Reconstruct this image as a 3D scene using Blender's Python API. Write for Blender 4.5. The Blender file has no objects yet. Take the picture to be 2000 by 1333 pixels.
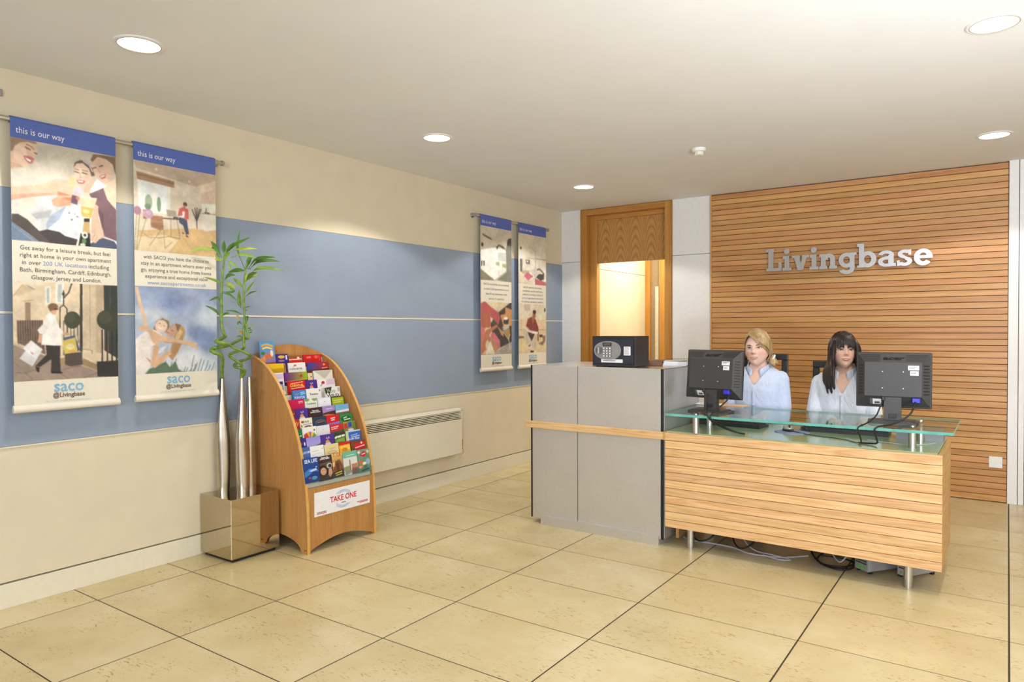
import bpy, bmesh, math, random
import numpy as np
from mathutils import Vector, Matrix, Euler
random.seed(7)
SC = bpy.context.scene
COL = SC.collection
PI = math.pi
H, D = 2.617, 4.4256          # ceiling height, back wall plane (left wall is x = 0)

# ------------------------------------------------------------------ camera
cam = bpy.data.cameras.new('camera'); cam.sensor_width = 36.0; cam.lens = 24.8543; cam.clip_start = 0.05
camo = bpy.data.objects.new('camera', cam); COL.objects.link(camo)
def _cam():
    yaw, pitch, roll = 0.6118370, -0.0160807, -0.0035219
    f = Vector((-math.sin(yaw)*math.cos(pitch), math.cos(yaw)*math.cos(pitch), math.sin(pitch)))
    r0 = Vector((math.cos(yaw), math.sin(yaw), 0)); u0 = r0.cross(f)
    r = math.cos(roll)*r0 + math.sin(roll)*u0; u = r.cross(f)
    m = Matrix((r, u, -f)).transposed().to_4x4(); m.translation = (3.97336, -2.18468, 1.34675)
    camo.matrix_world = m
_cam(); SC.camera = camo

# ------------------------------------------------------------------ world, lights, exposure
SC.view_settings.view_transform = 'Standard'; SC.view_settings.look = 'None'
SC.view_settings.gamma = 1.0; SC.view_settings.use_curve_mapping = False
SC.view_settings.exposure = 0.10
w = bpy.data.worlds.new('world'); SC.world = w; w.use_nodes = True
w.node_tree.nodes['Background'].inputs[0].default_value = (0.80, 0.90, 1.0, 1); w.node_tree.nodes['Background'].inputs[1].default_value = 1.0
def area(name, loc, rot, sx, sy, power, col):
    l = bpy.data.lights.new(name, 'AREA'); l.shape = 'RECTANGLE'; l.size = sx; l.size_y = sy; l.energy = power; l.color = col
    o = bpy.data.objects.new(name, l); COL.objects.link(o); o.location = loc; o.rotation_euler = rot; return o
# daylight through the glazed shop front behind the camera and through the side windows
area('daylight_front', (4.7, -4.85, 1.70), (math.radians(104), 0, 0), 3.6, 1.7, 205.0, (0.78, 0.855, 1.0))
area('daylight_side', (6.7, -1.2, 1.4), (math.radians(126), 0, math.radians(90)), 4.5, 2.2, 60.0, (0.78, 0.855, 1.0))
# the photographer's flash, bounced off the ceiling
_f = bpy.data.lights.new('bounced_flash', 'SPOT'); _f.energy = 440; _f.color = (0.81, 0.875, 1.0); _f.spot_size = math.radians(150); _f.spot_blend = 1.0; _f.shadow_soft_size = 0.12
_fo = bpy.data.objects.new('bounced_flash', _f); COL.objects.link(_fo); _fo.location = (5.0, -0.9, 1.05); _fo.rotation_euler = Vector((-0.15, 0.75, 1.0)).to_track_quat('-Z', 'Y').to_euler()
SPOT_W, SPOT_COL = 41.0, (1.0, 0.93, 0.86)

# ------------------------------------------------------------------ helpers
def lin(c):
    return tuple(((x/255.0)/12.92 if x/255.0 <= 0.04045 else ((x/255.0+0.055)/1.055)**2.4) for x in c[:3])
def rgba(c): return (*lin(c), 1.0)
class NT:
    def __init__(s, name):
        s.m = bpy.data.materials.new(name); s.m.use_nodes = True; s.t = s.m.node_tree; s.n = s.t.nodes; s.b = s.n['Principled BSDF']
    def add(s, typ, **kw):
        n = s.n.new(typ)
        for k, v in kw.items(): setattr(n, k, v)
        return n
    def link(s, a, b): s.t.links.new(a, b)
    def ramp(s, fac, stops):
        r = s.add('ShaderNodeValToRGB'); e = r.color_ramp.elements
        while len(e) > 1: e.remove(e[-1])
        e[0].position = stops[0][0]; e[0].color = rgba(stops[0][1])
        for p, c in stops[1:]:
            x = e.new(p); x.color = rgba(c)
        s.link(fac, r.inputs['Fac']); return r.outputs['Color']
    def noise(s, vec, scale, detail=4, rough=0.55, dist=0.0):
        n = s.add('ShaderNodeTexNoise'); n.inputs['Scale'].default_value = scale; n.inputs['Detail'].default_value = detail
        n.inputs['Roughness'].default_value = rough; n.inputs['Distortion'].default_value = dist
        if vec is not None: s.link(vec, n.inputs['Vector'])
        return n.outputs['Fac']
    def coords(s, scale=(1, 1, 1), rnd=0.0):
        tc = s.add('ShaderNodeTexCoord'); mp = s.add('ShaderNodeMapping'); mp.inputs['Scale'].default_value = scale
        out = tc.outputs['Object']
        if rnd:
            oi = s.add('ShaderNodeObjectInfo'); mu = s.add('ShaderNodeMath', operation='MULTIPLY'); mu.inputs[1].default_value = rnd
            s.link(oi.outputs['Random'], mu.inputs[0]); va = s.add('ShaderNodeVectorMath', operation='ADD')
            s.link(out, va.inputs[0]); s.link(mu.outputs[0], va.inputs[1]); out = va.outputs[0]
        s.link(out, mp.inputs['Vector']); return mp.outputs['Vector']
    def mix(s, fac, a, b, typ='MIX'):
        m = s.add('ShaderNodeMix', data_type='RGBA', blend_type=typ)
        for k, v in ((0, fac), (6, a), (7, b)):
            if isinstance(v, (int, float)): m.inputs[k].default_value = v
            elif isinstance(v, tuple): m.inputs[k].default_value = v
            else: s.link(v, m.inputs[k])
        return m.outputs[2]
    def base(s, x): s.link(x, s.b.inputs['Base Color'])
    def bump(s, h, strength=0.1, dist=0.01):
        b = s.add('ShaderNodeBump'); b.inputs['Strength'].default_value = strength; b.inputs['Distance'].default_value = dist
        s.link(h, b.inputs['Height']); s.link(b.outputs['Normal'], s.b.inputs['Normal'])
    def set(s, **kw):
        names = dict(rough='Roughness', metal='Metallic', spec='Specular IOR Level', trans='Transmission Weight', ior='IOR', alpha='Alpha', coat='Coat Weight', emis='Emission Strength', sheen='Sheen Weight', sss='Subsurface Weight')
        for k, v in kw.items(): s.b.inputs[names[k]].default_value = v
        return s
def plain(name, c, rough=0.5, metal=0.0, var=0.03, nscale=30.0, bump=0.0, **kw):
    """a plain surface with a faint uneven tone"""
    t = NT(name); f = t.noise(t.coords(), nscale, 3)
    a = tuple(max(0, x*(1-var)) for x in c); b = tuple(min(255, x*(1+var)) for x in c)
    t.base(t.ramp(f, [(0.3, a), (0.7, b)])); t.set(rough=rough, metal=metal, **kw)
    if bump: t.bump(f, bump, 0.002)
    return t.m
def wood(name, light, mid, dark, grain='x', rings=5.0, tint=0.12, rough=0.4, figure=0.6):
    t = NT(name); k = 'xyz'.index(grain)
    sc = [13.0, 13.0, 13.0]; sc[k] = 0.55
    v = t.coords(tuple(sc), 31.0)
    n1 = t.noise(v, rings*0.22, 4, 0.5, 0.9)
    wv = t.add('ShaderNodeMath', operation='MULTIPLY'); wv.inputs[1].default_value = rings*2.2; t.link(n1, wv.inputs[0])
    fr = t.add('ShaderNodeMath', operation='PINGPONG'); fr.inputs[1].default_value = 1.0; t.link(wv.outputs[0], fr.inputs[0])
    c1 = t.ramp(fr.outputs[0], [(0.0, light), (0.55, mid), (1.0, dark)])
    sf = [160.0, 160.0, 160.0]; sf[k] = 5.0
    n2 = t.noise(t.coords(tuple(sf), 17.0), 1.0, 3, 0.6)
    fine = t.ramp(n2, [(0.35, dark), (0.6, light)])
    c = t.mix(1-figure, c1, fine)
    oi = t.add('ShaderNodeObjectInfo'); hs = t.add('ShaderNodeHueSaturation')
    mr = t.add('ShaderNodeMapRange'); mr.inputs['To Min'].default_value = 1-tint; mr.inputs['To Max'].default_value = 1+tint
    t.link(oi.outputs['Random'], mr.inputs['Value']); t.link(mr.outputs[0], hs.inputs['Value'])
    wn = t.add('ShaderNodeTexWhiteNoise', noise_dimensions='1D'); t.link(oi.outputs['Random'], wn.inputs['W'])
    mh = t.add('ShaderNodeMapRange'); mh.inputs['To Min'].default_value = 0.5-tint*0.06; mh.inputs['To Max'].default_value = 0.5+tint*0.08
    t.link(wn.outputs['Value'], mh.inputs['Value']); t.link(mh.outputs[0], hs.inputs['Hue'])
    t.link(c, hs.inputs['Color']); t.base(hs.outputs['Color']); t.set(rough=rough)
    t.bump(n2, 0.08, 0.001); return t.m
def steel(name, c, rough, brush=None, metal=1.0, blot=0.0):
    t = NT(name); sc = [60.0, 60.0, 60.0]
    if brush is not None:
        sc = [220.0]*3; sc['xyz'.index(brush)] = 2.0
    n = t.noise(t.coords(tuple(sc)), 1.0, 3)
    col = t.ramp(n, [(0.3, tuple(x*0.975 for x in c)), (0.7, c)])
    if blot:
        n2 = t.noise(t.coords((1, 1, 1)), 2.6, 3); col = t.mix(blot, col, t.ramp(n2, [(0.35, tuple(x*0.8 for x in c)), (0.65, c)]))
    t.base(col); t.set(metal=metal, rough=rough); return t.m
def vcol(name, rough=0.5, spec=0.3):
    t = NT(name); a = t.add('ShaderNodeAttribute', attribute_name='tone'); n = t.noise(t.coords(), 60.0, 2)
    t.base(t.mix(0.05, a.outputs['Color'], t.ramp(n, [(0.3, (120, 120, 120)), (0.7, (200, 200, 200))]), 'OVERLAY')); t.set(rough=rough, spec=spec); return t.m

class MB:
    """collects shapes for one mesh"""
    def __init__(s): s.v = []; s.f = []
    def _add(s, vs, fs):
        k = len(s.v); s.v += [tuple(p) for p in vs]; s.f += [tuple(i+k for i in q) for q in fs]; return s
    def box(s, x0, x1, y0, y1, z0, z1, b=0.0):
        if b <= 0:
            vs = [(x, y, z) for x in (x0, x1) for y in (y0, y1) for z in (z0, z1)]
            return s._add(vs, [(0,1,3,2),(4,6,7,5),(0,4,5,1),(2,3,7,6),(0,2,6,4),(1,5,7,3)])
        bm = bmesh.new(); bmesh.ops.create_cube(bm, size=1.0)
        for v in bm.verts: v.co = Vector(((x0+x1)/2+v.co.x*(x1-x0), (y0+y1)/2+v.co.y*(y1-y0), (z0+z1)/2+v.co.z*(z1-z0)))
        bmesh.ops.bevel(bm, geom=list(bm.edges), offset=min(b, 0.49*min(x1-x0, y1-y0, z1-z0)), segments=2 if b > 0.004 else 1, profile=0.5, affect='EDGES')
        bm.verts.index_update(); s._add([v.co[:] for v in bm.verts], [[v.index for v in f.verts] for f in bm.faces]); bm.free(); return s
    def tube(s, pts, r, n=8, flat=1.0, cap=True):
        pts = [Vector(p) for p in pts]; R = r if isinstance(r, (list, tuple)) else [r]*len(pts)
        vs, fs = [], []; up = None
        for i, p in enumerate(pts):
            t = (pts[min(i+1, len(pts)-1)]-pts[max(i-1, 0)]).normalized()
            if up is None:
                up = Vector((0, 0, 1)) if abs(t.z) < 0.9 else Vector((1, 0, 0))
            a = (up - t*up.dot(t))
            a = a.normalized() if a.length > 1e-6 else t.orthogonal().normalized()
            up = a; b = t.cross(a)
            for k in range(n):
                q = 2*PI*k/n; vs.append(p + a*(math.cos(q)*R[i]*flat) + b*(math.sin(q)*R[i]))
        for i in range(len(pts)-1):
            for k in range(n): fs.append((i*n+k, i*n+(k+1) % n, (i+1)*n+(k+1) % n, (i+1)*n+k))
        if cap: fs.append(tuple(range(n-1, -1, -1))); fs.append(tuple((len(pts)-1)*n+k for k in range(n)))
        return s._add(vs, fs)
    def cyl(s, p0, p1, r0, r1=None, n=24): return s.tube([p0, p1], [r0, r0 if r1 is None else r1], n)
    def lathe(s, cx, cy, prof, n=32, ex=1.0, ey=1.0):
        vs, fs = [], []
        for r, z in prof:
            for k in range(n): q = 2*PI*k/n; vs.append((cx+r*ex*math.cos(q), cy+r*ey*math.sin(q), z))
        for i in range(len(prof)-1):
            for k in range(n): fs.append((i*n+k, i*n+(k+1) % n, (i+1)*n+(k+1) % n, (i+1)*n+k))
        if prof[0][0] > 1e-5: fs.append(tuple(range(n-1, -1, -1)))
        if prof[-1][0] > 1e-5: fs.append(tuple((len(prof)-1)*n+k for k in range(n)))
        return s._add(vs, fs)
    def prism(s, pts, axis, a, b):
        """a flat outline pushed along an axis; pts are the two other coordinates in x,y,z order"""
        n = len(pts)
        ar = sum(pts[i][0]*pts[(i+1) % n][1]-pts[(i+1) % n][0]*pts[i][1] for i in range(n))
        if ar < 0: pts = pts[::-1]
        def P(p, t): return {'x': (t, p[0], p[1]), 'y': (p[0], t, p[1]), 'z': (p[0], p[1], t)}[axis]
        vs = [P(p, a) for p in pts]+[P(p, b) for p in pts]
        lo, hi = tuple(range(n-1, -1, -1)), tuple(range(n, 2*n))
        sides = [(i, (i+1) % n, n+(i+1) % n, n+i) for i in range(n)]
        fs = [lo, hi]+sides
        if (axis == 'y') != (b < a): fs = [q[::-1] for q in fs]
        return s._add(vs, fs)
    def ell(s, c, rx, ry, rz, n=16, m=10):
        vs, fs = [], []
        for i in range(m+1):
            ph = -PI/2+PI*i/m
            for k in range(n):
                q = 2*PI*k/n; vs.append((c[0]+rx*math.cos(ph)*math.cos(q), c[1]+ry*math.cos(ph)*math.sin(q), c[2]+rz*math.sin(ph)))
        for i in range(m):
            for k in range(n): fs.append((i*n+k, i*n+(k+1) % n, (i+1)*n+(k+1) % n, (i+1)*n+k))
        return s._add(vs, fs)
    def quad(s, a, b, c, d): return s._add([a, b, c, d], [(0, 1, 2, 3)])
    def xf(s, m): s.v = [tuple(m @ Vector(p)) for p in s.v]; return s
    def join(s, o): return s._add(o.v, o.f)

def root_of(o):
    while o.parent: o = o.parent
    return o
def thing(name, label, cat, loc=(0, 0, 0), rz=0.0, group=None):
    o = bpy.data.objects.new(name, None); COL.objects.link(o); o.location = loc; o.rotation_euler = (0, 0, rz); o.empty_display_size = 0.05
    o['label'] = label; o['category'] = cat
    if group: o['group'] = group
    return o
def build(mb, name, m, parent=None, local=False, smooth=None, label=None, kind=None, weld=False):
    me = bpy.data.meshes.new(name); vs = mb.v
    off = Vector((0, 0, 0))
    if parent is not None and not local: off = root_of(parent).location.copy()
    if off.length > 0: vs = [(p[0]-off.x, p[1]-off.y, p[2]-off.z) for p in vs]
    me.from_pydata(vs, [], mb.f); me.update()
    if weld:
        bm = bmesh.new(); bm.from_mesh(me); bmesh.ops.remove_doubles(bm, verts=bm.verts, dist=1e-5); bm.to_mesh(me); bm.free()
    if smooth:
        me.shade_smooth(); me.set_sharp_from_angle(angle=math.radians(smooth))
    if m is not None: me.materials.append(m)
    o = bpy.data.objects.new(name, me); COL.objects.link(o)
    if parent is not None: o.parent = parent
    if label: o['label'] = label
    if kind: o['kind'] = kind
    return o
def tag(o, label, cat, group=None, base=None):
    """a thing that is one mesh: set its properties and move its origin to its base"""
    o['label'] = label; o['category'] = cat
    if group: o['group'] = group
    me = o.data; n = len(me.vertices); a = np.empty(n*3, 'f'); me.vertices.foreach_get('co', a); a = a.reshape(-1, 3)
    c = Vector(base) if base else Vector(((a[:, 0].min()+a[:, 0].max())/2, (a[:, 1].min()+a[:, 1].max())/2, a[:, 2].min()))
    me.transform(Matrix.Translation(-Vector(c))); o.location = Vector(o.location)+Vector(c); return o
def struct(mb, name, m, parent=None, smooth=None):
    o = build(mb, name, m, parent, smooth=smooth)
    if parent is None: o['kind'] = 'structure'
    return o
FACE_LEFT = Matrix(((0, 0, 1), (1, 0, 0), (0, 1, 0))).to_4x4()      # lettering read on a surface that faces +x
FACE_BACK = Matrix(((1, 0, 0), (0, 0, -1), (0, 1, 0))).to_4x4()     # on a surface that faces -y
def text(name, s, size, m, parent, M, align='CENTER', extrude=0.0, shear=0.0, offset=0.0, width=None, local=False, res=2, spacing=1.0):
    cu = bpy.data.curves.new(name, 'FONT'); cu.body = s; cu.size = size; cu.align_x = align; cu.extrude = extrude; cu.shear = shear; cu.offset = offset
    cu.resolution_u = res; cu.space_character = spacing
    ob = bpy.data.objects.new(name, cu); me = bpy.data.meshes.new_from_object(ob); bpy.data.objects.remove(ob); bpy.data.curves.remove(cu)
    if width:
        n = len(me.vertices); a = np.empty(n*3, 'f'); me.vertices.foreach_get('co', a); a = a.reshape(-1, 3)
        w0 = float(a[:, 0].max()-a[:, 0].min()) or 1.0; me.transform(Matrix.Diagonal((width/w0, 1, 1, 1)))
    me.transform(M)
    if parent is not None and not local: me.transform(Matrix.Translation(-root_of(parent).location))
    me.materials.clear(); me.materials.append(m); me.name = name
    o = bpy.data.objects.new(name, me); COL.objects.link(o); o.parent = parent; return o
def copy_tree(o, parent=None):
    c = o.copy(); COL.objects.link(c); c.parent = parent
    for ch in list(o.children): copy_tree(ch, c)
    return c

# flat print: colours painted onto a fine flat sheet
def paint(n, ops, m=None):
    m = m or n; N, M_ = n*2, m*2
    img = np.zeros((M_, N, 3)); yy, xx = np.mgrid[0:M_, 0:N]; X = (xx+0.5)/N*1000; Y = (yy+0.5)/M_*1000
    def blend(mask, col, x0=0, y0=0):
        h, w_ = mask.shape[:2]; a = mask[..., None]; img[y0:y0+h, x0:x0+w_] = img[y0:y0+h, x0:x0+w_]*(1-a)+np.array(col)*a
    def soft(mask, r):
        k = max(1, int(r*N/1000)); 
        for ax in (0, 1):
            for _ in range(2):
                p = np.concatenate([np.repeat(mask.take([0], ax), k, ax), mask, np.repeat(mask.take([-1], ax), k, ax)], ax); c = np.cumsum(p, ax)
                if ax == 0: mask = (c[2*k:]-np.concatenate([np.zeros((1,)+c.shape[1:]), c[:-2*k-1]], 0))[:mask.shape[0]]/(2*k+1)
                else: mask = (c[:, 2*k:]-np.concatenate([np.zeros((c.shape[0], 1)), c[:, :-2*k-1]], 1))[:, :mask.shape[1]]/(2*k+1)
        return mask
    def window(x0, x1, y0, y1):
        return max(0, int(x0*N/1000)-1), min(N, int(x1*N/1000)+2), max(0, int(y0*M_/1000)-1), min(M_, int(y1*M_/1000)+2)
    for op in ops:
        if op[0] == 'g':
            t = (Y/1000)[..., None]; img[:] = np.array(op[1])*(1-t)+np.array(op[2])*t
        elif op[0] == 'h':
            t = (X/1000)[..., None]; img[:] = np.array(op[1])*(1-t)+np.array(op[2])*t
        elif op[0] == 'p':
            pts = op[2]; xs = [p[0] for p in pts]; ys = [p[1] for p in pts]
            full = len(op) > 3
            a, b, c, d = (0, N, 0, M_) if full else window(min(xs), max(xs), min(ys), max(ys))
            if b <= a or d <= c: continue
            x, y = X[c:d, a:b], Y[c:d, a:b]; ins = np.zeros(x.shape, bool)
            for i in range(len(pts)):
                (x1, y1), (x2, y2) = pts[i], pts[(i+1) % len(pts)]
                if y1 == y2: continue
                ins ^= ((y1 > y) != (y2 > y)) & (x < (x2-x1)*(y-y1)/(y2-y1)+x1)
            k = ins.astype(float)
            blend(soft(k, op[3]) if full else k, op[1], a, c)
        elif op[0] == 'e':
            cx, cy, rx, ry = op[2:6]; full = len(op) > 6
            a, b, c, d = (0, N, 0, M_) if full else window(cx-rx, cx+rx, cy-ry, cy+ry)
            if b <= a or d <= c: continue
            k = ((((X[c:d, a:b]-cx)/rx)**2+((Y[c:d, a:b]-cy)/ry)**2) < 1).astype(float)
            blend(soft(k, op[6]) if full else k, op[1], a, c)
        elif op[0] == 'l':
            r = op[2]/2; pts = op[3]
            for (x1, y1), (x2, y2) in zip(pts[:-1], pts[1:]):
                a, b, c, d = window(min(x1, x2)-r, max(x1, x2)+r, min(y1, y2)-r, max(y1, y2)+r)
                if b <= a or d <= c: continue
                x, y = X[c:d, a:b], Y[c:d, a:b]; L = max(1e-6, (x2-x1)**2+(y2-y1)**2); t = np.clip(((x-x1)*(x2-x1)+(y-y1)*(y2-y1))/L, 0, 1)
                blend((((x-x1-t*(x2-x1))**2+(y-y1-t*(y2-y1))**2) < r*r).astype(float), op[1], a, c)
    img = img.reshape(m, 2, n, 2, 3).mean((1, 3))
    if m == n:      # photographs: soft edges and an uneven, faded tone
        p = np.pad(img, ((1, 1), (1, 1), (0, 0)), 'edge'); img = (img*4+p[:-2, 1:-1]*2+p[2:, 1:-1]*2+p[1:-1, :-2]*2+p[1:-1, 2:]*2+p[:-2, :-2]+p[2:, 2:]+p[:-2, 2:]+p[2:, :-2])/16
        rg = np.random.RandomState(n)
        for cells, amp in ((7, 0.05), (17, 0.045), (41, 0.03)):
            g = rg.rand(cells+2, cells+2); u = np.linspace(0, cells, n); i = u.astype(int); f = u-i; f = f*f*(3-2*f)
            a = g[i][:, i]*(1-f)[None]+g[i][:, i+1]*f[None]; b = g[i+1][:, i]*(1-f)[None]+g[i+1][:, i+1]*f[None]; v = a*(1-f)[:, None]+b*f[:, None]; img = img*(1+amp*(v-0.5)*2)[..., None]
        gr = img.mean(2, keepdims=True); img = np.clip((gr+(img-gr)*0.88)*0.90+20, 0, 255)
    return img
def sheet_grid(name, img, o, ex, ey, m, parent, local=False):
    """img rows run along ey from corner o, columns along ex"""
    h, w_ = img.shape[:2]; o, ex, ey = (np.array(a, float) for a in (o, ex, ey))
    s = np.linspace(0, 1, w_); t = np.linspace(0, 1, h); P = o+s[None, :, None]*ex+t[:, None, None]*ey
    P = P.reshape(-1, 3)
    if parent is not None and not local: P = P-np.array(root_of(parent).location)
    i = np.arange(h*w_).reshape(h, w_); q = np.stack([i[:-1, :-1], i[1:, :-1], i[1:, 1:], i[:-1, 1:]], -1).reshape(-1, 4)
    me = bpy.data.meshes.new(name); me.vertices.add(len(P)); me.vertices.foreach_set('co', P.ravel().astype('f'))
    me.loops.add(q.size); me.loops.foreach_set('vertex_index', q.ravel().astype('i')); me.polygons.add(len(q)); me.polygons.foreach_set('loop_start', np.arange(0, q.size, 4, dtype='i'))
    me.update(calc_edges=True)
    c = img.reshape(-1, 3)/255.0; c = np.where(c <= 0.04045, c/12.92, ((c+0.055)/1.055)**2.4)
    at = me.attributes.new('tone', 'FLOAT_COLOR', 'POINT'); at.data.foreach_set('color', np.concatenate([c, np.ones((len(c), 1))], 1).ravel().astype('f'))
    me.materials.append(m); ob = bpy.data.objects.new(name, me); COL.objects.link(ob); ob.parent = parent; return ob

# ------------------------------------------------------------------ materials
M = {}
M['cream'] = plain('cream_paint', (219, 208, 182), 0.75, var=0.012, nscale=6, bump=0.02)
M['ceiling'] = plain('ceiling_paint', (230, 229, 226), 0.85, var=0.008, nscale=3)
M['white'] = plain('white_paint', (232, 230, 226), 0.5, var=0.01)
M['trim'] = plain('off_white_trim', (226, 220, 198), 0.45, var=0.012)
M['groove'] = plain('shadow_gap', (140, 130, 104), 0.8)
def _fabric():
    t = NT('blue_fabric'); n = t.noise(t.coords(), 420, 2); n2 = t.noise(t.coords(), 5, 3)
    c = t.ramp(n, [(0.3, (140, 154, 174)), (0.7, (156, 170, 188))]); t.base(t.mix(0.25, c, t.ramp(n2, [(0.35, (142, 157, 176)), (0.65, (154, 167, 184))]))); t.set(rough=0.95, spec=0.1); t.bump(n, 0.25, 0.001); return t.m
M['fabric'] = _fabric()
def _stone():
    t = NT('limestone'); v = t.coords((1, 1, 1), 53.0)
    big = t.noise(v, 2.2, 4, 0.6); c = t.ramp(big, [(0.3, (196, 177, 130)), (0.5, (204, 187, 142)), (0.72, (213, 199, 160))])
    mid = t.noise(v, 14, 4, 0.7, 0.6); c = t.mix(t.ramp(mid, [(0.56, (0, 0, 0)), (0.72, (120, 120, 120))]), c, rgba((196, 166, 104)))
    vv = t.coords((34, 120, 70), 53.0); fl = t.noise(vv, 1.0, 3, 0.6, 1.0); pat = t.noise(v, 4.5, 3)
    msk = t.mix(1.0, t.ramp(fl, [(0.60, (0, 0, 0)), (0.66, (255, 255, 255))]), t.ramp(pat, [(0.42, (0, 0, 0)), (0.58, (255, 255, 255))]), 'MULTIPLY')
    c = t.mix(msk, c, rgba((160, 130, 80)))
    oi = t.add('ShaderNodeObjectInfo'); hs = t.add('ShaderNodeHueSaturation'); mr = t.add('ShaderNodeMapRange'); mr.inputs['To Min'].default_value = 0.955; mr.inputs['To Max'].default_value = 1.04
    t.link(oi.outputs['Random'], mr.inputs['Value']); t.link(mr.outputs[0], hs.inputs['Value']); t.link(c, hs.inputs['Color']); t.base(hs.outputs['Color'])
    t.set(rough=0.27, spec=0.45); t.bump(mid, 0.02, 0.002); return t.m
M['stone'] = _stone()
M['grout'] = plain('grout', (62, 50, 36), 0.9)
M['slat'] = wood('cedar_slat', (206, 156, 100), (194, 138, 80), (176, 120, 64), 'x', 3, 0.10, 0.42, 0.6)
M['slatback'] = plain('dark_batten', (110, 66, 30), 0.8)
M['oak_x'] = wood('oak_along', (234, 195, 148), (224, 179, 127), (202, 151, 97), 'x', 7, 0.09, 0.4, 0.7)
M['oak_y'] = wood('oak_end', (218, 174, 112), (204, 156, 92), (184, 134, 72), 'y', 7, 0.07, 0.4, 0.7)
M['oakframe_z'] = wood('oak_frame_upright', (196, 142, 72), (184, 128, 58), (166, 108, 44), 'z', 3, 0.04, 0.35, 0.5)
M['oakframe_x'] = wood('oak_frame_across', (196, 142, 72), (184, 128, 58), (166, 108, 44), 'x', 3, 0.04, 0.35, 0.5)
def _veneer():
    t = NT('oak_veneer'); tc = t.add('ShaderNodeTexCoord'); sx = t.add('ShaderNodeSeparateXYZ'); t.link(tc.outputs['Object'], sx.inputs[0])
    def m(op, a, b=None):
        n = t.add('ShaderNodeMath', operation=op)
        for i, q in enumerate((a, b)):
            if q is None: continue
            if isinstance(q, (int, float)): n.inputs[i].default_value = q
            else: t.link(q, n.inputs[i])
        return n.outputs[0]
    u = m('PINGPONG', m('ADD', sx.outputs['X'], 0.03), 0.086); nz = t.noise(t.coords((9, 9, 5)), 1.0, 3)
    f = m('ADD', m('ADD', sx.outputs['Z'], m('MULTIPLY', m('MULTIPLY', u, u), 34.0)), m('MULTIPLY', nz, 0.06))
    fr = m('PINGPONG', m('MULTIPLY', f, 21.0), 1.0); fine = t.noise(t.coords((170, 170, 5)), 1.0, 3)
    t.base(t.mix(0.3, t.ramp(fr, [(0.0, (200, 152, 88)), (0.6, (186, 134, 70)), (1.0, (158, 106, 50))]), t.ramp(fine, [(0.35, (160, 108, 52)), (0.65, (204, 156, 92))]))); t.set(rough=0.35); return t.m
M['veneer'] = _veneer()
M['beech'] = wood('beech_laminate', (196, 144, 84), (186, 132, 72), (168, 114, 58), 'z', 2.5, 0.03, 0.4, 0.45)
M['beech_edge'] = plain('beech_edge', (214, 164, 88), 0.4)
M['steel_z'] = steel('brushed_steel_upright', (214, 212, 208), 0.46, None, metal=0.72, blot=0.12)
M['steel_x'] = steel('brushed_steel_top', (205, 202, 196), 0.3, 'x')
M['chrome'] = steel('satin_tube', (204, 202, 198), 0.34)
M['mirror'] = steel('polished_steel', (196, 184, 160), 0.05)
M['vase'] = steel('satin_vase', (196, 188, 176), 0.26)
M['black'] = plain('black_plastic', (38, 37, 38), 0.42, var=0.06, nscale=200)
M['blackedge'] = plain('black_edge', (24, 24, 26), 0.5)
M['dark'] = plain('dark_plastic', (62, 60, 60), 0.5, var=0.05, nscale=200)
M['grey'] = plain('grey_plastic', (150, 148, 146), 0.5)
M['paper'] = plain('white_paper', (236, 236, 238), 0.7, var=0.01)
M['cable'] = plain('black_cable', (26, 25, 26), 0.45)
M['cable_white'] = plain('pale_cable', (190, 186, 190), 0.5)
M['print'] = vcol('printed_picture', 0.55)
M['cover'] = vcol('printed_cover', 0.35)
M['ink'] = plain('grey_ink', (98, 96, 92), 0.8); M['ink_blue'] = plain('pale_blue_ink', (128, 160, 206), 0.8)
M['ink_white'] = plain('white_ink', (232, 232, 236), 0.7); M['ink_red'] = plain('red_ink', (200, 36, 48), 0.6); M['ink_black'] = plain('black_ink', (32, 30, 32), 0.6)
M['ink_sky'] = plain('sky_ink', (122, 178, 214), 0.8); M['ink_brown'] = plain('brown_ink', (120, 100, 88), 0.8); M['ink_yellow'] = plain('yellow_ink', (240, 214, 70), 0.6); M['ink_green'] = plain('green_ink', (70, 120, 50), 0.6); M['ink_navy'] = plain('navy_ink', (40, 52, 140), 0.6)
M['banner'] = plain('banner_vinyl', (226, 220, 204), 0.5, var=0.008); M['banner_blue'] = plain('banner_band', (82, 104, 178), 0.55, var=0.01)
def _glass(name, col, rough=0.0):
    t = NT(name); n = t.noise(t.coords(), 3, 1); t.base(t.ramp(n, [(0.4, col), (0.6, tuple(min(255, c+2) for c in col))])); t.set(trans=1.0, rough=rough, ior=1.45); return t.m
M['glass'] = _glass('clear_glass', (222, 240, 232))
M['glass_edge'] = plain('glass_edge', (104, 172, 160), 0.15, var=0.1, nscale=12)
M['frost'] = plain('green_back_painted_glass', (158, 172, 136), 0.12, var=0.01, nscale=8)
def _emit(name, col, s):
    t = NT(name); t.set(emis=s); t.b.inputs['Emission Color'].default_value = rgba(col); t.b.inputs['Base Color'].default_value = rgba(col); return t.m
M['lamp'] = _emit('lit_diffuser', (255, 246, 226), 4.0)
M['skin'] = vcol('skin', 0.5)
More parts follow.
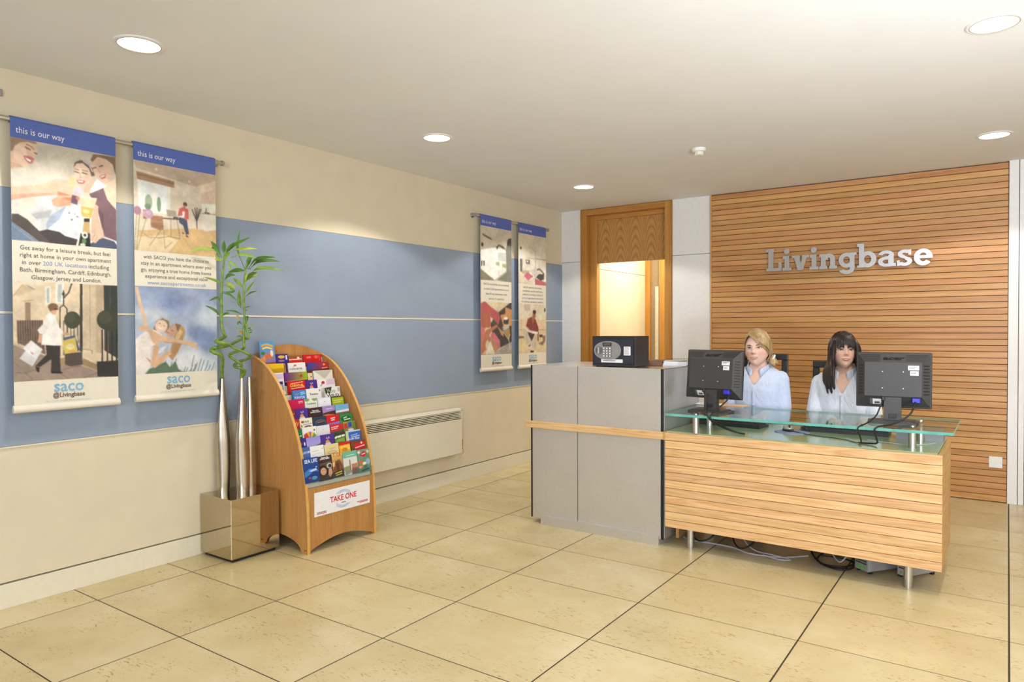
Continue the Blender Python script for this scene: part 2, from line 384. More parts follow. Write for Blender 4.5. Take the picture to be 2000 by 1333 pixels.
STEMS = {
 'left': [(-0.134,1.049),(-0.133,1.11),(-0.13,1.167),(-0.139,1.199)],
 'left_spiral': [(-0.139,1.199),(-0.187,1.216),(-0.196,1.232),(-0.145,1.245),(-0.096,1.256),(-0.103,1.266),(-0.159,1.277),(-0.167,1.284),(-0.134,1.298),(-0.109,1.314),(-0.12,1.327)],
 'left_top': [(-0.12,1.327),(-0.129,1.359),(-0.133,1.387),(-0.135,1.43),(-0.133,1.501),(-0.133,1.573),(-0.128,1.644),(-0.122,1.715),(-0.115,1.779),(-0.109,1.829)],
 'mid': [(-0.015,1.049),(-0.012,1.081)],
 'mid_a': [(-0.012,1.06),(0.008,1.092),(-0.016,1.113),(-0.056,1.127),(-0.038,1.149),(0.03,1.174),(0.039,1.195),(0.005,1.216),(-0.066,1.245),(-0.072,1.263),(-0.009,1.295),(0.032,1.298)],
 'mid_a_top': [(0.032,1.298),(0.028,1.337),(0.019,1.373),(0.021,1.43)],
 'mid_b': [(-0.012,1.081),(-0.015,1.138),(-0.039,1.156),(-0.082,1.188),(-0.078,1.204),(-0.015,1.227),(0.005,1.245)],
 'mid_b_top': [(0.005,1.245),(0.003,1.302),(0.005,1.359),(0.008,1.43),(0.006,1.537),(0.009,1.629),(0.016,1.715),(0.029,1.772)],
}
LEAVES_LEFT = [([(-0.127,1.797),(-0.153,1.842),(-0.173,1.872),(-0.193,1.893)],0.0214,0,-0.037),([(-0.134,1.808),(-0.173,1.84),(-0.237,1.85),(-0.287,1.84),(-0.326,1.822)],0.0171,2,-0.056),([(-0.113,1.813),(-0.113,1.857),(-0.113,1.902)],0.0214,0,-0.015),([(-0.106,1.811),(-0.084,1.85),(-0.049,1.887)],0.0142,0,-0.048),([(-0.095,1.829),(-0.045,1.872),(0.048,1.913)],0.0185,0,-0.061),([(-0.073,1.837),(0.005,1.852),(0.092,1.849)],0.0128,3,-0.014),([(-0.073,1.797),(-0.009,1.816),(0.04,1.808),(0.087,1.793)],0.0171,1,0.059),([(-0.095,1.779),(-0.059,1.761),(-0.029,1.735)],0.0142,1,0.042),([(-0.089,1.765),(-0.081,1.743),(-0.073,1.721)],0.0128,1,0.037),([(-0.122,1.779),(-0.148,1.786),(-0.167,1.816)],0.0157,2,-0.039),([(-0.12,1.773),(-0.148,1.783),(-0.173,1.788)],0.0128,2,0.005),([(-0.115,1.779),(-0.098,1.808),(-0.073,1.825)],0.0256,1,-0.031),([(-0.113,1.659),(-0.084,1.686),(-0.045,1.685)],0.0199,0,-0.046),([(-0.123,1.633),(-0.166,1.654),(-0.237,1.674)],0.0128,1,-0.055),([(-0.111,1.651),(-0.073,1.629),(-0.046,1.604)],0.0171,2,-0.04),([(-0.118,1.628),(-0.081,1.608),(-0.044,1.59)],0.0128,1,0.06),([(-0.127,1.58),(-0.081,1.567),(-0.038,1.533)],0.0114,0,0.046),([(-0.13,1.587),(-0.073,1.583),(-0.045,1.594)],0.0114,0,0.043),([(-0.139,1.526),(-0.159,1.55),(-0.209,1.53)],0.0128,0,0.042),([(-0.139,1.434),(-0.173,1.473),(-0.23,1.501)],0.0128,0,-0.043),([(-0.13,1.434),(-0.109,1.451),(-0.082,1.454)],0.0114,0,-0.027),([(-0.129,1.501),(-0.125,1.508),(-0.129,1.516)],0.0114,2,0.018)]
LEAVES_MID = [([(0.013,1.726),(-0.024,1.822),(-0.029,1.865),(-0.024,1.925),(-0.012,1.966)],0.0142,0,0.032),([(0.025,1.714),(-0.031,1.719),(-0.089,1.706)],0.0214,0,0.05),([(0.026,1.726),(0.04,1.779),(0.06,1.809)],0.0228,0,0.053),([(0.033,1.726),(0.076,1.778),(0.133,1.793),(0.203,1.792)],0.0171,0,-0.058),([(0.04,1.722),(0.09,1.768),(0.154,1.779),(0.233,1.771)],0.0185,0,0.015),([(0.048,1.697),(0.09,1.728),(0.162,1.731),(0.256,1.716)],0.0185,1,0.024),([(0.013,1.64),(0.04,1.679),(0.094,1.695)],0.0299,3,0.001),([(0.018,1.651),(0.048,1.686),(0.09,1.701)],0.0214,0,-0.045),([(0.003,1.61),(-0.024,1.64),(-0.059,1.67)],0.0185,1,-0.004),([(0.014,1.578),(0.04,1.608),(0.074,1.651)],0.0128,1,-0.057),([(0.019,1.557),(0.048,1.58),(0.087,1.59)],0.0085,0,0.061),([(-0.009,1.483),(-0.02,1.53),(-0.024,1.601)],0.0199,1,0.051),([(-0.013,1.487),(-0.024,1.516),(-0.034,1.558)],0.0142,0,0.007),([(-0.008,1.446),(-0.052,1.466),(-0.109,1.469)],0.01,0,-0.028),([(0.008,1.483),(0.03,1.493),(0.049,1.493)],0.0071,0,0.057),([(0.008,1.469),(0.019,1.471),(0.025,1.467)],0.0071,0,0.01),([(0.019,1.387),(0.023,1.423),(0.035,1.434)],0.0199,0,0.054),([(0.03,1.386),(0.048,1.38),(0.073,1.366)],0.0057,1,0.049),([(0.005,1.355),(-0.024,1.359),(-0.054,1.367)],0.0057,1,0.001),([(0.023,1.355),(0.04,1.362),(0.042,1.352)],0.0071,0,-0.012),([(0.03,1.348),(0.048,1.35),(0.06,1.346)],0.0064,0,0.014),([(0.032,1.33),(0.048,1.337),(0.053,1.334)],0.0064,0,-0.01),([(-0.004,1.305),(-0.024,1.313),(-0.045,1.305)],0.0085,0,-0.047),([(-0.002,1.33),(-0.013,1.337),(-0.02,1.348)],0.0185,4,-0.027),([(-0.031,1.412),(-0.034,1.43),(-0.039,1.443)],0.0157,4,0.044),([(-0.009,1.387),(-0.027,1.402),(-0.032,1.38)],0.01,0,-0.064)]
ART = {
 'toast': (190, [
  ('g',(190,180,160),(238,234,224)),  # dim top is light falloff on the poster, put into the print
  ('p',(224,186,156),[(0,38),(41,21),(226,17),(239,92),(225,125),(209,159),(213,193),(185,228),(150,247),(146,273),(115,281),(77,273),(39,288),(-2,325)]),
  ('p',(236,200,172),[(41,80),(132,53),(147,153),(85,225),(25,202)]),
  ('p',(205,162,132),[(-2,241),(77,252),(115,281),(39,291),(-2,325)]),
  ('p',(150,120,95),[(0,4),(148,-1),(226,4),(233,33),(148,24),(86,41),(41,80),(18,136),(-1,148)]),
  ('l',(105,75,62),10,[(130,78),(151,88),(174,95)]),
  ('l',(130,100,80),7,[(140,47),(178,61),(206,86)]),
  ('l',(105,75,62),10,[(211,119),(233,124)]),
  ('p',(198,105,98),[(114,164),(178,160),(210,177),(187,230),(156,231),(123,196)]),
  ('p',(245,238,228),[(125,176),(181,198),(174,217),(146,206)]),
  ('p',(205,208,214),[(262,532),(431,507),(506,594),(430,747),(339,863),(243,887),(220,772)]),
  ('p',(218,222,230),[(431,631),(633,559),(684,716),(657,929),(597,935),(479,893),(331,860),(397,751)]),
  ('p',(160,180,206),[(340,731),(497,595),(430,747),(315,861),(306,814)]),
  ('p',(208,210,214),[(166,692),(245,595),(358,551),(386,637),(332,741),(220,774),(170,745)]),
  ('p',(180,182,190),[(174,726),(253,698),(365,657),(332,741),(220,774)]),
  ('p',(226,192,166),[(580,161),(636,123),(723,126),(762,210),(757,321),(712,393),(660,419),(609,363),(575,288)]),
  ('e',(238,206,182),635,241,52,46),
  ('p',(105,80,65),[(569,199),(584,142),(636,107),(705,111),(757,174),(782,244),(748,260),(722,181),(662,135),(601,150)]),
  ('p',(190,170,178),[(662,104),(723,117),(766,210),(750,212),(718,149),(662,119)]),
  ('p',(222,182,152),[(686,351),(775,282),(756,367),(721,437),(660,437)]),
  ('l',(100,75,60),10,[(580,235),(618,242)]),
  ('l',(100,75,60),10,[(654,236),(703,241)]),
  ('l',(120,90,70),6,[(580,210),(622,212)]),
  ('l',(120,90,70),6,[(654,209),(709,212)]),
  ('l',(205,155,130),8,[(635,241),(631,283),(652,286)]),
  ('p',(190,88,80),[(596,318),(685,315),(666,350),(617,353)]),
  ('p',(248,242,234),[(607,324),(671,321),(656,336),(622,339)]),
  ('p',(222,184,155),[(745,122),(776,43),(883,36),(956,93),(979,201),(918,316),(864,309),(810,257),(764,192)]),
  ('p',(125,95,75),[(739,86),(767,21),(998,5),(998,198),(985,172),(965,91),(901,51),(811,40),(758,106)]),
  ('l',(95,70,58),10,[(760,172),(795,155)]),
  ('l',(95,70,58),10,[(827,141),(863,123)]),
  ('l',(198,150,122),8,[(815,160),(824,195),(842,195)]),
  ('p',(185,80,72),[(826,245),(892,205),(890,246),(851,271)]),
  ('p',(246,240,232),[(837,246),(884,215),(881,233),(846,255)]),
  ('p',(230,200,170),[(891,318),(997,226),(998,575),(908,484),(873,368)]),
  ('p',(242,238,230),[(725,418),(801,277),(900,336),(864,365),(738,434)]),
  ('p',(118,86,96),[(721,446),(864,360),(908,484),(998,575),(999,915),(861,872),(852,808),(800,582)]),
  ('p',(100,72,82),[(809,581),(862,639),(870,871),(852,808)]),
  ('p',(224,186,156),[(0,485),(246,429),(400,342),(499,343),(549,373),(570,423),(540,500),(465,511),(415,500),(301,526),(144,566),(-1,616)]),
  ('p',(205,160,130),[(0,561),(183,521),(334,495),(415,500),(301,527),(144,568),(-1,616)]),
  ('p',(216,130,88),[(415,465),(548,490),(567,537),(464,569),(419,535)]),
  ('p',(225,196,140),[(541,275),(590,294),(574,414),(515,414)]),
  ('l',(224,186,156),21,[(408,395),(499,394),(540,401)]),
  ('l',(224,186,156),21,[(415,438),(498,452)]),
  ('p',(224,162,126),[(362,561),(431,507),(548,553),(539,590),(414,626),(374,612)]),
  ('l',(224,186,156),19,[(431,516),(540,500)]),
  ('p',(200,190,205),[(583,394),(670,401),(634,477),(565,469)]),
  ('p',(110,72,100),[(553,480),(618,489),(601,577),(540,563)]),
  ('e',(215,120,90),608,508,19,20),
  ('p',(224,186,156),[(746,654),(786,545),(812,564),(808,692),(857,807),(868,871),(736,857)]),
  ('p',(228,216,176),[(634,477),(798,483),(741,700),(641,694)]),
  ('p',(214,188,90),[(640,585),(764,589),(735,697),(645,690)]),
  ('e',(236,218,140),685,634,35,20),
  ('l',(246,242,228),6,[(634,477),(716,493),(798,483)]),
  ('p',(76,68,65),[(2,747),(58,740),(135,782),(243,887),(355,998),(243,991),(1,819)]),
  ('p',(60,55,58),[(235,892),(315,861),(429,876),(479,911),(601,935),(584,1002),(355,998)]),
  ('p',(105,128,158),[(1,819),(103,897),(243,991),(0,1000)]),
  ('l',(130,150,178),13,[(5,849),(103,923),(188,988)]),
  ('p',(70,80,112),[(727,964),(852,892),(971,918),(1000,957),(1000,1000),(728,1001)]),
  ('p',(230,192,162),[(723,868),(852,854),(881,884),(825,904),(775,959),(731,931)]),
  ('l',(200,152,122),5,[(745,930),(771,863)]),
  ('l',(200,152,122),5,[(776,941),(798,879)]),
  ('p',(206,166,102),[(667,741),(721,735),(723,868),(644,876)]),
  ('p',(36,34,34),[(667,709),(721,703),(721,738),(667,744)]),
  ('p',(26,34,36),[(632,868),(723,859),(728,1001),(607,1001)]),
  ('e',(235,230,220),673,882,31,37),
  ('e',(40,40,44),673,882,14,15),
  ('e',(92,142,84),664,945,23,27),
  ('e',(226,222,210),652,986,28,17),
  ('e',(120,120,135),522,673,8,9),
  ('e',(120,120,135),547,737,12,9),
  ('e',(120,120,135),602,699,11,7),
  ('e',(150,150,165),577,675,7,7),
 ]),
 'street': (190, [
  ('g',(226,205,170),(214,192,158)),
  ('p',(228,214,188),[(0,0),(283,0),(195,83),(88,32),(3,145)]),
  ('p',(212,186,146),[(3,145),(88,32),(202,83),(52,151)]),
  ('p',(138,138,142),[(109,29),(202,79),(168,75)]),
  ('l',(190,160,118),9,[(3,156),(88,40)]),
  ('p',(234,234,226),[(289,48),(340,38),(335,225),(288,234)]),
  ('p',(176,186,186),[(303,65),(328,58),(325,207),(302,213)]),
  ('p',(236,236,228),[(387,7),(464,0),(450,213),(383,214)]),
  ('p',(180,188,188),[(405,19),(447,13),(435,201),(399,204)]),
  ('p',(150,122,96),[(108,212),(156,211),(155,393),(108,394)]),
  ('l',(190,160,120),10,[(98,201),(180,188)]),
  ('p',(206,186,152),[(652,9),(775,4),(769,731),(643,671)]),
  ('p',(190,166,132),[(775,4),(856,9),(825,737),(769,731)]),
  ('l',(170,145,112),7,[(715,15),(710,705)]),
  ('l',(160,135,104),10,[(635,687),(729,706),(729,739)]),
  ('p',(46,50,48),[(856,5),(1001,3),(998,805),(854,708)]),
  ('l',(70,74,72),6,[(921,15),(919,270)]),
  ('p',(122,97,78),[(34,394),(255,389),(286,736),(36,613)]),
  ('l',(58,48,42),6,[(44,390),(47,628)]),
  ('l',(58,48,42),6,[(65,390),(68,629)]),
  ('l',(58,48,42),6,[(86,390),(90,629)]),
  ('l',(58,48,42),6,[(108,390),(111,629)]),
  ('l',(58,48,42),6,[(129,390),(132,677)]),
  ('l',(58,48,42),6,[(150,389),(153,677)]),
  ('l',(58,48,42),6,[(172,389),(175,678)]),
  ('l',(58,48,42),6,[(194,389),(197,678)]),
  ('l',(58,48,42),6,[(215,389),(218,679)]),
  ('l',(58,48,42),6,[(237,389),(240,679)]),
  ('l',(58,48,42),6,[(259,389),(262,680)]),
  ('p',(152,130,114),[(0,628),(85,672),(442,813),(626,855),(784,919),(787,994),(-1,1000)]),
  ('p',(196,168,130),[(15,622),(92,653),(114,692),(22,644)]),
  ('l',(112,94,82),6,[(0,907),(102,911),(242,870)]),
  ('l',(112,94,82),6,[(102,911),(166,977)]),
  ('l',(112,94,82),6,[(8,807),(56,855)]),
  ('l',(112,94,82),6,[(427,901),(626,860)]),
  ('l',(112,94,82),6,[(411,932),(502,995)]),
  ('l',(112,94,82),6,[(641,992),(779,948)]),
  ('p',(150,120,82),[(638,786),(784,861),(782,932),(630,856)]),
  ('l',(196,178,150),7,[(610,851),(782,927)]),
  ('l',(44,40,38),10,[(458,82),(457,229)]),
  ('e',(44,40,38),458,116,13,20),
  ('l',(44,40,38),9,[(457,229),(424,255),(415,767)]),
  ('l',(44,40,38),9,[(457,229),(490,269),(489,538)]),
  ('l',(44,40,38),12,[(539,1),(509,97),(465,151)]),
  ('l',(44,40,38),7,[(456,391),(454,748)]),
  ('l',(44,40,38),7,[(524,473),(523,587)]),
  ('l',(44,40,38),7,[(555,473),(554,571)]),
  ('l',(44,40,38),7,[(590,456),(593,621)]),
  ('p',(50,45,42),[(619,-2),(642,-3),(635,720),(607,713)]),
  ('e',(58,62,44),540,384,78,90),
  ('e',(66,72,50),525,358,46,49),
  ('e',(48,53,40),897,380,116,112),
  ('e',(58,64,48),869,355,66,67),
  ('p',(72,60,54),[(462,732),(631,720),(634,852),(518,868),(465,846)]),
  ('p',(160,132,90),[(416,780),(461,773),(463,839),(416,848)]),
  ('p',(38,36,36),[(776,827),(1001,822),(999,1000),(781,990)]),
  ('l',(34,32,32),15,[(835,490),(832,842)]),
  ('l',(34,32,32),15,[(888,490),(885,843)]),
  ('l',(34,32,32),15,[(938,490),(934,845)]),
  ('l',(34,32,32),15,[(985,490),(981,847)]),
  ('l',(150,110,85),6,[(895,498),(892,835)]),
  ('p',(46,41,40),[(287,640),(413,650),(423,925),(330,921),(338,785),(228,863),(195,844),(294,736)]),
  ('p',(24,22,22),[(337,907),(442,922),(435,935),(337,931)]),
  ('p',(40,28,26),[(191,848),(228,869),(224,918),(200,900)]),
  ('p',(238,234,228),[(326,312),(370,319),(414,456),(445,618),(436,649),(353,646),(247,636),(258,528),(281,424),(296,352)]),
  ('p',(226,220,214),[(296,336),(266,425),(213,488),(236,530),(280,528),(332,424)]),
  ('p',(238,234,228),[(399,448),(453,501),(444,531),(414,521)]),
  ('p',(210,155,125),[(229,528),(257,536),(245,616),(213,615)]),
  ('p',(212,160,130),[(444,503),(512,522),(506,546),(451,537)]),
  ('e',(214,165,132),364,289,32,42),
  ('e',(122,88,58),359,251,47,37),
  ('p',(122,88,58),[(315,256),(341,239),(344,295),(329,296)]),
  ('l',(40,30,28),10,[(374,272),(404,275)]),
  ('p',(232,230,232),[(157,589),(259,684),(164,851),(52,769),(106,692),(85,667)]),
  ('p',(212,212,216),[(106,692),(192,773),(164,851),(52,769)]),
  ('p',(190,100,112),[(143,697),(178,725),(169,733)]),
  ('p',(214,190,78),[(444,594),(564,555),(588,719),(458,737)]),
  ('e',(232,216,160),515,660,43,29),
  ('e',(220,150,60),534,710,39,13),
  ('p',(62,66,112),[(564,555),(608,691),(588,719)]),
  ('p',(72,82,132),[(451,568),(566,542),(566,565),(451,596)]),
 ]),
 'apartment': (160, [
  ('g',(216,200,176),(222,208,186)),
  ('p',(192,168,143),[(0,0),(1000,0),(999,71),(735,187),(477,151),(32,87)]),
  ('p',(222,200,172),[(735,187),(999,71),(998,227),(734,262)]),
  ('e',(236,226,205),260,64,13,10),
  ('e',(236,226,205),658,136,13,11),
  ('p',(236,232,220),[(41,209),(423,236),(422,553),(57,576)]),
  ('p',(226,232,230),[(72,222),(217,232),(216,517),(75,525)]),
  ('p',(232,236,236),[(257,240),(382,249),(381,506),(258,537)]),
  ('e',(146,170,138),168,447,41,84),
  ('e',(120,152,116),287,458,24,84),
  ('e',(110,140,105),160,498,38,33),
  ('p',(160,122,86),[(32,124),(474,168),(472,242),(42,209)]),
  ('l',(130,96,68),10,[(41,155),(472,195)]),
  ('l',(178,138,98),10,[(49,187),(472,225)]),
  ('p',(212,182,156),[(806,253),(998,181),(996,354),(810,368)]),
  ('p',(228,222,206),[(810,377),(996,356),(995,468),(814,484)]),
  ('p',(230,220,203),[(809,493),(1000,481),(1000,676),(875,702),(808,671)]),
  ('l',(150,135,110),7,[(809,493),(1000,485)]),
  ('l',(70,55,45),12,[(853,479),(911,477)]),
  ('l',(120,60,45),9,[(871,423),(870,473)]),
  ('p',(216,177,118),[(48,777),(537,704),(731,678),(865,699),(1000,671),(1000,1000),(0,1001)]),
  ('p',(230,204,160),[(32,855),(333,798),(509,844),(385,1005),(0,1001)]),
  ('l',(202,160,102),5,[(528,748),(729,1002)]),
  ('l',(202,160,102),5,[(675,718),(941,927)]),
  ('l',(202,160,102),5,[(582,734),(824,988)]),
  ('l',(72,58,50),13,[(332,609),(521,598)]),
  ('l',(120,104,88),7,[(426,612),(425,803)]),
  ('l',(120,104,88),7,[(500,604),(536,824)]),
  ('l',(120,104,88),7,[(273,841),(403,809),(527,821)]),
  ('p',(166,156,138),[(372,503),(486,507),(497,572),(386,578)]),
  ('p',(60,52,48),[(457,579),(511,573),(511,590),(457,593)]),
  ('p',(140,100,72),[(102,538),(147,533),(147,640),(106,640)]),
  ('l',(140,124,104),6,[(307,750),(172,935)]),
  ('l',(140,124,104),6,[(342,747),(350,952),(438,870)]),
  ('l',(140,124,104),6,[(89,794),(172,844),(273,836)]),
  ('p',(166,116,82),[(189,595),(330,588),(339,732),(299,749),(193,723)]),
  ('l',(186,138,100),10,[(190,653),(335,655)]),
  ('l',(146,100,70),7,[(190,694),(337,701)]),
  ('p',(64,74,98),[(520,575),(620,579),(647,757),(610,768),(576,662),(528,638)]),
  ('p',(208,88,82),[(529,472),(584,444),(641,468),(646,583),(602,596),(574,545),(509,562)]),
  ('p',(236,228,220),[(565,504),(598,495),(593,560),(571,563)]),
  ('e',(92,66,54),603,413,26,26),
  ('e',(176,120,96),595,437,17,13),
  ('p',(64,34,36),[(614,766),(648,795),(608,791)]),
  ('p',(64,34,36),[(564,736),(588,758),(566,762)]),
  ('l',(74,62,56),11,[(748,676),(747,597),(691,462)]),
  ('l',(74,62,56),11,[(748,676),(747,597),(724,441)]),
  ('l',(74,62,56),11,[(748,676),(747,597),(752,433)]),
  ('l',(74,62,56),11,[(748,676),(747,597),(781,443)]),
  ('l',(74,62,56),11,[(748,676),(747,597),(805,440)]),
  ('e',(166,118,142),40,557,45,48),
  ('e',(198,150,178),160,580,58,54),
  ('e',(214,176,196),168,568,30,25),
  ('l',(146,146,96),8,[(32,603),(4,995)]),
  ('l',(146,146,96),8,[(65,600),(24,994)]),
  ('l',(146,146,96),8,[(139,633),(32,993)]),
  ('e',(44,36,32),959,895,18,23),
 ]),
 'meadow': (160, [
  ('g',(132,154,194),(196,206,216)),
  ('e',(196,206,218),175,314,215,79,51),
  ('e',(190,202,216),889,343,156,124,59),
  ('e',(214,216,220),619,867,177,122,51),
  ('e',(152,168,206),710,116,180,99,51),
  ('e',(112,134,186),433,173,172,97,68),
  ('p',(122,144,190),[(639,420),(861,484),(993,517),(996,776),(823,781),(603,542)],34),
  ('p',(82,112,84),[(104,1001),(156,942),(214,920),(346,868),(396,933),(464,863),(498,960),(549,993)]),
  ('l',(70,98,84),7,[(654,994),(681,860),(700,803)]),
  ('l',(70,98,84),7,[(689,995),(716,951),(735,894)]),
  ('l',(70,98,84),7,[(671,995),(698,967),(717,910)]),
  ('l',(70,98,84),7,[(742,997),(769,903),(789,846)]),
  ('l',(70,98,84),7,[(778,998),(805,921),(825,864)]),
  ('l',(70,98,84),7,[(831,1000),(859,931),(879,873)]),
  ('l',(70,98,84),7,[(858,1001),(886,981),(906,924)]),
  ('l',(70,98,84),7,[(913,1003),(940,958),(961,900)]),
  ('l',(70,98,84),7,[(627,993),(654,974),(673,917)]),
  ('l',(70,98,84),7,[(567,991),(593,1004),(612,948)]),
  ('l',(70,98,84),7,[(541,990),(567,995),(586,939)]),
  ('l',(70,98,84),7,[(404,985),(405,925),(423,870)]),
  ('l',(70,98,84),7,[(455,987),(456,895),(475,839)]),
  ('l',(70,98,84),7,[(329,983),(329,915),(348,860)]),
  ('p',(178,132,82),[(415,446),(483,420),(569,461),(592,526),(555,631),(507,735),(430,858),(387,813),(406,726),(431,646),(457,558),(483,478)]),
  ('p',(210,172,118),[(500,477),(556,518),(512,606),(457,606)]),
  ('p',(130,92,60),[(466,425),(535,437),(500,526),(466,462)]),
  ('p',(204,154,128),[(331,526),(398,466),(466,429),(487,510),(448,584),(364,566)]),
  ('l',(110,72,60),6,[(415,500),(442,514)]),
  ('l',(170,80,80),7,[(354,518),(391,537)]),
  ('p',(224,226,232),[(280,708),(372,677),(313,748),(251,779)]),
  ('p',(228,218,212),[(150,479),(240,510),(314,558),(215,668),(183,801),(183,887),(100,999),(0,999),(2,604),(77,542)]),
  ('p',(206,200,204),[(182,683),(215,668),(183,887),(165,903)]),
  ('p',(204,150,118),[(93,787),(173,848),(177,891),(133,831)]),
  ('p',(216,168,124),[(206,683),(264,645),(257,826),(380,741),(418,774),(296,883),(214,937),(177,911)]),
  ('p',(134,104,74),[(206,487),(240,400),(315,363),(390,398),(397,462),(356,518),(314,526),(215,496)]),
  ('e',(228,192,168),298,456,73,73),
  ('l',(110,76,62),6,[(273,419),(291,427)]),
  ('l',(110,76,62),6,[(323,447),(340,456)]),
  ('l',(240,232,224),11,[(261,463),(298,485)]),
  ('p',(222,184,150),[(4,15),(36,14),(63,137),(103,292),(149,456),(102,456),(62,293),(22,131)]),
  ('p',(216,172,134),[(22,464),(94,444),(175,487),(297,558),(551,623),(682,640),(757,663),(708,673),(765,741),(690,713),(629,680),(465,650),(322,633),(256,652),(198,652),(154,526),(46,497)]),
  ('p',(190,142,108),[(322,633),(465,646),(629,676),(465,662),(322,645)]),
 ]),
 'bedroom': (90, [
  ('g',(215,200,175),(200,185,158)),
  ('p',(205,196,172),[(0,0),(1000,0),(1000,63),(357,209),(0,129)]),
  ('p',(110,96,80),[(59,145),(349,210),(349,249),(66,183)]),
  ('e',(70,65,60),59,352,38,36),
  ('p',(240,240,228),[(0,451),(477,369),(808,399),(814,787),(430,975),(0,788)]),
  ('p',(186,180,160),[(0,429),(177,346),(493,311),(492,363),(0,451)]),
  ('p',(200,205,196),[(545,455),(808,443),(799,612),(537,613)]),
  ('p',(172,182,132),[(484,634),(598,626),(590,705),(484,695)]),
  ('p',(172,182,132),[(690,663),(814,655),(806,739),(690,716)]),
  ('p',(60,58,50),[(29,649),(59,647),(58,741),(29,743)]),
  ('p',(60,58,50),[(91,645),(129,642),(129,732),(95,734)]),
  ('p',(130,120,100),[(0,796),(430,980),(0,1000)]),
  ('p',(120,125,110),[(829,812),(505,971),(843,991)]),
  ('p',(126,126,116),[(848,290),(998,277),(1000,1000),(828,979),(830,698),(808,399)]),
  ('p',(76,70,66),[(485,355),(584,303),(723,327),(808,382),(692,365),(584,338),(523,409)]),
  ('p',(72,66,66),[(845,299),(856,218),(896,166),(999,148),(998,295)]),
 ]),
 'livingroom': (90, [
  ('g',(214,203,172),(234,228,214)),
  ('p',(192,168,132),[(54,741),(402,720),(338,792),(164,810)]),
  ('e',(70,60,55),86,299,31,25),
  ('p',(216,220,220),[(31,346),(136,339),(133,504),(54,505)]),
  ('p',(96,100,100),[(54,513),(140,507),(133,755),(62,759)]),
  ('p',(112,96,100),[(251,517),(402,507),(402,594),(259,597)]),
  ('e',(220,200,200),314,547,40,21),
  ('l',(160,152,150),14,[(354,472),(1000,469)]),
  ('l',(170,166,160),14,[(604,304),(604,777)]),
  ('l',(180,176,170),11,[(354,259),(604,317)]),
  ('l',(170,166,160),12,[(743,493),(743,666)]),
  ('p',(206,200,196),[(370,705),(612,691),(693,772),(563,831)]),
  ('p',(200,96,106),[(579,865),(992,931),(995,1000),(579,1004)]),
  ('p',(64,68,66),[(612,846),(726,771),(925,760),(908,874),(792,899)]),
  ('l',(64,64,64),25,[(661,688),(759,670),(911,753)]),
  ('p',(222,202,182),[(0,777),(180,835),(338,920),(547,858),(547,1001),(0,1000)]),
  ('p',(206,96,122),[(180,835),(338,762),(518,834),(338,922)]),
 ]),
 'toastred': (90, [
  ('g',(226,206,166),(200,180,150)),
  ('p',(62,52,52),[(550,201),(952,3),(1000,2),(1006,760),(615,869),(432,763),(295,418)]),
  ('e',(52,78,52),445,374,91,52),
  ('p',(162,152,142),[(433,953),(1006,760),(1002,1002),(3,1000)]),
  ('p',(206,98,110),[(326,589),(416,573),(599,730),(618,852),(463,945),(297,761)]),
  ('p',(184,120,86),[(148,623),(356,676),(585,869),(448,949),(282,795)]),
  ('p',(188,78,76),[(0,49),(131,-3),(309,93),(581,209),(612,321),(552,439),(430,349),(294,281),(328,452),(266,487),(89,495),(2,538)]),
  ('p',(172,92,62),[(44,225),(242,222),(283,452),(45,487)]),
  ('p',(212,110,100),[(1,470),(133,495),(148,793),(2,859)]),
  ('p',(186,108,70),[(162,538),(506,426),(540,469),(311,572),(134,793),(164,896),(3,999),(2,859)]),
  ('p',(192,132,92),[(521,460),(722,573),(722,663),(645,625)]),
  ('p',(206,142,72),[(612,252),(781,223),(781,92),(1001,141),(1004,450),(909,461),(721,451)]),
  ('p',(172,132,72),[(722,556),(925,494),(941,627),(895,715)]),
  ('p',(52,50,58),[(713,381),(782,285),(900,318),(880,424),(736,416)]),
  ('e',(236,232,226),801,311,72,29),
  ('p',(190,180,160),[(705,451),(908,415),(909,494),(737,547)]),
  ('l',(236,232,220),13,[(690,469),(722,582),(887,719),(941,618)]),
  ('l',(236,232,220),13,[(898,715),(931,901)]),
  ('p',(226,216,182),[(252,778),(311,735),(436,989),(149,994)]),
 ]),
 'reading': (90, [
  ('g',(222,212,186),(226,214,186)),
  ('p',(192,178,162),[(205,12),(419,9),(412,142),(206,144)]),
  ('e',(60,52,46),942,118,28,42),
  ('p',(222,198,160),[(0,313),(1004,319),(1008,624),(0,655)]),
  ('l',(180,150,112),13,[(0,529),(1007,531)]),
  ('p',(112,98,82),[(0,655),(187,654),(193,706),(0,707)]),
  ('p',(224,204,154),[(0,707),(1008,624),(1000,1000),(0,1000)]),
  ('p',(132,106,86),[(696,813),(853,853),(965,761),(964,650),(851,651),(868,761)]),
  ('p',(50,44,42),[(734,634),(859,633),(851,684),(742,685)]),
  ('p',(202,192,172),[(138,495),(322,578),(462,762),(555,652),(666,618),(588,949),(416,898),(323,864),(230,713)]),
  ('p',(60,42,36),[(291,544),(477,610),(570,618),(454,762),(369,661)]),
  ('p',(134,48,48),[(321,309),(459,266),(599,315),(709,499),(697,577),(477,578),(260,454)]),
  ('e',(168,98,68),544,244,59,56),
  ('p',(168,98,68),[(467,266),(568,282),(491,425)]),
  ('e',(60,50,46),559,169,65,43),
  ('p',(164,92,66),[(663,575),(725,575),(711,778),(657,745)]),
  ('p',(232,228,214),[(125,445),(337,535),(697,575),(682,619),(338,582),(153,463)]),
  ('p',(60,40,32),[(417,949),(544,957),(513,997),(404,997)]),
  ('p',(60,40,32),[(316,869),(419,820),(401,862)]),
 ]),
}
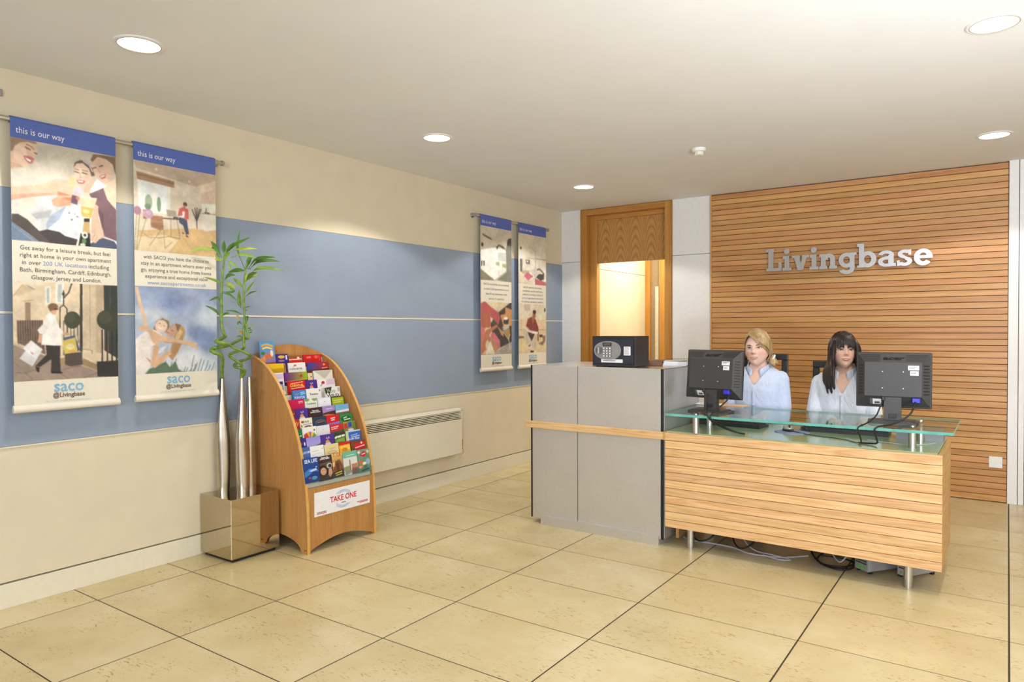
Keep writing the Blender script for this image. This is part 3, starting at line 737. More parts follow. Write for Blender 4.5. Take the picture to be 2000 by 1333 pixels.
def _pane(name, tint, refl=0.12):
    t = NT(name); tr = t.add('ShaderNodeBsdfTransparent'); tr.inputs[0].default_value = rgba(tint); gl = t.add('ShaderNodeBsdfGlossy'); gl.inputs['Roughness'].default_value = 0.0
    fr = t.add('ShaderNodeFresnel'); fr.inputs['IOR'].default_value = 1.5; mx = t.add('ShaderNodeMixShader')
    ge = t.add('ShaderNodeNewGeometry'); iv = t.add('ShaderNodeMath', operation='SUBTRACT'); iv.inputs[0].default_value = 1.0; t.link(ge.outputs['Backfacing'], iv.inputs[1]); ml = t.add('ShaderNodeMath', operation='MULTIPLY'); t.link(fr.outputs[0], ml.inputs[0]); t.link(iv.outputs[0], ml.inputs[1]); t.link(ml.outputs[0], mx.inputs[0]); t.link(tr.outputs[0], mx.inputs[1]); t.link(gl.outputs[0], mx.inputs[2]); t.link(mx.outputs[0], t.n['Material Output'].inputs['Surface']); t.n.remove(t.b); return t.m
M['pane'] = _pane('clear_sheet_glass', (226, 240, 233))
M['pane_clear'] = _pane('clear_acrylic', (244, 248, 248))

# ================================================================== setting
# floor: a bed with every limestone slab laid on it
fl = struct(MB().box(-0.1, 6.8, -5.0, 7.0, -0.12, -0.0009), 'floor', M['grout'])
xs = [0.0, 0.2519]+[0.2519+0.7467*k for k in range(1, 10)]
def tile_mesh(w_, l_):
    return MB().box(0, w_, 0, l_, -0.02, 0)
protos = {}
for k in range(len(xs)-1):
    x0, x1 = xs[k]+(0.0036 if k else 0.0), min(xs[k+1], 6.75)-0.0036
    wd = round(x1-x0, 4)
    for j in range(-5, 12):
        y0, y1 = j*0.5+0.0030, j*0.5+0.5-0.0030
        if wd not in protos:
            o = build(tile_mesh(wd, y1-y0), 'floor_tile', M['stone'], fl, local=True); protos[wd] = o
        else:
            o = protos[wd].copy(); COL.objects.link(o); o.parent = fl
        o.location = (x0, y0, 0)
struct(MB().box(-0.1, 6.8, -5.0, 7.0, H, H+0.12), 'ceiling', M['ceiling'])
# left wall: plaster backing, painted panels, two courses of blue fabric panel, skirting
wl = struct(MB().box(-0.14, -0.016, -5.0, D+0.1, 0, H), 'wall_left', M['groove'])
struct(MB().box(-0.016, 0.0, -5.0, D, 2.058, H), 'upper_panel', M['cream'], wl)
struct(MB().box(-0.016, 0.0, -5.0, D, 0.128, 0.780), 'lower_panel', M['cream'], wl)
struct(MB().box(-0.016, 0.004, -5.0, D, 1.4455, 2.046, 0.002), 'fabric_panel', M['fabric'], wl)
struct(MB().box(-0.016, 0.004, -5.0, D, 0.787, 1.4325, 0.002), 'fabric_panel', M['fabric'], wl)
struct(MB().box(-0.016, 0.006, -5.0, D, 1.433, 1.445), 'joint_strip', M['trim'], wl)
struct(MB().box(-0.016, 0.005, -5.0, D, 2.0465, 2.0575), 'joint_strip', M['cream'], wl)
struct(MB().box(-0.016, 0.006, -5.0, D, 0.780, 0.7865), 'joint_strip', M['trim'], wl)
struct(MB().box(-0.016, 0.002, -5.0, D, 0.0, 0.119, 0.0015), 'baseboard_left', M['trim'])
# back wall: white columns either side of an oak doorway, then the slatted feature wall and a white post
struct(MB().box(0.0, 0.232, D, D+0.12, 2.071, H), 'wall_back', M['white'])
struct(MB().box(0.0, 0.232, D, D+0.12, 0.0, 2.066), 'wall_back_lower', M['white'])
struct(MB().box(1.266, 1.652, D, D+0.12, 2.071, H), 'wall_back_column', M['white'])
struct(MB().box(1.266, 1.652, D, D+0.12, 0.0, 2.066), 'wall_back_column_lower', M['white'])
struct(MB().box(0.0, 0.232, D+0.01, D+0.11, 2.064, 2.073).box(1.266, 1.652, D+0.01, D+0.11, 2.064, 2.073), 'trim_1', M['groove'])
d1 = struct(MB().box(0.237, 0.312, D-0.012, D+0.13, 0, H-0.004, 0.002), 'door_1', M['oakframe_z'])
struct(MB().box(1.190, 1.261, D-0.012, D+0.13, 0, H-0.004, 0.002), 'jamb', M['oakframe_z'], d1)
struct(MB().box(0.312, 1.190, D-0.012, D+0.13, 2.552, H-0.004, 0.002), 'header', M['oakframe_x'], d1)
struct(MB().box(0.312, 0.395, D+0.060, D+0.13, 0, 2.552, 0.002), 'inner_jamb', M['oakframe_z'], d1)
struct(MB().box(1.176, 1.190, D+0.060, D+0.13, 0, 2.552, 0.002), 'inner_jamb', M['oakframe_z'], d1)
struct(MB().box(0.395, 1.176, D+0.060, D+0.13, 2.505, 2.552, 0.002), 'inner_header', M['oakframe_x'], d1)
struct(MB().box(0.395, 1.176, D+0.090, D+0.118, 2.048, 2.505), 'transom_panel', M['veneer'], d1)
ws = struct(MB().box(1.660, 3.972, D+0.004, D+0.12, 0, H), 'wall_slatted', M['slatback'])
pitch = 2.605/54
sm_ = None
for k in range(54):
    z0 = 0.006+k*pitch
    if sm_ is None:
        mb = MB(); hh = pitch
        mb.prism([(D+0.006, 0.0), (D-0.0165, 0.0008), (D-0.018, 0.0022), (D-0.018, hh-0.0042), (D-0.014, hh-0.0030), (D-0.008, hh-0.0022), (D+0.006, hh-0.0022)], 'x', 1.668, 3.970)
        sm_ = build(mb, 'slat', M['slat'], ws, local=True); o = sm_
    else:
        o = sm_.copy(); COL.objects.link(o); o.parent = ws
    o.location = (0, 0, z0)
struct(MB().box(1.652, 1.667, D-0.022, D+0.1, 0, H), 'trim_2', M['oak_y'])
struct(MB().box(3.974, 4.036, D-0.030, D+0.15, 0, H, 0.002).box(4.040, 4.076, D-0.024, D+0.15, 0, H, 0.002), 'trim_3', M['white'])
# beyond: passage seen through the doorway, space past the post, unseen sides of the room
wc = struct(MB().box(0.24, 0.37, D+0.13, 5.76, 0, 1.992).box(0.24, 0.37, D+0.13, 5.76, 1.998, H), 'wall_passage', M['cream'])
struct(MB().box(0.24, 0.362, D+0.13, 5.76, 1.990, 2.0), 'trim_4', M['groove'])
d2 = struct(MB().box(0.36, 0.432, 5.76, 5.86, 0, H), 'door_2', M['oakframe_z'])
struct(MB().box(0.562, 0.66, 5.74, 5.86, 0, H), 'jamb', M['oakframe_z'], d2)
struct(MB().box(0.432, 0.562, 5.80, 5.82, 0.0, H), 'leaf', plain('grey_brown_door', (150, 132, 104), 0.25), d2)
struct(MB().box(0.49, 0.535, 5.785, 5.80, 0.0, 1.86), 'glazed_strip', plain('pale_door_strip', (214, 206, 186), 0.3), d2)
struct(MB().box(0.66, 1.5, 5.76, 5.9, 0, H), 'wall_passage_end', M['cream'])
struct(MB().box(1.30, 1.45, D+0.13, 5.76, 0, H), 'wall_passage_side', M['cream'])
struct(MB().box(5.6, 6.8, D, D+0.12, 0, H), 'wall_back_far', M['cream'])
struct(MB().box(4.0, 6.8, 6.6, 6.72, 0, H), 'wall_beyond', plain('beyond_paint', (196, 188, 172), 0.8))
struct(MB().box(6.75, 6.87, -5.0, 6.7, 0, H), 'wall_right', M['cream'])
struct(MB().box(-0.1, 6.8, -5.1, -4.98, 0, H), 'wall_front', M['cream'])
struct(MB().box(1.46, 4.05, D+0.12, 6.7, 0, H), 'wall_core', M['white'])

# ------------------------------------------------------------------ lamps, detector
def downlight(x, y, label, lit=True):
    t = thing('downlight', label, 'light', (x, y, H), group='round ceiling downlights')
    build(MB().lathe(0, 0, [(0.104, 0.0), (0.104, -0.003), (0.100, -0.0055), (0.090, -0.006), (0.087, -0.004), (0.087, 0.0)], 40), 'trim_ring', M['white'], t, local=True, smooth=40)
    build(MB().lathe(0, 0, [(0.0, -0.0035), (0.0865, -0.0035), (0.0865, 0.0), (0.0, 0.0)], 40), 'diffuser', M['lamp'], t, local=True)
    build(MB().tube([(0.0880*math.cos(2*PI*k/40), 0.0880*math.sin(2*PI*k/40), -0.0052) for k in range(41)], 0.0019, 8, cap=False), 'reflector_rim', M['groove'], t, local=True, smooth=40)
    l = bpy.data.lights.new('downlight_beam', 'SPOT'); l.energy = SPOT_W; l.color = SPOT_COL; l.spot_size = math.radians(128); l.spot_blend = 0.14; l.shadow_soft_size = 0.06
    lo = bpy.data.objects.new('downlight_beam', l); COL.objects.link(lo); lo.parent = t; lo.location = (0, 0, -0.03); return t
downlight(0.816, -0.551, 'bright round downlight over the wall with the pair of large hanging posters')
downlight(0.880, 1.370, 'bright round downlight in the middle of the ceiling above the white wall heater')
downlight(0.874, 3.351, 'small bright round downlight nearest the oak doorway')
downlight(3.918, 1.405, 'large bright round downlight in the upper right corner of the photo')
downlight(3.891, 3.466, 'round downlight in front of the slatted timber wall')
for x, y, lb in ((3.92, -2.5, 'round downlight straight over the camera'), (5.6, 1.4, 'round downlight over the unseen right side of the room'), (2.4, -3.9, 'round downlight by the shop front, far behind the camera')):
    downlight(x, y, lb)
p_ = bpy.data.lights.new('passage_lamp', 'AREA'); p_.energy = 25; p_.color = (1.0, 0.95, 0.80); p_.size = 0.5
po = bpy.data.objects.new('passage_lamp', p_); COL.objects.link(po); po.location = (0.9, 5.1, H-0.02)
t = thing('smoke_detector', 'white smoke detector on the ceiling in front of the timber wall', 'smoke detector', (2.187, 2.656, H))
build(MB().lathe(0, 0, [(0.046, 0), (0.050, -0.004), (0.050, -0.014), (0.043, -0.024), (0.03, -0.026), (0, -0.026)], 32), 'base', M['white'], t, local=True, smooth=35)
build(MB().lathe(0, 0, [(0.027, -0.024), (0.027, -0.030), (0.021, -0.046), (0.015, -0.050), (0, -0.050)], 32), 'sensor_cap', M['trim'], t, local=True, smooth=35)
for k in range(10):
    a = 2*PI*k/10; mb = MB().box(-0.0022, 0.0022, -0.0288, -0.0215, -0.047, -0.026).xf(Matrix.Rotation(a, 4, 'Z')); build(mb, 'fin', M['white'], t, local=True)

# ------------------------------------------------------------------ hanging posters
def poster(y0, y1, top, bot, pics, lines, label, size, n):
    yc = (y0+y1)/2; xf_ = 0.062; t = thing('hanging_poster', label, 'poster', (xf_, yc, bot), group='printed posters hanging from steel rods')
    hgt = top-bot
    build(MB().box(xf_-0.0012, xf_, y0, y1, bot+0.02, top), 'banner_sheet', M['banner'], t)
    build(MB().box(xf_-0.001, xf_+0.0012, y0, y1, top-0.064*hgt, top).tube([(xf_-0.013, y0+0.001, top-0.004), (xf_-0.013, y1-0.001, top-0.004)], 0.0175, 20), 'header_band', M['banner_blue'], t, smooth=40)
    prof = [(xf_-0.004, bot+0.038), (xf_+0.003, bot+0.034), (xf_+0.011, bot+0.022), (xf_+0.012, bot+0.012), (xf_+0.006, bot+0.003), (xf_-0.004, bot), (xf_-0.011, bot+0.006), (xf_-0.012, bot+0.02)]
    build(MB().prism(prof, 'y', y0-0.005, y1+0.006).xf(Matrix.Identity(4)), 'bottom_roll', M['banner'], t, smooth=50)
    z1, z2, z3, z4 = (top-f*hgt for f in (0.064, 0.411, 0.549, 0.892))
    for nm, za, zb in ((pics[0], z1, z2), (pics[1], z3, z4)):
        nn, ops = ART[nm]; sheet_grid('printed_photo', paint(nn, ops), (xf_+0.0008, y0, za), (0, y1-y0, 0), (0, 0, zb-za), M['print'], t)
    def put_row(z, sz, wd, segs):
        obs = [text('lettering', s, sz, M[m], t, Matrix.Translation((xf_+0.0018, 0, z)) @ FACE_LEFT, 'LEFT') for s, m in segs]
        ws_ = [max(v.co.y for v in o.data.vertices)-min(v.co.y for v in o.data.vertices) for o in obs]; gap = sz*0.30; tot = sum(ws_)+gap*(len(obs)-1); k = wd/tot; y = yc-wd/2
        for o, w_ in zip(obs, ws_):
            lo = min(v.co.y for v in o.data.vertices)
            for v in o.data.vertices: v.co.y = (v.co.y-lo)*k+y-root_of(t).location.y
            y += (w_+gap)*k
    def put(s, z, sz, m, align='CENTER', y=None, width=None, offset=0.0):
        text('lettering', s, sz, m, t, Matrix.Translation((xf_+0.0018, yc if y is None else y, z)) @ FACE_LEFT, align, width=width, offset=offset)
    put('this is our way', top-0.046*hgt, 0.044, M['ink_white'], 'LEFT', y0+0.022, 0.215)
    for k, (s, m, wd) in enumerate(lines):
        zz = z2-0.042-k*(0.138*hgt-0.018)/len(lines)
        if isinstance(s, list): put_row(zz, size, wd*(y1-y0), s)
        else: put(s, zz, size, M[m], width=wd*(y1-y0))
    put('saco', z4-0.060, 0.084, M['ink_sky'], width=0.138, offset=0.0010)
    put('@Livingbase', z4-0.088, 0.032, M['ink_brown'], width=0.150, offset=0.0008)
    mb = MB(); y = yc-0.105
    while y < yc+0.10:
        l_ = random.uniform(0.010, 0.026); mb.box(xf_+0.0014, xf_+0.0018, y, min(y+l_, yc+0.105), z4-0.109, z4-0.104); y += l_+0.005
    build(mb, 'small_print', M['ink_faint'], t)
    return t
M['ink_faint'] = plain('faint_ink', (196, 206, 210), 0.8); M['ink_pale'] = plain('pale_grey_ink', (138, 134, 126), 0.8)
PA = (-0.781, -0.294); PB = (-0.200, 0.287); PC = (2.898, 3.383); PD = (3.504, 4.005)
poster(*PA, 2.370, 0.950, ('toast', 'street'), [('Get away for a leisure break, but feel', 'ink', 0.86), ('right at home in your own apartment', 'ink', 0.87), ([('in over', 'ink'), ('200 UK locations', 'ink_blue'), ('including', 'ink')], '', 0.83), ('Bath, Birmingham, Cardiff, Edinburgh,', 'ink', 0.87), ('Glasgow, Jersey and London.', 'ink', 0.67)],
       'hanging poster of three laughing women toasting above a woman with shopping bags', 0.030, 0)
poster(*PB, 2.374, 0.955, ('apartment', 'meadow'), [('with SACO you have the choice to', 'ink', 0.80), ('stay in an apartment where ever you', 'ink', 0.86), ('go, enjoying a true home from home', 'ink', 0.86), ('experience and exceptional value', 'ink', 0.77), ('www.sacoapartments.co.uk', 'ink_blue', 0.72)],
       'hanging poster of a bright apartment above two girls hugging under blue sky', 0.030, 0)
poster(*PC, 2.386, 0.962, ('bedroom', 'toastred'), [("SACO's worldwide service extends", 'ink_pale', 0.82), ([('to over', 'ink_pale'), ('12,000', 'ink_blue'), ('apartments in more', 'ink_pale')], '', 0.8), ([('than', 'ink_pale'), ('40', 'ink_blue'), ('key destination cities', 'ink_pale')], '', 0.7), ('across 17 countries.', 'ink_pale', 0.5)],
       'hanging poster of a white bed above a person in red holding champagne', 0.030, 0)
poster(*PD, 2.384, 0.962, ('livingroom', 'reading'), [('SACO operates the leading', 'ink_pale', 0.66), ('worldwide serviced apartment', 'ink_pale', 0.72), ('network, providing a choice of', 'ink_pale', 0.72), ('serviced apartments and hotels', 'ink_blue', 0.78), ('for business and leisure travellers.', 'ink_pale', 0.8)],
       'hanging poster of a pink and white lounge above a man reading a newspaper', 0.030, 0)
def rod(ya, yb, z, label):
    t = thing('poster_rod', label, 'rod', (0.049, (ya+yb)/2, z), group='steel rods the posters hang from')
    build(MB().tube([(0.049, ya, z), (0.049, yb, z)], 0.0125, 16), 'rail', M['chrome'], t, smooth=40)
    for y in (ya+0.012, yb-0.012):
        build(MB().tube([(0.0, y, z), (0.049, y, z)], 0.009, 12).tube([(0.001, y, z), (0.008, y, z)], 0.022, 20), 'bracket', M['chrome'], t, smooth=40)
        e = -1 if y < (ya+yb)/2 else 1
        build(MB().tube([(0.049, y+e*0.012, z), (0.049, y+e*0.026, z)], 0.0165, 16), 'end_cap', M['grey'], t, smooth=40)
rod(-0.862, 0.335, 2.366, 'long steel rod carrying the two large posters at the near end of the wall')
rod(2.840, 4.050, 2.381, 'steel rod carrying the two posters near the corner by the doorway')

# ------------------------------------------------------------------ wall heater, socket
t = thing('panel_heater', 'long cream electric panel heater with slotted top on the left wall', 'heater', (0.045, 2.0, 0.264))
hy0, hy1 = 1.26, 2.606
build(MB().box(0.012, 0.078, hy0, hy1, 0.268, 0.572, 0.004).box(0.012, 0.078, hy0, hy0+0.012, 0.57, 0.66).box(0.012, 0.078, hy1-0.012, hy1, 0.57, 0.66).box(0.012, 0.02, hy0, hy1, 0.57, 0.66).prism([(0.012, 0.642), (0.078, 0.642), (0.078, 0.650), (0.060, 0.664), (0.012, 0.664)], 'y', hy0, hy1), 'casing', M['trim'], t, smooth=40)
build(MB().box(0.022, 0.05, hy0+0.012, hy1-0.012, 0.572, 0.642), 'inside', plain('grille_shade', (30, 26, 20), 0.9), t)  # near-black tone puts the shade behind the slats into the colour
for k in range(5):
    z = 0.579+k*0.0134
    build(MB().prism([(0.052, z-0.001), (0.079, z), (0.079, z+0.0062), (0.052, z+0.0052)], 'y', hy0+0.010, hy1-0.010), 'slat', M['trim'], t)
for y in (1.5, 2.35): build(MB().box(0.001, 0.014, y, y+0.05, 0.33, 0.6), 'wall_bracket', M['grey'], t)
t = thing('wall_socket', 'brass switched socket with white insert beside the heater end', 'socket', (0.006, 2.66, 0.287))
build(MB().box(0.0, 0.008, 2.612, 2.700, 0.287, 0.373, 0.002), 'faceplate', plain('brass', (150, 118, 66), 0.3, 0.7), t)
build(MB().box(0.008, 0.016, 2.640, 2.682, 0.318, 0.356, 0.002), 'plug', M['white'], t)
o = build(MB().tube([(0.016, 2.668, 0.320), (0.03, 2.690, 0.290), (0.034, 2.697, 0.262), (0.036, 2.680, 0.240), (0.038, 2.640, 0.229), (0.042, 2.595, 0.236), (0.045, 2.56, 0.262), (0.045, 2.55, 0.272)], 0.0042, 8), 'heater_cord', M['trim'], smooth=50)
tag(o, 'short cream flex looping from the socket to the heater', 'cord')
t = thing('blank_plate', 'square white cover plate low on the slatted timber wall', 'cover plate', (3.901, D-0.018, 0.268))
build(MB().box(3.858, 3.944, D-0.027, D-0.017, 0.268, 0.354, 0.002), 'faceplate', M['white'], t)
for x in (3.871, 3.932): build(MB().tube([(x, D-0.0285, 0.311), (x, D-0.026, 0.311)], 0.003, 10), 'screw', M['chrome'], t)
o = build(MB().box(0.0, 0.012, -0.86, -0.792, 2.478, 2.512, 0.002), 'wall_clip', M['grey']); tag(o, 'small grey clip on the wall above the near poster', 'clip')

# ------------------------------------------------------------------ raised letters
def arc(cx, cy, rx, ry, a0, a1, n=20): return [(cx+rx*math.cos(math.radians(a0+(a1-a0)*i/n)), cy+ry*math.sin(math.radians(a0+(a1-a0)*i/n))) for i in range(n+1)]
def band(cx, cy, rx, ry, w1, w2, a0, a1, n=24):
    return arc(cx, cy, rx, ry, a0, a1, n)+arc(cx, cy, rx-w1, ry-w2, a1, a0, n)
X_, CAP, S_, SL = 0.130, 0.200, 0.040, 0.026       # x height, cap height, stem, slab
def R(x0, x1, z0, z1): return [(x0, z0), (x1, z0), (x1, z1), (x0, z1)]
def letter(ch, w_):
    o = []
    if ch == 'L': o = [R(0.004, w_*0.58, 0, SL), R(0.022, 0.022+S_+0.006, 0, CAP), R(0.0, 0.075, CAP-SL, CAP), R(0.02, w_, 0, SL+0.002), R(w_-0.030, w_, 0, 0.078)]
    if ch == 'i': o = [R(0.0, w_, 0, SL), R(w_*0.5-S_/2, w_*0.5+S_/2, 0, X_), R(0.004, w_*0.5+S_/2, X_-SL, X_), arc(w_*0.5-0.002, 0.170, 0.025, 0.025, 0, 360, 28)[:-1]]
    if ch == 'v': o = [[(0.014, X_), (0.060, X_), (w_*0.5+0.012, 0.022), (w_*0.5+0.018, 0), (w_*0.5-0.024, 0)], [(w_-0.052, X_), (w_-0.016, X_), (w_*0.5+0.022, 0), (w_*0.5-0.016, 0)], R(0.0, 0.070, X_-SL*0.8, X_), R(w_-0.062, w_, X_-SL*0.8, X_)]
    if ch == 'n': o = [R(0.0, 0.066, 0, SL), R(0.014, 0.014+S_, 0, X_), R(0.0, 0.03, X_-SL, X_), R(w_-0.062, w_, 0, SL), R(w_-0.014-S_, w_-0.014, 0, X_*0.62), band((0.03+w_-0.014)/2, X_*0.60, (w_-0.044)/2, X_*0.42, S_, 0.034, 0, 180)]
    if ch == 'g': o = [band(w_*0.46, 0.068, 0.062, 0.064, S_*0.9, 0.034, 0, 360, 36), R(w_*0.46+0.024, w_*0.46+0.062, -0.006, X_), R(w_*0.46+0.024, w_, X_-SL*0.8, X_), band(w_*0.46, -0.004, 0.062, 0.046, S_*0.9, 0.030, -160, 2)]
    if ch == 'b': o = [R(0.0, 0.05, CAP-SL, CAP), R(0.014, 0.014+S_, 0.0, CAP), R(0.0, 0.034, 0, SL*0.7), band(w_-0.066, 0.066, 0.066, 0.068, S_, 0.034, 0, 360, 36)]
    if ch == 'a': o = [band(w_*0.46, 0.040, 0.060, 0.042, S_*0.9, 0.026, 60, 300, 28), R(w_-0.016-S_, w_-0.016, 0.0, 0.094), band(w_*0.46, 0.088, 0.060, 0.044, S_*0.8, 0.026, -2, 165, 24), R(w_*0.42, w_-0.03, 0.062, 0.084), R(w_-0.05, w_, 0, SL), R(w_*0.40, w_-0.03, -0.002, 0.022)]
    if ch == 's': o = [band(w_*0.5, 0.096, 0.050, 0.036, 0.034, 0.027, 20, 262, 26), band(w_*0.5, 0.036, 0.054, 0.038, 0.036, 0.027, -160, 84, 26), R(w_-0.03, w_-0.008, 0.086, X_), R(0.0, 0.022, 0.0, 0.046), [(w_*0.36, 0.066), (w_*0.66, 0.046), (w_*0.66, 0.072), (w_*0.36, 0.090)]]
    if ch == 'e': o = [band(w_*0.5, 0.064, 0.066, 0.068, S_, 0.033, 0, 322, 40), R(w_*0.5-0.05, w_*0.5+0.066, 0.054, 0.078)]
    return o
t = thing('wall_lettering', 'raised steel slab-serif letters fixed across the slatted timber wall', 'sign', (2.83, D-0.02, 1.86))
LET = [('L', 2.178, 2.317), ('i', 2.322, 2.400), ('v', 2.402, 2.549), ('i', 2.549, 2.625), ('n', 2.629, 2.772), ('g', 2.782, 2.924), ('b', 2.928, 3.075), ('a', 3.084, 3.218), ('s', 3.225, 3.336), ('e', 3.346, 3.477)]
M['letter'] = steel('satin_letter_steel', (206, 206, 208), 0.28, 'z')
for ch, a, b in LET:
    mb = MB()
    for k, pl in enumerate(letter(ch, b-a)): mb.prism([(a+p[0], 1.864+p[1]-(b-2.178)*0.006) for p in pl], 'y', D-0.056-0.0003*k, D-0.042)
    zc = 1.93; 
    for xx in (a+(b-a)*0.4, ): mb.tube([(xx, D-0.044, 1.876), (xx, D-0.012, 1.876)], 0.004, 8)
    build(mb, 'letter', M['letter'], t)
# ================================================================== steel counter
t = thing('steel_counter', 'tall brushed steel reception counter with an oak rail around its front', 'counter', (1.74, 2.25, 0))
CX0, CX1, CY0, CY1, CT = 1.245, 2.231, 1.930, 2.560, 1.100
build(MB().box(CX0+0.018, CX1-0.018, CY0+0.016, CY1, 0.05, CT-0.004), 'carcass', M['blackedge'], t)
build(MB().box(CX0+0.014, 1.6155, CY0, CY0+0.014, 0.036, CT-0.002, 0.001), 'front_panel', M['steel_z'], t)
build(MB().box(1.6210, CX1-0.020, CY0, CY0+0.014, 0.036, CT-0.002, 0.001), 'front_panel', M['steel_z'], t)
build(MB().box(CX0, CX0+0.013, CY0+0.001, CY1, 0.036, CT-0.001), 'side_panel', M['blackedge'], t, label='black edged end panel')
build(MB().box(CX1-0.019, CX1-0.006, CY0+0.001, CY0+0.02, 0.036, CT-0.001), 'edge_strip', M['blackedge'], t)
build(MB().box(CX1-0.010, CX1, CY0+0.019, CY1-0.02, 0.04, CT-0.001), 'side_panel', M['steel_z'], t)
build(MB().box(CX0+0.002, 1.6165, CY0+0.002, CY1, CT-0.003, CT), 'top_panel', M['steel_x'], t)
build(MB().box(1.6205, CX1, CY0+0.002, CY1, CT-0.003, CT), 'top_panel', M['steel_x'], t)
build(MB().box(1.336, 2.205, 1.912, CY1-0.05, 0.0, 0.060), 'plinth', M['steel_z'], t)
build(MB().box(1.211, 2.2335, CY0-0.020, CY0-0.0005, 0.664, 0.711, 0.002), 'rail', M['oak_x'], t)
build(MB().box(2.2340, 2.2500, CY0-0.020, CY0+0.036, 0.662, 0.713, 0.002), 'rail_end', M['oak_y'], t)

# safe on the counter
t = thing('electronic_safe', 'black electronic safe with keypad and dial on the steel counter', 'safe', (1.8655, 2.078, CT), -0.02)
SW, SD_, SH = 0.1555, 0.1025, 0.202
build(MB().box(-SW, SW, -SD_+0.006, SD_, 0.004, SH, 0.003).box(-SW, SW, -SD_, -SD_+0.008, 0.004, 0.020, 0.001).box(-SW, SW, -SD_, -SD_+0.008, SH-0.018, SH, 0.001).box(-SW, -SW+0.012, -SD_, -SD_+0.008, 0.018, SH-0.016, 0.001).box(SW-0.012, SW, -SD_, -SD_+0.008, 0.018, SH-0.016, 0.001), 'body', plain('safe_black', (40, 38, 40), 0.4, var=0.08, nscale=300, bump=0.05), t, local=True)
dr = build(MB().box(-SW+0.015, SW-0.014, -SD_-0.001, -SD_+0.007, 0.022, SH-0.020, 0.001), 'door', plain('safe_door', (46, 47, 60), 0.38, var=0.05, nscale=300), t, local=True)
KC = (-0.042, 0.108)
def oval(cx, cz, s):
    p = []
    for i in range(48):
        a = 2*PI*i/48; x, z = math.cos(a), math.sin(a); ex = 0.80 if x > 0 else 1.0
        p.append((cx+s*0.098*(math.copysign(abs(x)**(0.72 if x > 0 else 1.0), x)), cz+s*0.060*math.copysign(abs(z)**0.86, z)))
    return p
build(MB().prism(oval(KC[0], KC[1], 1.0), 'y', -SD_-0.008, -SD_), 'keypad_plate', plain('silver_plate', (176, 174, 172), 0.3, 0.5), t, local=True)
build(MB().prism(oval(KC[0], KC[1], 0.94), 'y', -SD_-0.0105, -SD_-0.007), 'keypad_face', plain('silver_face', (158, 157, 158), 0.35, 0.4), t, local=True)
dl = build(MB().tube([(-0.098, -SD_-0.0095, 0.108), (-0.098, -SD_-0.018, 0.108)], 0.024, 28), 'dial', plain('dial_grey', (112, 110, 112), 0.35, 0.3), t, local=True, smooth=40)
build(MB().box(-0.1025, -0.0935, -SD_-0.032, -SD_-0.017, 0.087, 0.129, 0.002).xf(Matrix.Identity(4)), 'dial_grip', plain('dial_grip', (170, 168, 168), 0.3, 0.4), dl, local=True)
dsp = build(MB().box(-0.073, -0.007, -SD_-0.0135, -SD_-0.010, 0.136, 0.160, 0.001), 'display', M['black'], t, local=True)
build(MB().box(-0.065, -0.015, -SD_-0.0142, -SD_-0.0132, 0.140, 0.155), 'screen', plain('display_green', (96, 92, 66), 0.2), dsp, local=True)
for r_ in range(4):
    for c_ in range(3):
        x, z = -0.062+c_*0.0225, 0.122-r_*0.0168
        k_ = build(MB().box(x-0.0085, x+0.0085, -SD_-0.0115, -SD_-0.0100, z-0.0052, z+0.0052, 0.0005), 'key_surround', M['black'], t, local=True)
        build(MB().box(x-0.0070, x+0.0035, -SD_-0.0145, -SD_-0.0110, z-0.0042, z+0.0042, 0.0008), 'key', M['paper'], k_, local=True)
def card(name, parent, x0, x1, z0, z1, y, nl, m='ink', bar=None):
    c = build(MB().box(x0, x1, y-0.0008, y, z0, z1), name, M['paper'], parent, local=True); mb = MB(); hh = (z1-z0)/(nl+1)
    for k in range(nl):
        zz = z1-hh*(k+0.9); rr = random.uniform(0.6, 0.95); mb.box(x0+(x1-x0)*0.08, x0+(x1-x0)*0.08+(x1-x0)*0.84*rr, y-0.0010, y-0.0008, zz-hh*0.16, zz+hh*0.16)
    build(mb, 'print_lines', M[m], c, local=True); return c
card('instruction_label', t, 0.076, 0.124, 0.078, 0.134, -SD_-0.001, 8)
card('notice_label', t, -0.090, 0.068, 0.029, 0.051, -SD_-0.001, 1)
for x in (-0.13, 0.13):
    for y in (-0.08, 0.08): build(MB().tube([(x, y, 0), (x, y, 0.005)], 0.010, 12), 'foot', M['black'], t, local=True)
# ring binder of papers on the counter
t = thing('ring_book', 'open wire-bound book of white pages behind the safe on the steel counter', 'book', (2.085, 2.370, CT), 0.30)
build(MB().box(-0.15, -0.035, -0.10, 0.12, 0.0, 0.034, 0.002), 'brown_cover', plain('brown_card', (112, 72, 34), 0.5), t, local=True)
mb = MB()
for k in range(7): mb.box(-0.034+0.001*k, 0.118+0.003*(k % 3), -0.095+0.002*k, 0.115, 0.001+k*0.0042, 0.0046+k*0.0042)
build(mb, 'page_block', M['paper'], t, local=True)
build(MB().prism([(-0.034, 0.0305), (0.04, 0.0345), (0.125, 0.0370), (0.125, 0.0362), (0.04, 0.0335), (-0.034, 0.0295)], 'y', -0.08, 0.118), 'top_page', plain('page_print', (196, 190, 176), 0.6, var=0.2, nscale=90), t, local=True)
for k in range(14): build(MB().tube([(-0.020+k*0.0105, 0.112, 0.026), (-0.020+k*0.0105, 0.126, 0.036), (-0.020+k*0.0105, 0.114, 0.043), (-0.020+k*0.0105, 0.104, 0.037)], 0.0012, 5), 'wire_ring', M['cable'], t, local=True)

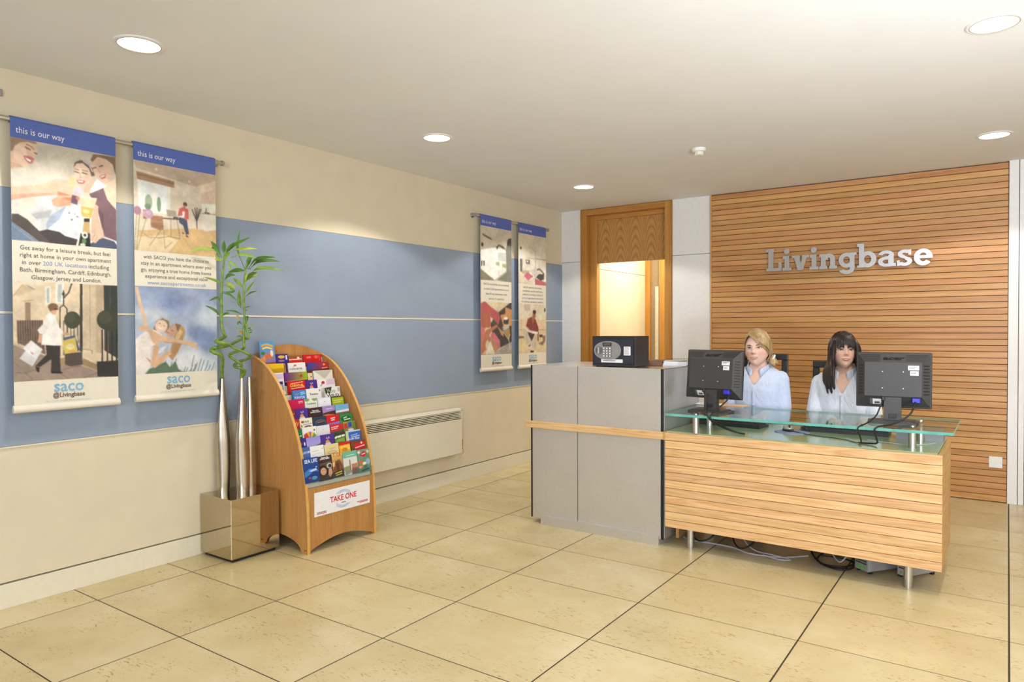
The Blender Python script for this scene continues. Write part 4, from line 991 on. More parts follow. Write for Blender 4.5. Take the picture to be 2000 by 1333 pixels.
# ================================================================== oak desk
t = thing('reception_desk', 'oak slatted reception desk with a green glass top and steel feet', 'desk', (2.98, 2.22, 0))
DX0, DX1, DY0, DY1 = 2.250, 3.711, 1.905, 2.620
pz = (0.712-0.130)/12
for k in range(12):
    z0 = 0.130+k*pz; zt_ = z0+pz-(0.0027 if k < 11 else 0.0)
    build(MB().box(DX0, DX1, DY0, DY0+0.020, z0, zt_, 0.0012), 'front_plank', M['oak_x'], t)
    build(MB().box(DX1-0.020, DX1-0.0005, DY0+0.0205, 2.530, z0, zt_, 0.0012), 'end_plank', M['oak_y'], t)
build(MB().box(DX0+0.012, DX1-0.022, DY0+0.020, DY0+0.028, 0.14, 0.70).box(DX1-0.030, DX1-0.020, DY0+0.03, 2.52, 0.14, 0.70), 'backing', M['slatback'], t)
build(MB().box(DX0+0.002, DX0+0.022, 2.075, 2.53, 0.02, 0.70), 'end_panel', M['oak_y'], t)
build(MB().box(DX0+0.001, DX1-0.021, DY0+0.021, DY1, 0.690, 0.7095), 'worktop_board', M['oak_x'], t)
build(MB().box(DX0+0.001, DX1-0.022, DY0+0.021, DY1, 0.7097, 0.7185, 0.001), 'glass_top', M['frost'], t, label='pale green back-painted glass top')
for x, y in ((2.384, 1.985), (3.557, 1.985), (2.384, 2.44), (3.557, 2.44)):
    build(MB().cyl((x, y, 0), (x, y, 0.69), 0.0215, n=28), 'leg', M['chrome'], t, smooth=40)
GT = 0.7185
GZ0, GZ1 = 0.818, 0.833
SO = ((2.437, 1.930), (2.395, 2.290), (3.566, 2.045), (3.580, 2.310))
for x, y in SO:
    s = build(MB().cyl((x, y, GT), (x, y, GZ0), 0.0195, n=28), 'standoff', M['chrome'], t, smooth=40)
    build(MB().lathe(x, y, [(0.0145, GZ1), (0.0145, GZ1+0.004), (0.011, GZ1+0.006), (0, GZ1+0.006)], 24), 'cap', M['chrome'], s, smooth=40)
gs = build(MB().box(2.262, 3.757, 1.880, 2.500, GZ0, GZ1), 'glass_shelf', M['pane'], t, label='raised clear glass shelf with green edges')
build(MB().box(2.262, 3.757, 1.8785, 1.8797, GZ0, GZ1).box(2.2608, 2.262, 1.880, 2.500, GZ0, GZ1).box(3.757, 3.7582, 1.880, 2.500, GZ0, GZ1).box(2.262, 3.757, 2.5001, 2.5012, GZ0, GZ1), 'glass_rim', M['glass_edge'], gs)

# ------------------------------------------------------------------ monitors (seen from behind)
M['logo_black'] = plain('logo_black', (12, 12, 13), 0.35)
def monitor(loc, rz, label, wd, hh, tilt):
    t = thing('monitor', label, 'monitor', loc, rz, 'black monitors on the glass shelf')
    build(MB().prism([(-0.115, -0.085), (0.115, -0.085), (0.125, 0.055), (0.06, 0.095), (-0.06, 0.095), (-0.125, 0.055)], 'z', 0.0, 0.010).prism([(-0.10, -0.075), (0.10, -0.075), (0.105, 0.05), (-0.105, 0.05)], 'z', 0.010, 0.016), 'stand_base', M['dark'], t, local=True)
    nk = build(MB().prism([(-0.018, 0.012), (0.020, 0.012), (0.016, 0.24), (-0.006, 0.24)], 'x', -0.042, 0.042), 'neck', M['dark'], t, local=True)
    build(MB().box(-0.018, 0.018, -0.022, -0.014, 0.028, 0.05, 0.001), 'catch', M['black'], nk, local=True)
    zb = 0.080; c0 = zb+hh/2
    T = Matrix.Translation((0, 0.030, c0)) @ Matrix.Rotation(tilt, 4, 'X') @ Matrix.Translation((0, 0, -c0))
    W = wd/2
    build(MB().box(-W, W, 0.004, 0.024, zb, zb+hh, 0.005).xf(T), 'bezel', M['black'], t, local=True)
    build(MB().box(-W+0.014, W-0.014, 0.0238, 0.0252, zb+0.016, zb+hh-0.014).xf(T), 'screen', plain('screen_off', (70, 90, 120), 0.15), t, local=True)
    # tapering rear shell: outer rim, chamfers, flat back
    mb = MB(); a, b_ = W-0.006, 0.040
    zo0, zo1, zi0, zi1 = zb+0.006, zb+hh-0.004, zb+0.062, zb+hh-0.058; xi = W-0.046
    o8 = [(-a, 0.005, zo0), (a, 0.005, zo0), (a, 0.005, zo1), (-a, 0.005, zo1)]
    i8 = [(-xi, -b_, zi0), (xi, -b_, zi0), (xi, -b_, zi1), (-xi, -b_, zi1)]
    mb._add(o8+i8, [(0, 1, 5, 4), (1, 2, 6, 5), (2, 3, 7, 6), (3, 0, 4, 7), (4, 5, 6, 7)]); build(mb.xf(T), 'back_shell', M['dark'], t, local=True)
    def on_top(x0, x1, f0, f1, lift):     # a strip lying on the upper chamfer between fractions f0..f1
        def P(x, f): 
            return (x, 0.005+(-b_-0.005)*(1-f)-lift*0.8, zi1+(zo1-zi1)*f+lift*0.6)
        return [P(x0, f0), P(x1, f0), P(x1, f1), P(x0, f1)]
    for sx in (-1, 1):
        for k in range(6):
            f = 0.14+k*0.125; xa, xb_ = sx*(W*0.34), sx*(W*0.80+k*0.004)
            if xa > xb_: xa, xb_ = xb_, xa
            build(MB()._add(on_top(xa, xb_, f, f+0.05, 0.0008), [(0, 1, 2, 3)]).xf(T), 'vent_slot', M['blackedge'], t, local=True)
        for k in range(10):
            z = zi0+0.012+k*(zi1-zi0-0.03)/9
            P = lambda f, zz: (sx*(xi+(a-xi)*f+0.0006), -b_+(0.005+b_)*f-0.0008, zz)
            q = [P(0.2, z), P(0.8, z), P(0.8, z+0.006), P(0.2, z+0.006)]
            build(MB()._add(q, [(0, 1, 2, 3)]).xf(T), 'side_slot', M['blackedge'], t, local=True)
    f0 = (0.5*(on_top(0, 0, 0.5, 0.5, 0)[0][2]), )
    pm = on_top(0, 0, 0.28, 0.28, 0.0010)[0]; ang = math.atan2(b_+0.005, zo1-zi1)
    Mt = T @ Matrix.Translation(pm) @ Matrix.Rotation(PI/2-ang, 4, 'X')
    text('logo', 'acer', 0.040, M['logo_black'], t, Mt, 'CENTER', shear=0.15, offset=0.0016, width=0.106, local=True, extrude=0.0004)
    for x in (-0.05, 0.05):
        for z in (c0-0.045, c0+0.045): build(MB().tube([(x, -b_-0.0012, z), (x, -b_+0.001, z)], 0.0028, 8).xf(T), 'screw', M['paper'], t, local=True)
    for nm, x0, x1, z0, z1, nl in (('asset_label', 0.072, 0.124, c0+0.055, c0+0.079, 2), ('small_label', 0.082, 0.122, c0+0.026, c0+0.050, 1)):
        c = card(nm, t, x0, x1, z0, z1, -b_-0.0004, nl)
        c.matrix_local = T
    def on_low(x0, x1, f0, f1, lift):
        P = lambda x, f: (x, 0.005-(b_+0.005)*f-lift*0.8, zo0+(zi0-zo0)*f-lift*0.6)
        return [P(x0, f0), P(x1, f0), P(x1, f1), P(x0, f1)]
    lab = build(MB()._add(on_low(-0.112, -0.056, 0.18, 0.72, 0.0010), [(0, 1, 2, 3)]).xf(T), 'barcode_label', M['paper'], t, local=True)
    build(MB()._add(on_low(-0.090, -0.064, 0.25, 0.45, 0.0014), [(0, 1, 2, 3)])._add(on_low(-0.112, -0.098, 0.18, 0.72, 0.0014), [(0, 1, 2, 3)]).xf(T), 'print_lines', M['ink'], lab, local=True)
    build(MB().box(0.092, 0.130, -0.048, -0.012, zb+0.030, zb+0.056, 0.003).xf(T), 'video_plug', plain('blue_plug', (52, 52, 190), 0.4), t, local=True)
    build(MB().box(-0.052, -0.036, -0.045, -0.015, zb+0.036, zb+0.060, 0.003).xf(T), 'power_plug', M['black'], t, local=True)
    return t, T, zb
m1, T1, zb1 = monitor((2.466, 2.120, GZ1), -0.16, 'black monitor in front of the fair-haired woman, back towards us', 0.380, 0.304, -0.10)
m2, T2, zb2 = monitor((3.462, 2.150, GZ1), 0.06, 'black monitor in front of the dark-haired woman, back towards us', 0.366, 0.302, -0.06)
# cables from the monitors over the edge of the shelf to the desk top
def cord(name, pts, r, m, label, cat='cable', group=None):
    # smooth the path
    P = [Vector(p) for p in pts]; out = []
    for i in range(len(P)-1):
        p0, p1, p2, p3 = P[max(i-1, 0)], P[i], P[i+1], P[min(i+2, len(P)-1)]
        for k in range(6):
            u = k/6; out.append(0.5*((2*p1)+(p2-p0)*u+(2*p0-5*p1+4*p2-p3)*u*u+(3*p1-p0-3*p2+p3)*u**3))
    out.append(P[-1]); o = build(MB().tube(out, r, 7), name, m, smooth=60); return tag(o, label, cat, group)
cord('power_cable', [(2.446, 2.105, 0.945), (2.452, 2.075, 0.905), (2.470, 2.03, 0.865), (2.500, 1.935, 0.840), (2.530, 1.874, 0.832), (2.548, 1.868, 0.812), (2.580, 1.92, 0.775), (2.635, 1.995, 0.740), (2.680, 2.03, 0.725)], 0.0040, M['cable'], 'black power cable dropping from the fair-haired woman\'s monitor to the desk')
cord('video_cable', [(2.592, 2.075, 0.945), (2.588, 2.045, 0.915), (2.560, 2.01, 0.880), (2.538, 1.95, 0.848), (2.545, 1.873, 0.834), (2.560, 1.869, 0.812), (2.60, 1.96, 0.765), (2.66, 2.02, 0.730), (2.70, 2.028, 0.724)], 0.0048, M['cable'], 'black cable from the blue plug of the fair-haired woman\'s monitor')
cord('power_cable', [(3.415, 2.10, 0.945), (3.408, 2.075, 0.915), (3.395, 2.03, 0.875), (3.365, 1.95, 0.846), (3.340, 1.874, 0.834), (3.333, 1.868, 0.815), (3.335, 1.93, 0.775), (3.330, 2.00, 0.735), (3.308, 2.05, 0.7235)], 0.0040, M['cable'], 'black power cable dropping from the dark-haired woman\'s monitor to the desk')
cord('video_cable', [(3.575, 2.09, 0.955), (3.572, 2.05, 0.930), (3.555, 2.035, 0.895), (3.520, 2.01, 0.865), (3.47, 1.96, 0.842), (3.425, 1.874, 0.838), (3.412, 1.868, 0.815), (3.415, 1.93, 0.765), (3.402, 2.02, 0.732), (3.36, 2.045, 0.7245), (3.312, 2.05, 0.7235)], 0.0048, M['cable'], 'black cable from the blue plug of the dark-haired woman\'s monitor')
cord('mouse_cable', [(2.885, 2.325, 0.730), (2.92, 2.28, 0.726), (2.98, 2.24, 0.7225), (3.06, 2.20, 0.7215), (3.16, 2.17, 0.7215), (3.235, 2.13, 0.7215), (3.275, 2.08, 0.7215), (3.302, 2.055, 0.7215)], 0.0022, M['cable'], 'thin black mouse lead lying along the green glass top')
cord('phone_line', [(3.335, 2.19, 0.7225), (3.42, 2.155, 0.7215), (3.50, 2.135, 0.7215), (3.58, 2.16, 0.7215), (3.63, 2.22, 0.7215), (3.655, 2.275, 0.7225)], 0.0025, M['cable_white'], 'pale cable curving over the green glass in front of the grey phone base')

# keyboards, mice, mat, desk phone, papers
def keyboard(x, y, rz, label):
    t = thing('keyboard', label, 'keyboard', (x, y, GT), rz, 'black keyboards on the desk')
    build(MB().prism([(-0.075, 0.0), (0.085, 0.0), (0.085, 0.024), (0.070, 0.030), (-0.075, 0.012)], 'x', -0.225, 0.225), 'case', M['black'], t, local=True)
    mb = None
    for r_ in range(5):
        for c_ in range(14):
            x_ = -0.205+c_*0.0215; y_ = -0.055+r_*0.022; z = 0.0165+(y_+0.055)*0.118
            if mb is None:
                proto = build(MB().box(-0.0092, 0.0092, -0.0092, 0.0092, 0, 0.007, 0.0015), 'key', M['dark'], t, local=True); mb = proto; k_ = proto
            else: k_ = mb.copy(); COL.objects.link(k_); k_.parent = t
            k_.location = (x_, y_, z)
    for c_ in range(4):
        for r_ in range(5):
            k_ = mb.copy(); COL.objects.link(k_); k_.parent = t; k_.location = (0.125+c_*0.0215, -0.055+r_*0.022, 0.0165+r_*0.022*0.118)
    build(MB().box(-0.2, -0.17, 0.072, 0.080, -0.0, 0.012).box(0.17, 0.2, 0.072, 0.080, 0.0, 0.012), 'feet', M['black'], t, local=True)
    return t
keyboard(2.488, 2.415, PI-0.10, 'black keyboard in front of the fair-haired woman, under the glass shelf')
keyboard(3.185, 2.470, PI+0.02, 'black keyboard under the dark-haired woman\'s hand')
o = build(MB().lathe(2.905, 2.285, [(0.095, GT), (0.095, GT+0.003), (0.092, GT+0.004), (0, GT+0.004)], 36, 1.05, 0.95), 'mouse_mat', plain('lilac_mat', (150, 142, 186), 0.7, var=0.12, nscale=14)); tag(o, 'round lilac mouse mat between the two keyboards', 'mouse mat')
def mouse(x, y, z, rz, label, top):
    t = thing('mouse', label, 'mouse', (x, y, z), rz, 'computer mice on the desk')
    build(MB().ell((0, 0, 0.006), 0.032, 0.056, 0.012, 20, 8), 'body', M['black'], t, local=True, smooth=60)
    s = build(MB().ell((0, 0.006, 0.014), 0.028, 0.046, 0.022, 20, 10), 'top_shell', top, t, local=True, smooth=60)
    build(MB().tube([(-0.004, -0.030, 0.030), (0.004, -0.030, 0.030)], 0.009, 14), 'wheel', M['black'], t, local=True, smooth=40)
mouse(2.876, 2.315, GT+0.0042, 0.5, 'silver topped computer mouse on the lilac mouse mat', plain('mouse_silver', (190, 186, 170), 0.3, 0.3))
mouse(2.955, 2.415, GT, 0.3, 'black computer mouse beside the dark-haired woman\'s keyboard', M['black'])
t = thing('desk_phone', 'wide grey desk phone at the far end of the desk, under the glass shelf', 'phone', (3.570, 2.43, GT), 0.02)
build(MB().prism([(-0.085, 0), (0.105, 0), (0.105, 0.066), (-0.07, 0.052), (-0.085, 0.040)], 'x', -0.115, 0.115), 'base', plain('phone_grey', (140, 139, 142), 0.5), t, local=True)
build(MB().tube([(-0.07, -0.06, 0.062), (-0.07, -0.035, 0.076), (-0.07, 0.045, 0.082), (-0.07, 0.085, 0.074)], [0.020, 0.015, 0.015, 0.020], 12), 'handset', M['grey'], t, local=True, smooth=50)
build(MB().box(-0.02, 0.08, 0.03, 0.07, 0.050, 0.058), 'display', M['black'], t, local=True)
t = thing('letter_tray', 'low wooden shelf of papers at the fair-haired woman\'s end of the desk', 'tray', (2.40, 2.545, GT))
build(MB().box(-0.14, 0.15, -0.06, 0.07, 0.100, 0.116, 0.001).box(-0.14, -0.128, -0.06, 0.07, 0, 0.10).box(0.138, 0.15, -0.06, 0.07, 0, 0.10), 'shelf_board', M['oak_x'], t, local=True)
build(MB().box(-0.12, 0.13, -0.04, 0.06, 0.060, 0.072, 0.001), 'inner_shelf', M['beech'], t, local=True)
for k, (x0, x1, z, c) in enumerate(((-0.12, 0.12, 0.0, (60, 30, 30)), (-0.11, 0.10, 0.014, (150, 90, 60)))): build(MB().box(x0, x1, -0.05, 0.06, z, z+0.013, 0.001), 'folder', plain('folder', c, 0.6), t, local=True)
o = build(MB().box(2.235, 2.40, 2.462, 2.535, 0.8350, 0.8395).box(2.24, 2.395, 2.465, 2.53, 0.8395, 0.8435), 'paper_pile', M['paper']); o.location.z = 0
tag(o, 'small pile of white papers on the glass shelf beside the steel counter', 'papers')
# under the desk: towers, cables
def tower(x, y, rz, label, front, wd=0.095, dp=0.30, hh=0.34):
    t = thing('computer_tower', label, 'computer', (x, y, 0), rz, 'computer cases under the desk')
    build(MB().box(-wd/2, wd/2, -dp/2+0.012, dp/2, 0.012, hh, 0.003), 'case', plain('case_grey', (168, 164, 164), 0.45), t, local=True)
    f = build(MB().box(-wd/2, wd/2, -dp/2, -dp/2+0.0125, 0.012, hh, 0.003), 'front_panel', front, t, local=True)
    for k in range(6): build(MB().box(-wd/2+0.01, wd/2-0.01, -dp/2-0.001, -dp/2+0.001, 0.05+k*0.014, 0.057+k*0.014), 'slot', M['dark'], f, local=True)
    build(MB().box(-wd/2+0.02, wd/2-0.03, -dp/2-0.0015, -dp/2+0.001, 0.024, 0.038), 'light', plain('green_label', (110, 190, 70), 0.4), f, local=True)
    for sx in (-1, 1):
        for sy in (-1, 1): build(MB().box(sx*wd/2*0.8-0.008, sx*wd/2*0.8+0.008, sy*dp*0.42-0.01, sy*dp*0.42+0.01, 0, 0.0125), 'foot', M['black'], t, local=True)
tower(3.405, 2.220, -0.62, 'grey computer case with a slotted front under the oak desk', plain('front_mixed', (140, 146, 140), 0.4, var=0.2, nscale=40))
tower(3.572, 2.215, -0.56, 'pale grey computer case behind the steel desk foot', plain('front_pale', (196, 190, 190), 0.45), 0.060, 0.22)
for k, (pts, m, r, lb) in enumerate((
    ([(2.27, 2.16, 0.008), (2.33, 2.12, 0.006), (2.45, 2.13, 0.006), (2.60, 2.12, 0.006), (2.72, 2.06, 0.006), (2.86, 2.08, 0.006), (2.94, 2.13, 0.006), (3.02, 2.20, 0.01)], 'cable_white', 0.005, 'pale cable running along the floor under the desk beside the steel foot'),
    ([(2.62, 2.22, 0.12), (2.66, 2.16, 0.05), (2.74, 2.11, 0.014), (2.86, 2.09, 0.012), (2.95, 2.08, 0.006), (2.90, 2.045, 0.006), (2.80, 2.06, 0.012)], 'cable_white', 0.004, 'pale cable looped on the floor under the middle of the desk'),
    ([(2.30, 2.18, 0.10), (2.34, 2.12, 0.05), (2.40, 2.09, 0.02), (2.47, 2.11, 0.05), (2.50, 2.18, 0.12)], 'cable', 0.005, 'black cable hanging under the desk beside the steel counter'),
    ([(2.58, 2.17, 0.12), (2.61, 2.11, 0.05), (2.66, 2.08, 0.022), (2.72, 2.11, 0.05), (2.75, 2.2, 0.12)], 'cable', 0.005, 'black cable hanging under the desk just past its first foot'),
    ([(3.03, 2.28, 0.12), (3.035, 2.20, 0.05), (3.10, 2.11, 0.012), (3.20, 2.055, 0.008), (3.27, 2.10, 0.012), (3.27, 2.19, 0.04), (3.22, 2.30, 0.13)], 'cable', 0.006, 'thick black cable coiled on the floor by the grey computer case'),
    ([(3.12, 2.25, 0.05), (3.08, 2.16, 0.02), (3.12, 2.09, 0.012), (3.22, 2.09, 0.012), (3.27, 2.17, 0.02), (3.20, 2.20, 0.03), (3.10, 2.17, 0.035)], 'cable', 0.005, 'black cable looped inside the thicker coil by the grey computer case'),
    ([(3.10, 2.25, 0.13), (3.14, 2.19, 0.07), (3.20, 2.12, 0.03), (3.235, 2.13, 0.06), (3.27, 2.16, 0.12)], 'cable_white', 0.004, 'grey cable hanging into the black coil under the desk'))):
    cord('floor_cable', pts, r, M[m], lb, 'cable', 'cables under the desk')
t = thing('network_plug', 'small blue and white network plug dangling under the desk', 'plug', (2.33, 2.15, 0.03))
build(MB().box(2.322, 2.345, 2.14, 2.165, 0.03, 0.052, 0.002), 'plug_body', M['ink_navy'], t); build(MB().box(2.315, 2.348, 2.135, 2.16, 0.052, 0.064, 0.002), 'plug_top', M['paper'], t)

# ================================================================== leaflet stand
LX, LY0, LY1 = 0.0, 0.558, 1.120
t = thing('leaflet_stand', 'curved wooden leaflet stand with tiers of brochures against the wall', 'leaflet stand', (0.29, 0.84, 0))
prof = [(0.549, 0.0), (0.546, 0.20), (0.530, 0.404), (0.504, 0.530), (0.473, 0.650), (0.425, 0.774), (0.363, 0.892), (0.280, 1.011), (0.212, 1.080), (0.150, 1.128), (0.080, 1.165), (0.012, 1.188)]
def smooth2(p, k=4):
    out = []
    for i in range(len(p)-1):
        p0, p1, p2, p3 = [Vector(p[max(0, min(len(p)-1, j))]) for j in (i-1, i, i+1, i+2)]
        for q in range(k):
            u = q/k; v = 0.5*((2*p1)+(p2-p0)*u+(2*p0-5*p1+4*p2-p3)*u*u+(3*p1-p0-3*p2+p3)*u**3); out.append((v.x, v.y))
    out.append(tuple(p[-1])); return out
front = smooth2(prof)
arch = [(0.012, 0.0), (0.060, 0.0)]+[(0.075+0.205*(1-math.cos(PI*i/12))*1.0, 0.012+0.075*math.sin(PI*i/12)) for i in range(13)]+[(0.502, 0.0)]
for nm, ya in (('side_panel', LY0), ('side_panel', LY1-0.018)):
    o = build(MB().prism(arch+front, 'y', ya, ya+0.018), nm, M['beech'], t)
    e = MB()
    for (xa, za), (xb_, zb_) in zip(front[:-1], front[1:]):
        nx, nz = (zb_-za), -(xb_-xa); l_ = math.hypot(nx, nz); nx, nz = nx/l_*0.0012, nz/l_*0.0012
        e.quad((xa+nx, ya-0.0003, za+nz), (xb_+nx, ya-0.0003, zb_+nz), (xb_+nx, ya+0.0183, zb_+nz), (xa+nx, ya+0.0183, za+nz))
        e.quad((xa-nx*2, ya-0.0003, za-nz*2), (xb_-nx*2, ya-0.0003, zb_-nz*2), (xb_+nx, ya-0.0003, zb_+nz), (xa+nx, ya-0.0003, za+nz))
    build(e, 'edge_strip', M['beech_edge'], o)
fa = [(LY0+0.018, 0.012), (LY0+0.032, 0.012)]+[(LY0+0.032+(LY1-LY0-0.064)*i/14, 0.016+0.050*math.sin(PI*i/14)) for i in range(15)]+[(LY1-0.032, 0.012), (LY1-0.018, 0.012), (LY1-0.018, 0.392), (LY0+0.018, 0.392)]
build(MB().prism(fa, 'x', 0.522, 0.540), 'front_board', M['beech'], t)
bp = [(LY0+0.018, 0.08), (LY1-0.018, 0.08), (LY1-0.018, 1.192)]+[(LY1-0.018-(LY1-LY0-0.036)*i/16, 1.192+0.062*math.sin(PI*i/16)) for i in range(1, 16)]+[(LY0+0.018, 1.192)]
build(MB().prism(bp, 'x', 0.012, 0.030), 'back_board', M['beech'], t)
build(MB().box(0.541, 0.5435, LY0+0.02, LY1-0.02, 0.392, 0.455), 'clear_lip', M['pane_clear'], t)
XR = [0.509, 0.477, 0.436, 0.392, 0.356, 0.322, 0.281, 0.238, 0.193, 0.160, 0.117, 0.060]
ZR = [0.569, 0.630, 0.685, 0.739, 0.793, 0.851, 0.905, 0.963, 1.019, 1.074, 1.132, 1.190]
LEAN = 0.16
for r_ in range(12):
    x, z = XR[r_]-0.017, ZR[r_]-0.030; zl = z-0.15 if r_ else 0.42
    build(MB()._add([(x, LY0+0.0185, z), (x, LY1-0.0185, z), (x+0.15*math.tan(LEAN), LY1-0.0185, z-0.15), (x+0.15*math.tan(LEAN), LY0+0.0185, z-0.15),
                     (x-0.004, LY0+0.0185, z), (x-0.004, LY1-0.0185, z), (x-0.004+0.15*math.tan(LEAN), LY1-0.0185, z-0.15), (x-0.004+0.15*math.tan(LEAN), LY0+0.0185, z-0.15)],
                    [(0, 1, 2, 3), (7, 6, 5, 4), (4, 5, 1, 0), (3, 2, 6, 7)]), 'pocket_divider', M['trim'], t)
sg = build(MB().box(0.5402, 0.5425, 0.616, 1.070, 0.212, 0.359, 0.001), 'sign_plate', M['paper'], t)
def onsign(s, size, m, y, z, al='CENTER', **kw): text('lettering', s, size, m, sg, Matrix.Translation((0.5430, y, z)) @ FACE_LEFT, al, **kw)
onsign('TAKE ONE', 0.050, M['ink_red'], 0.845, 0.277, width=0.215, offset=0.0012)
def smallprint(y0, y1, z, m):
    mb = MB(); y = y0
    while y < y1:
        l_ = random.uniform(0.006, 0.016); mb.box(0.5425, 0.5429, y, min(y+l_, y1), z-0.0028, z+0.0028); y += l_+0.003
    build(mb, 'small_print', m, sg)
smallprint(0.828, 0.862, 0.261, M['ink_brown']); smallprint(0.636, 0.708, 0.226, M['ink_red']); smallprint(0.636, 0.708, 0.234, M['ink_brown']); smallprint(0.960, 1.050, 0.238, M['ink_red']); smallprint(0.980, 1.050, 0.231, M['ink_red'])
mb = MB()
for k in range(5):
    for s in (1, -1):
        r1 = 0.150-k*0.010; p = [(0.5430, 0.843+r1*0.62*math.sin(a), 0.2855+s*(0.056-k*0.0035)*math.cos(a*1.25)) for a in [(-0.70+1.4*i/18+0.05*k*s) for i in range(19)]]
        for (a, b) in zip(p[:-1], p[1:]):
            wv_ = 0.0008; mb.quad((a[0], a[1], a[2]-wv_), (b[0], b[1], b[2]-wv_), (b[0], b[1], b[2]+wv_), (a[0], a[1], a[2]+wv_))
build(mb, 'swoosh', M['ink_blue'], sg)
for x, y in ((0.535, LY0-0.0005), (0.523, LY0-0.0005)): build(MB().tube([(x, y-0.001, 0.022), (x, y+0.002, 0.022)], 0.004, 10), 'screw', M['slatback'], t)
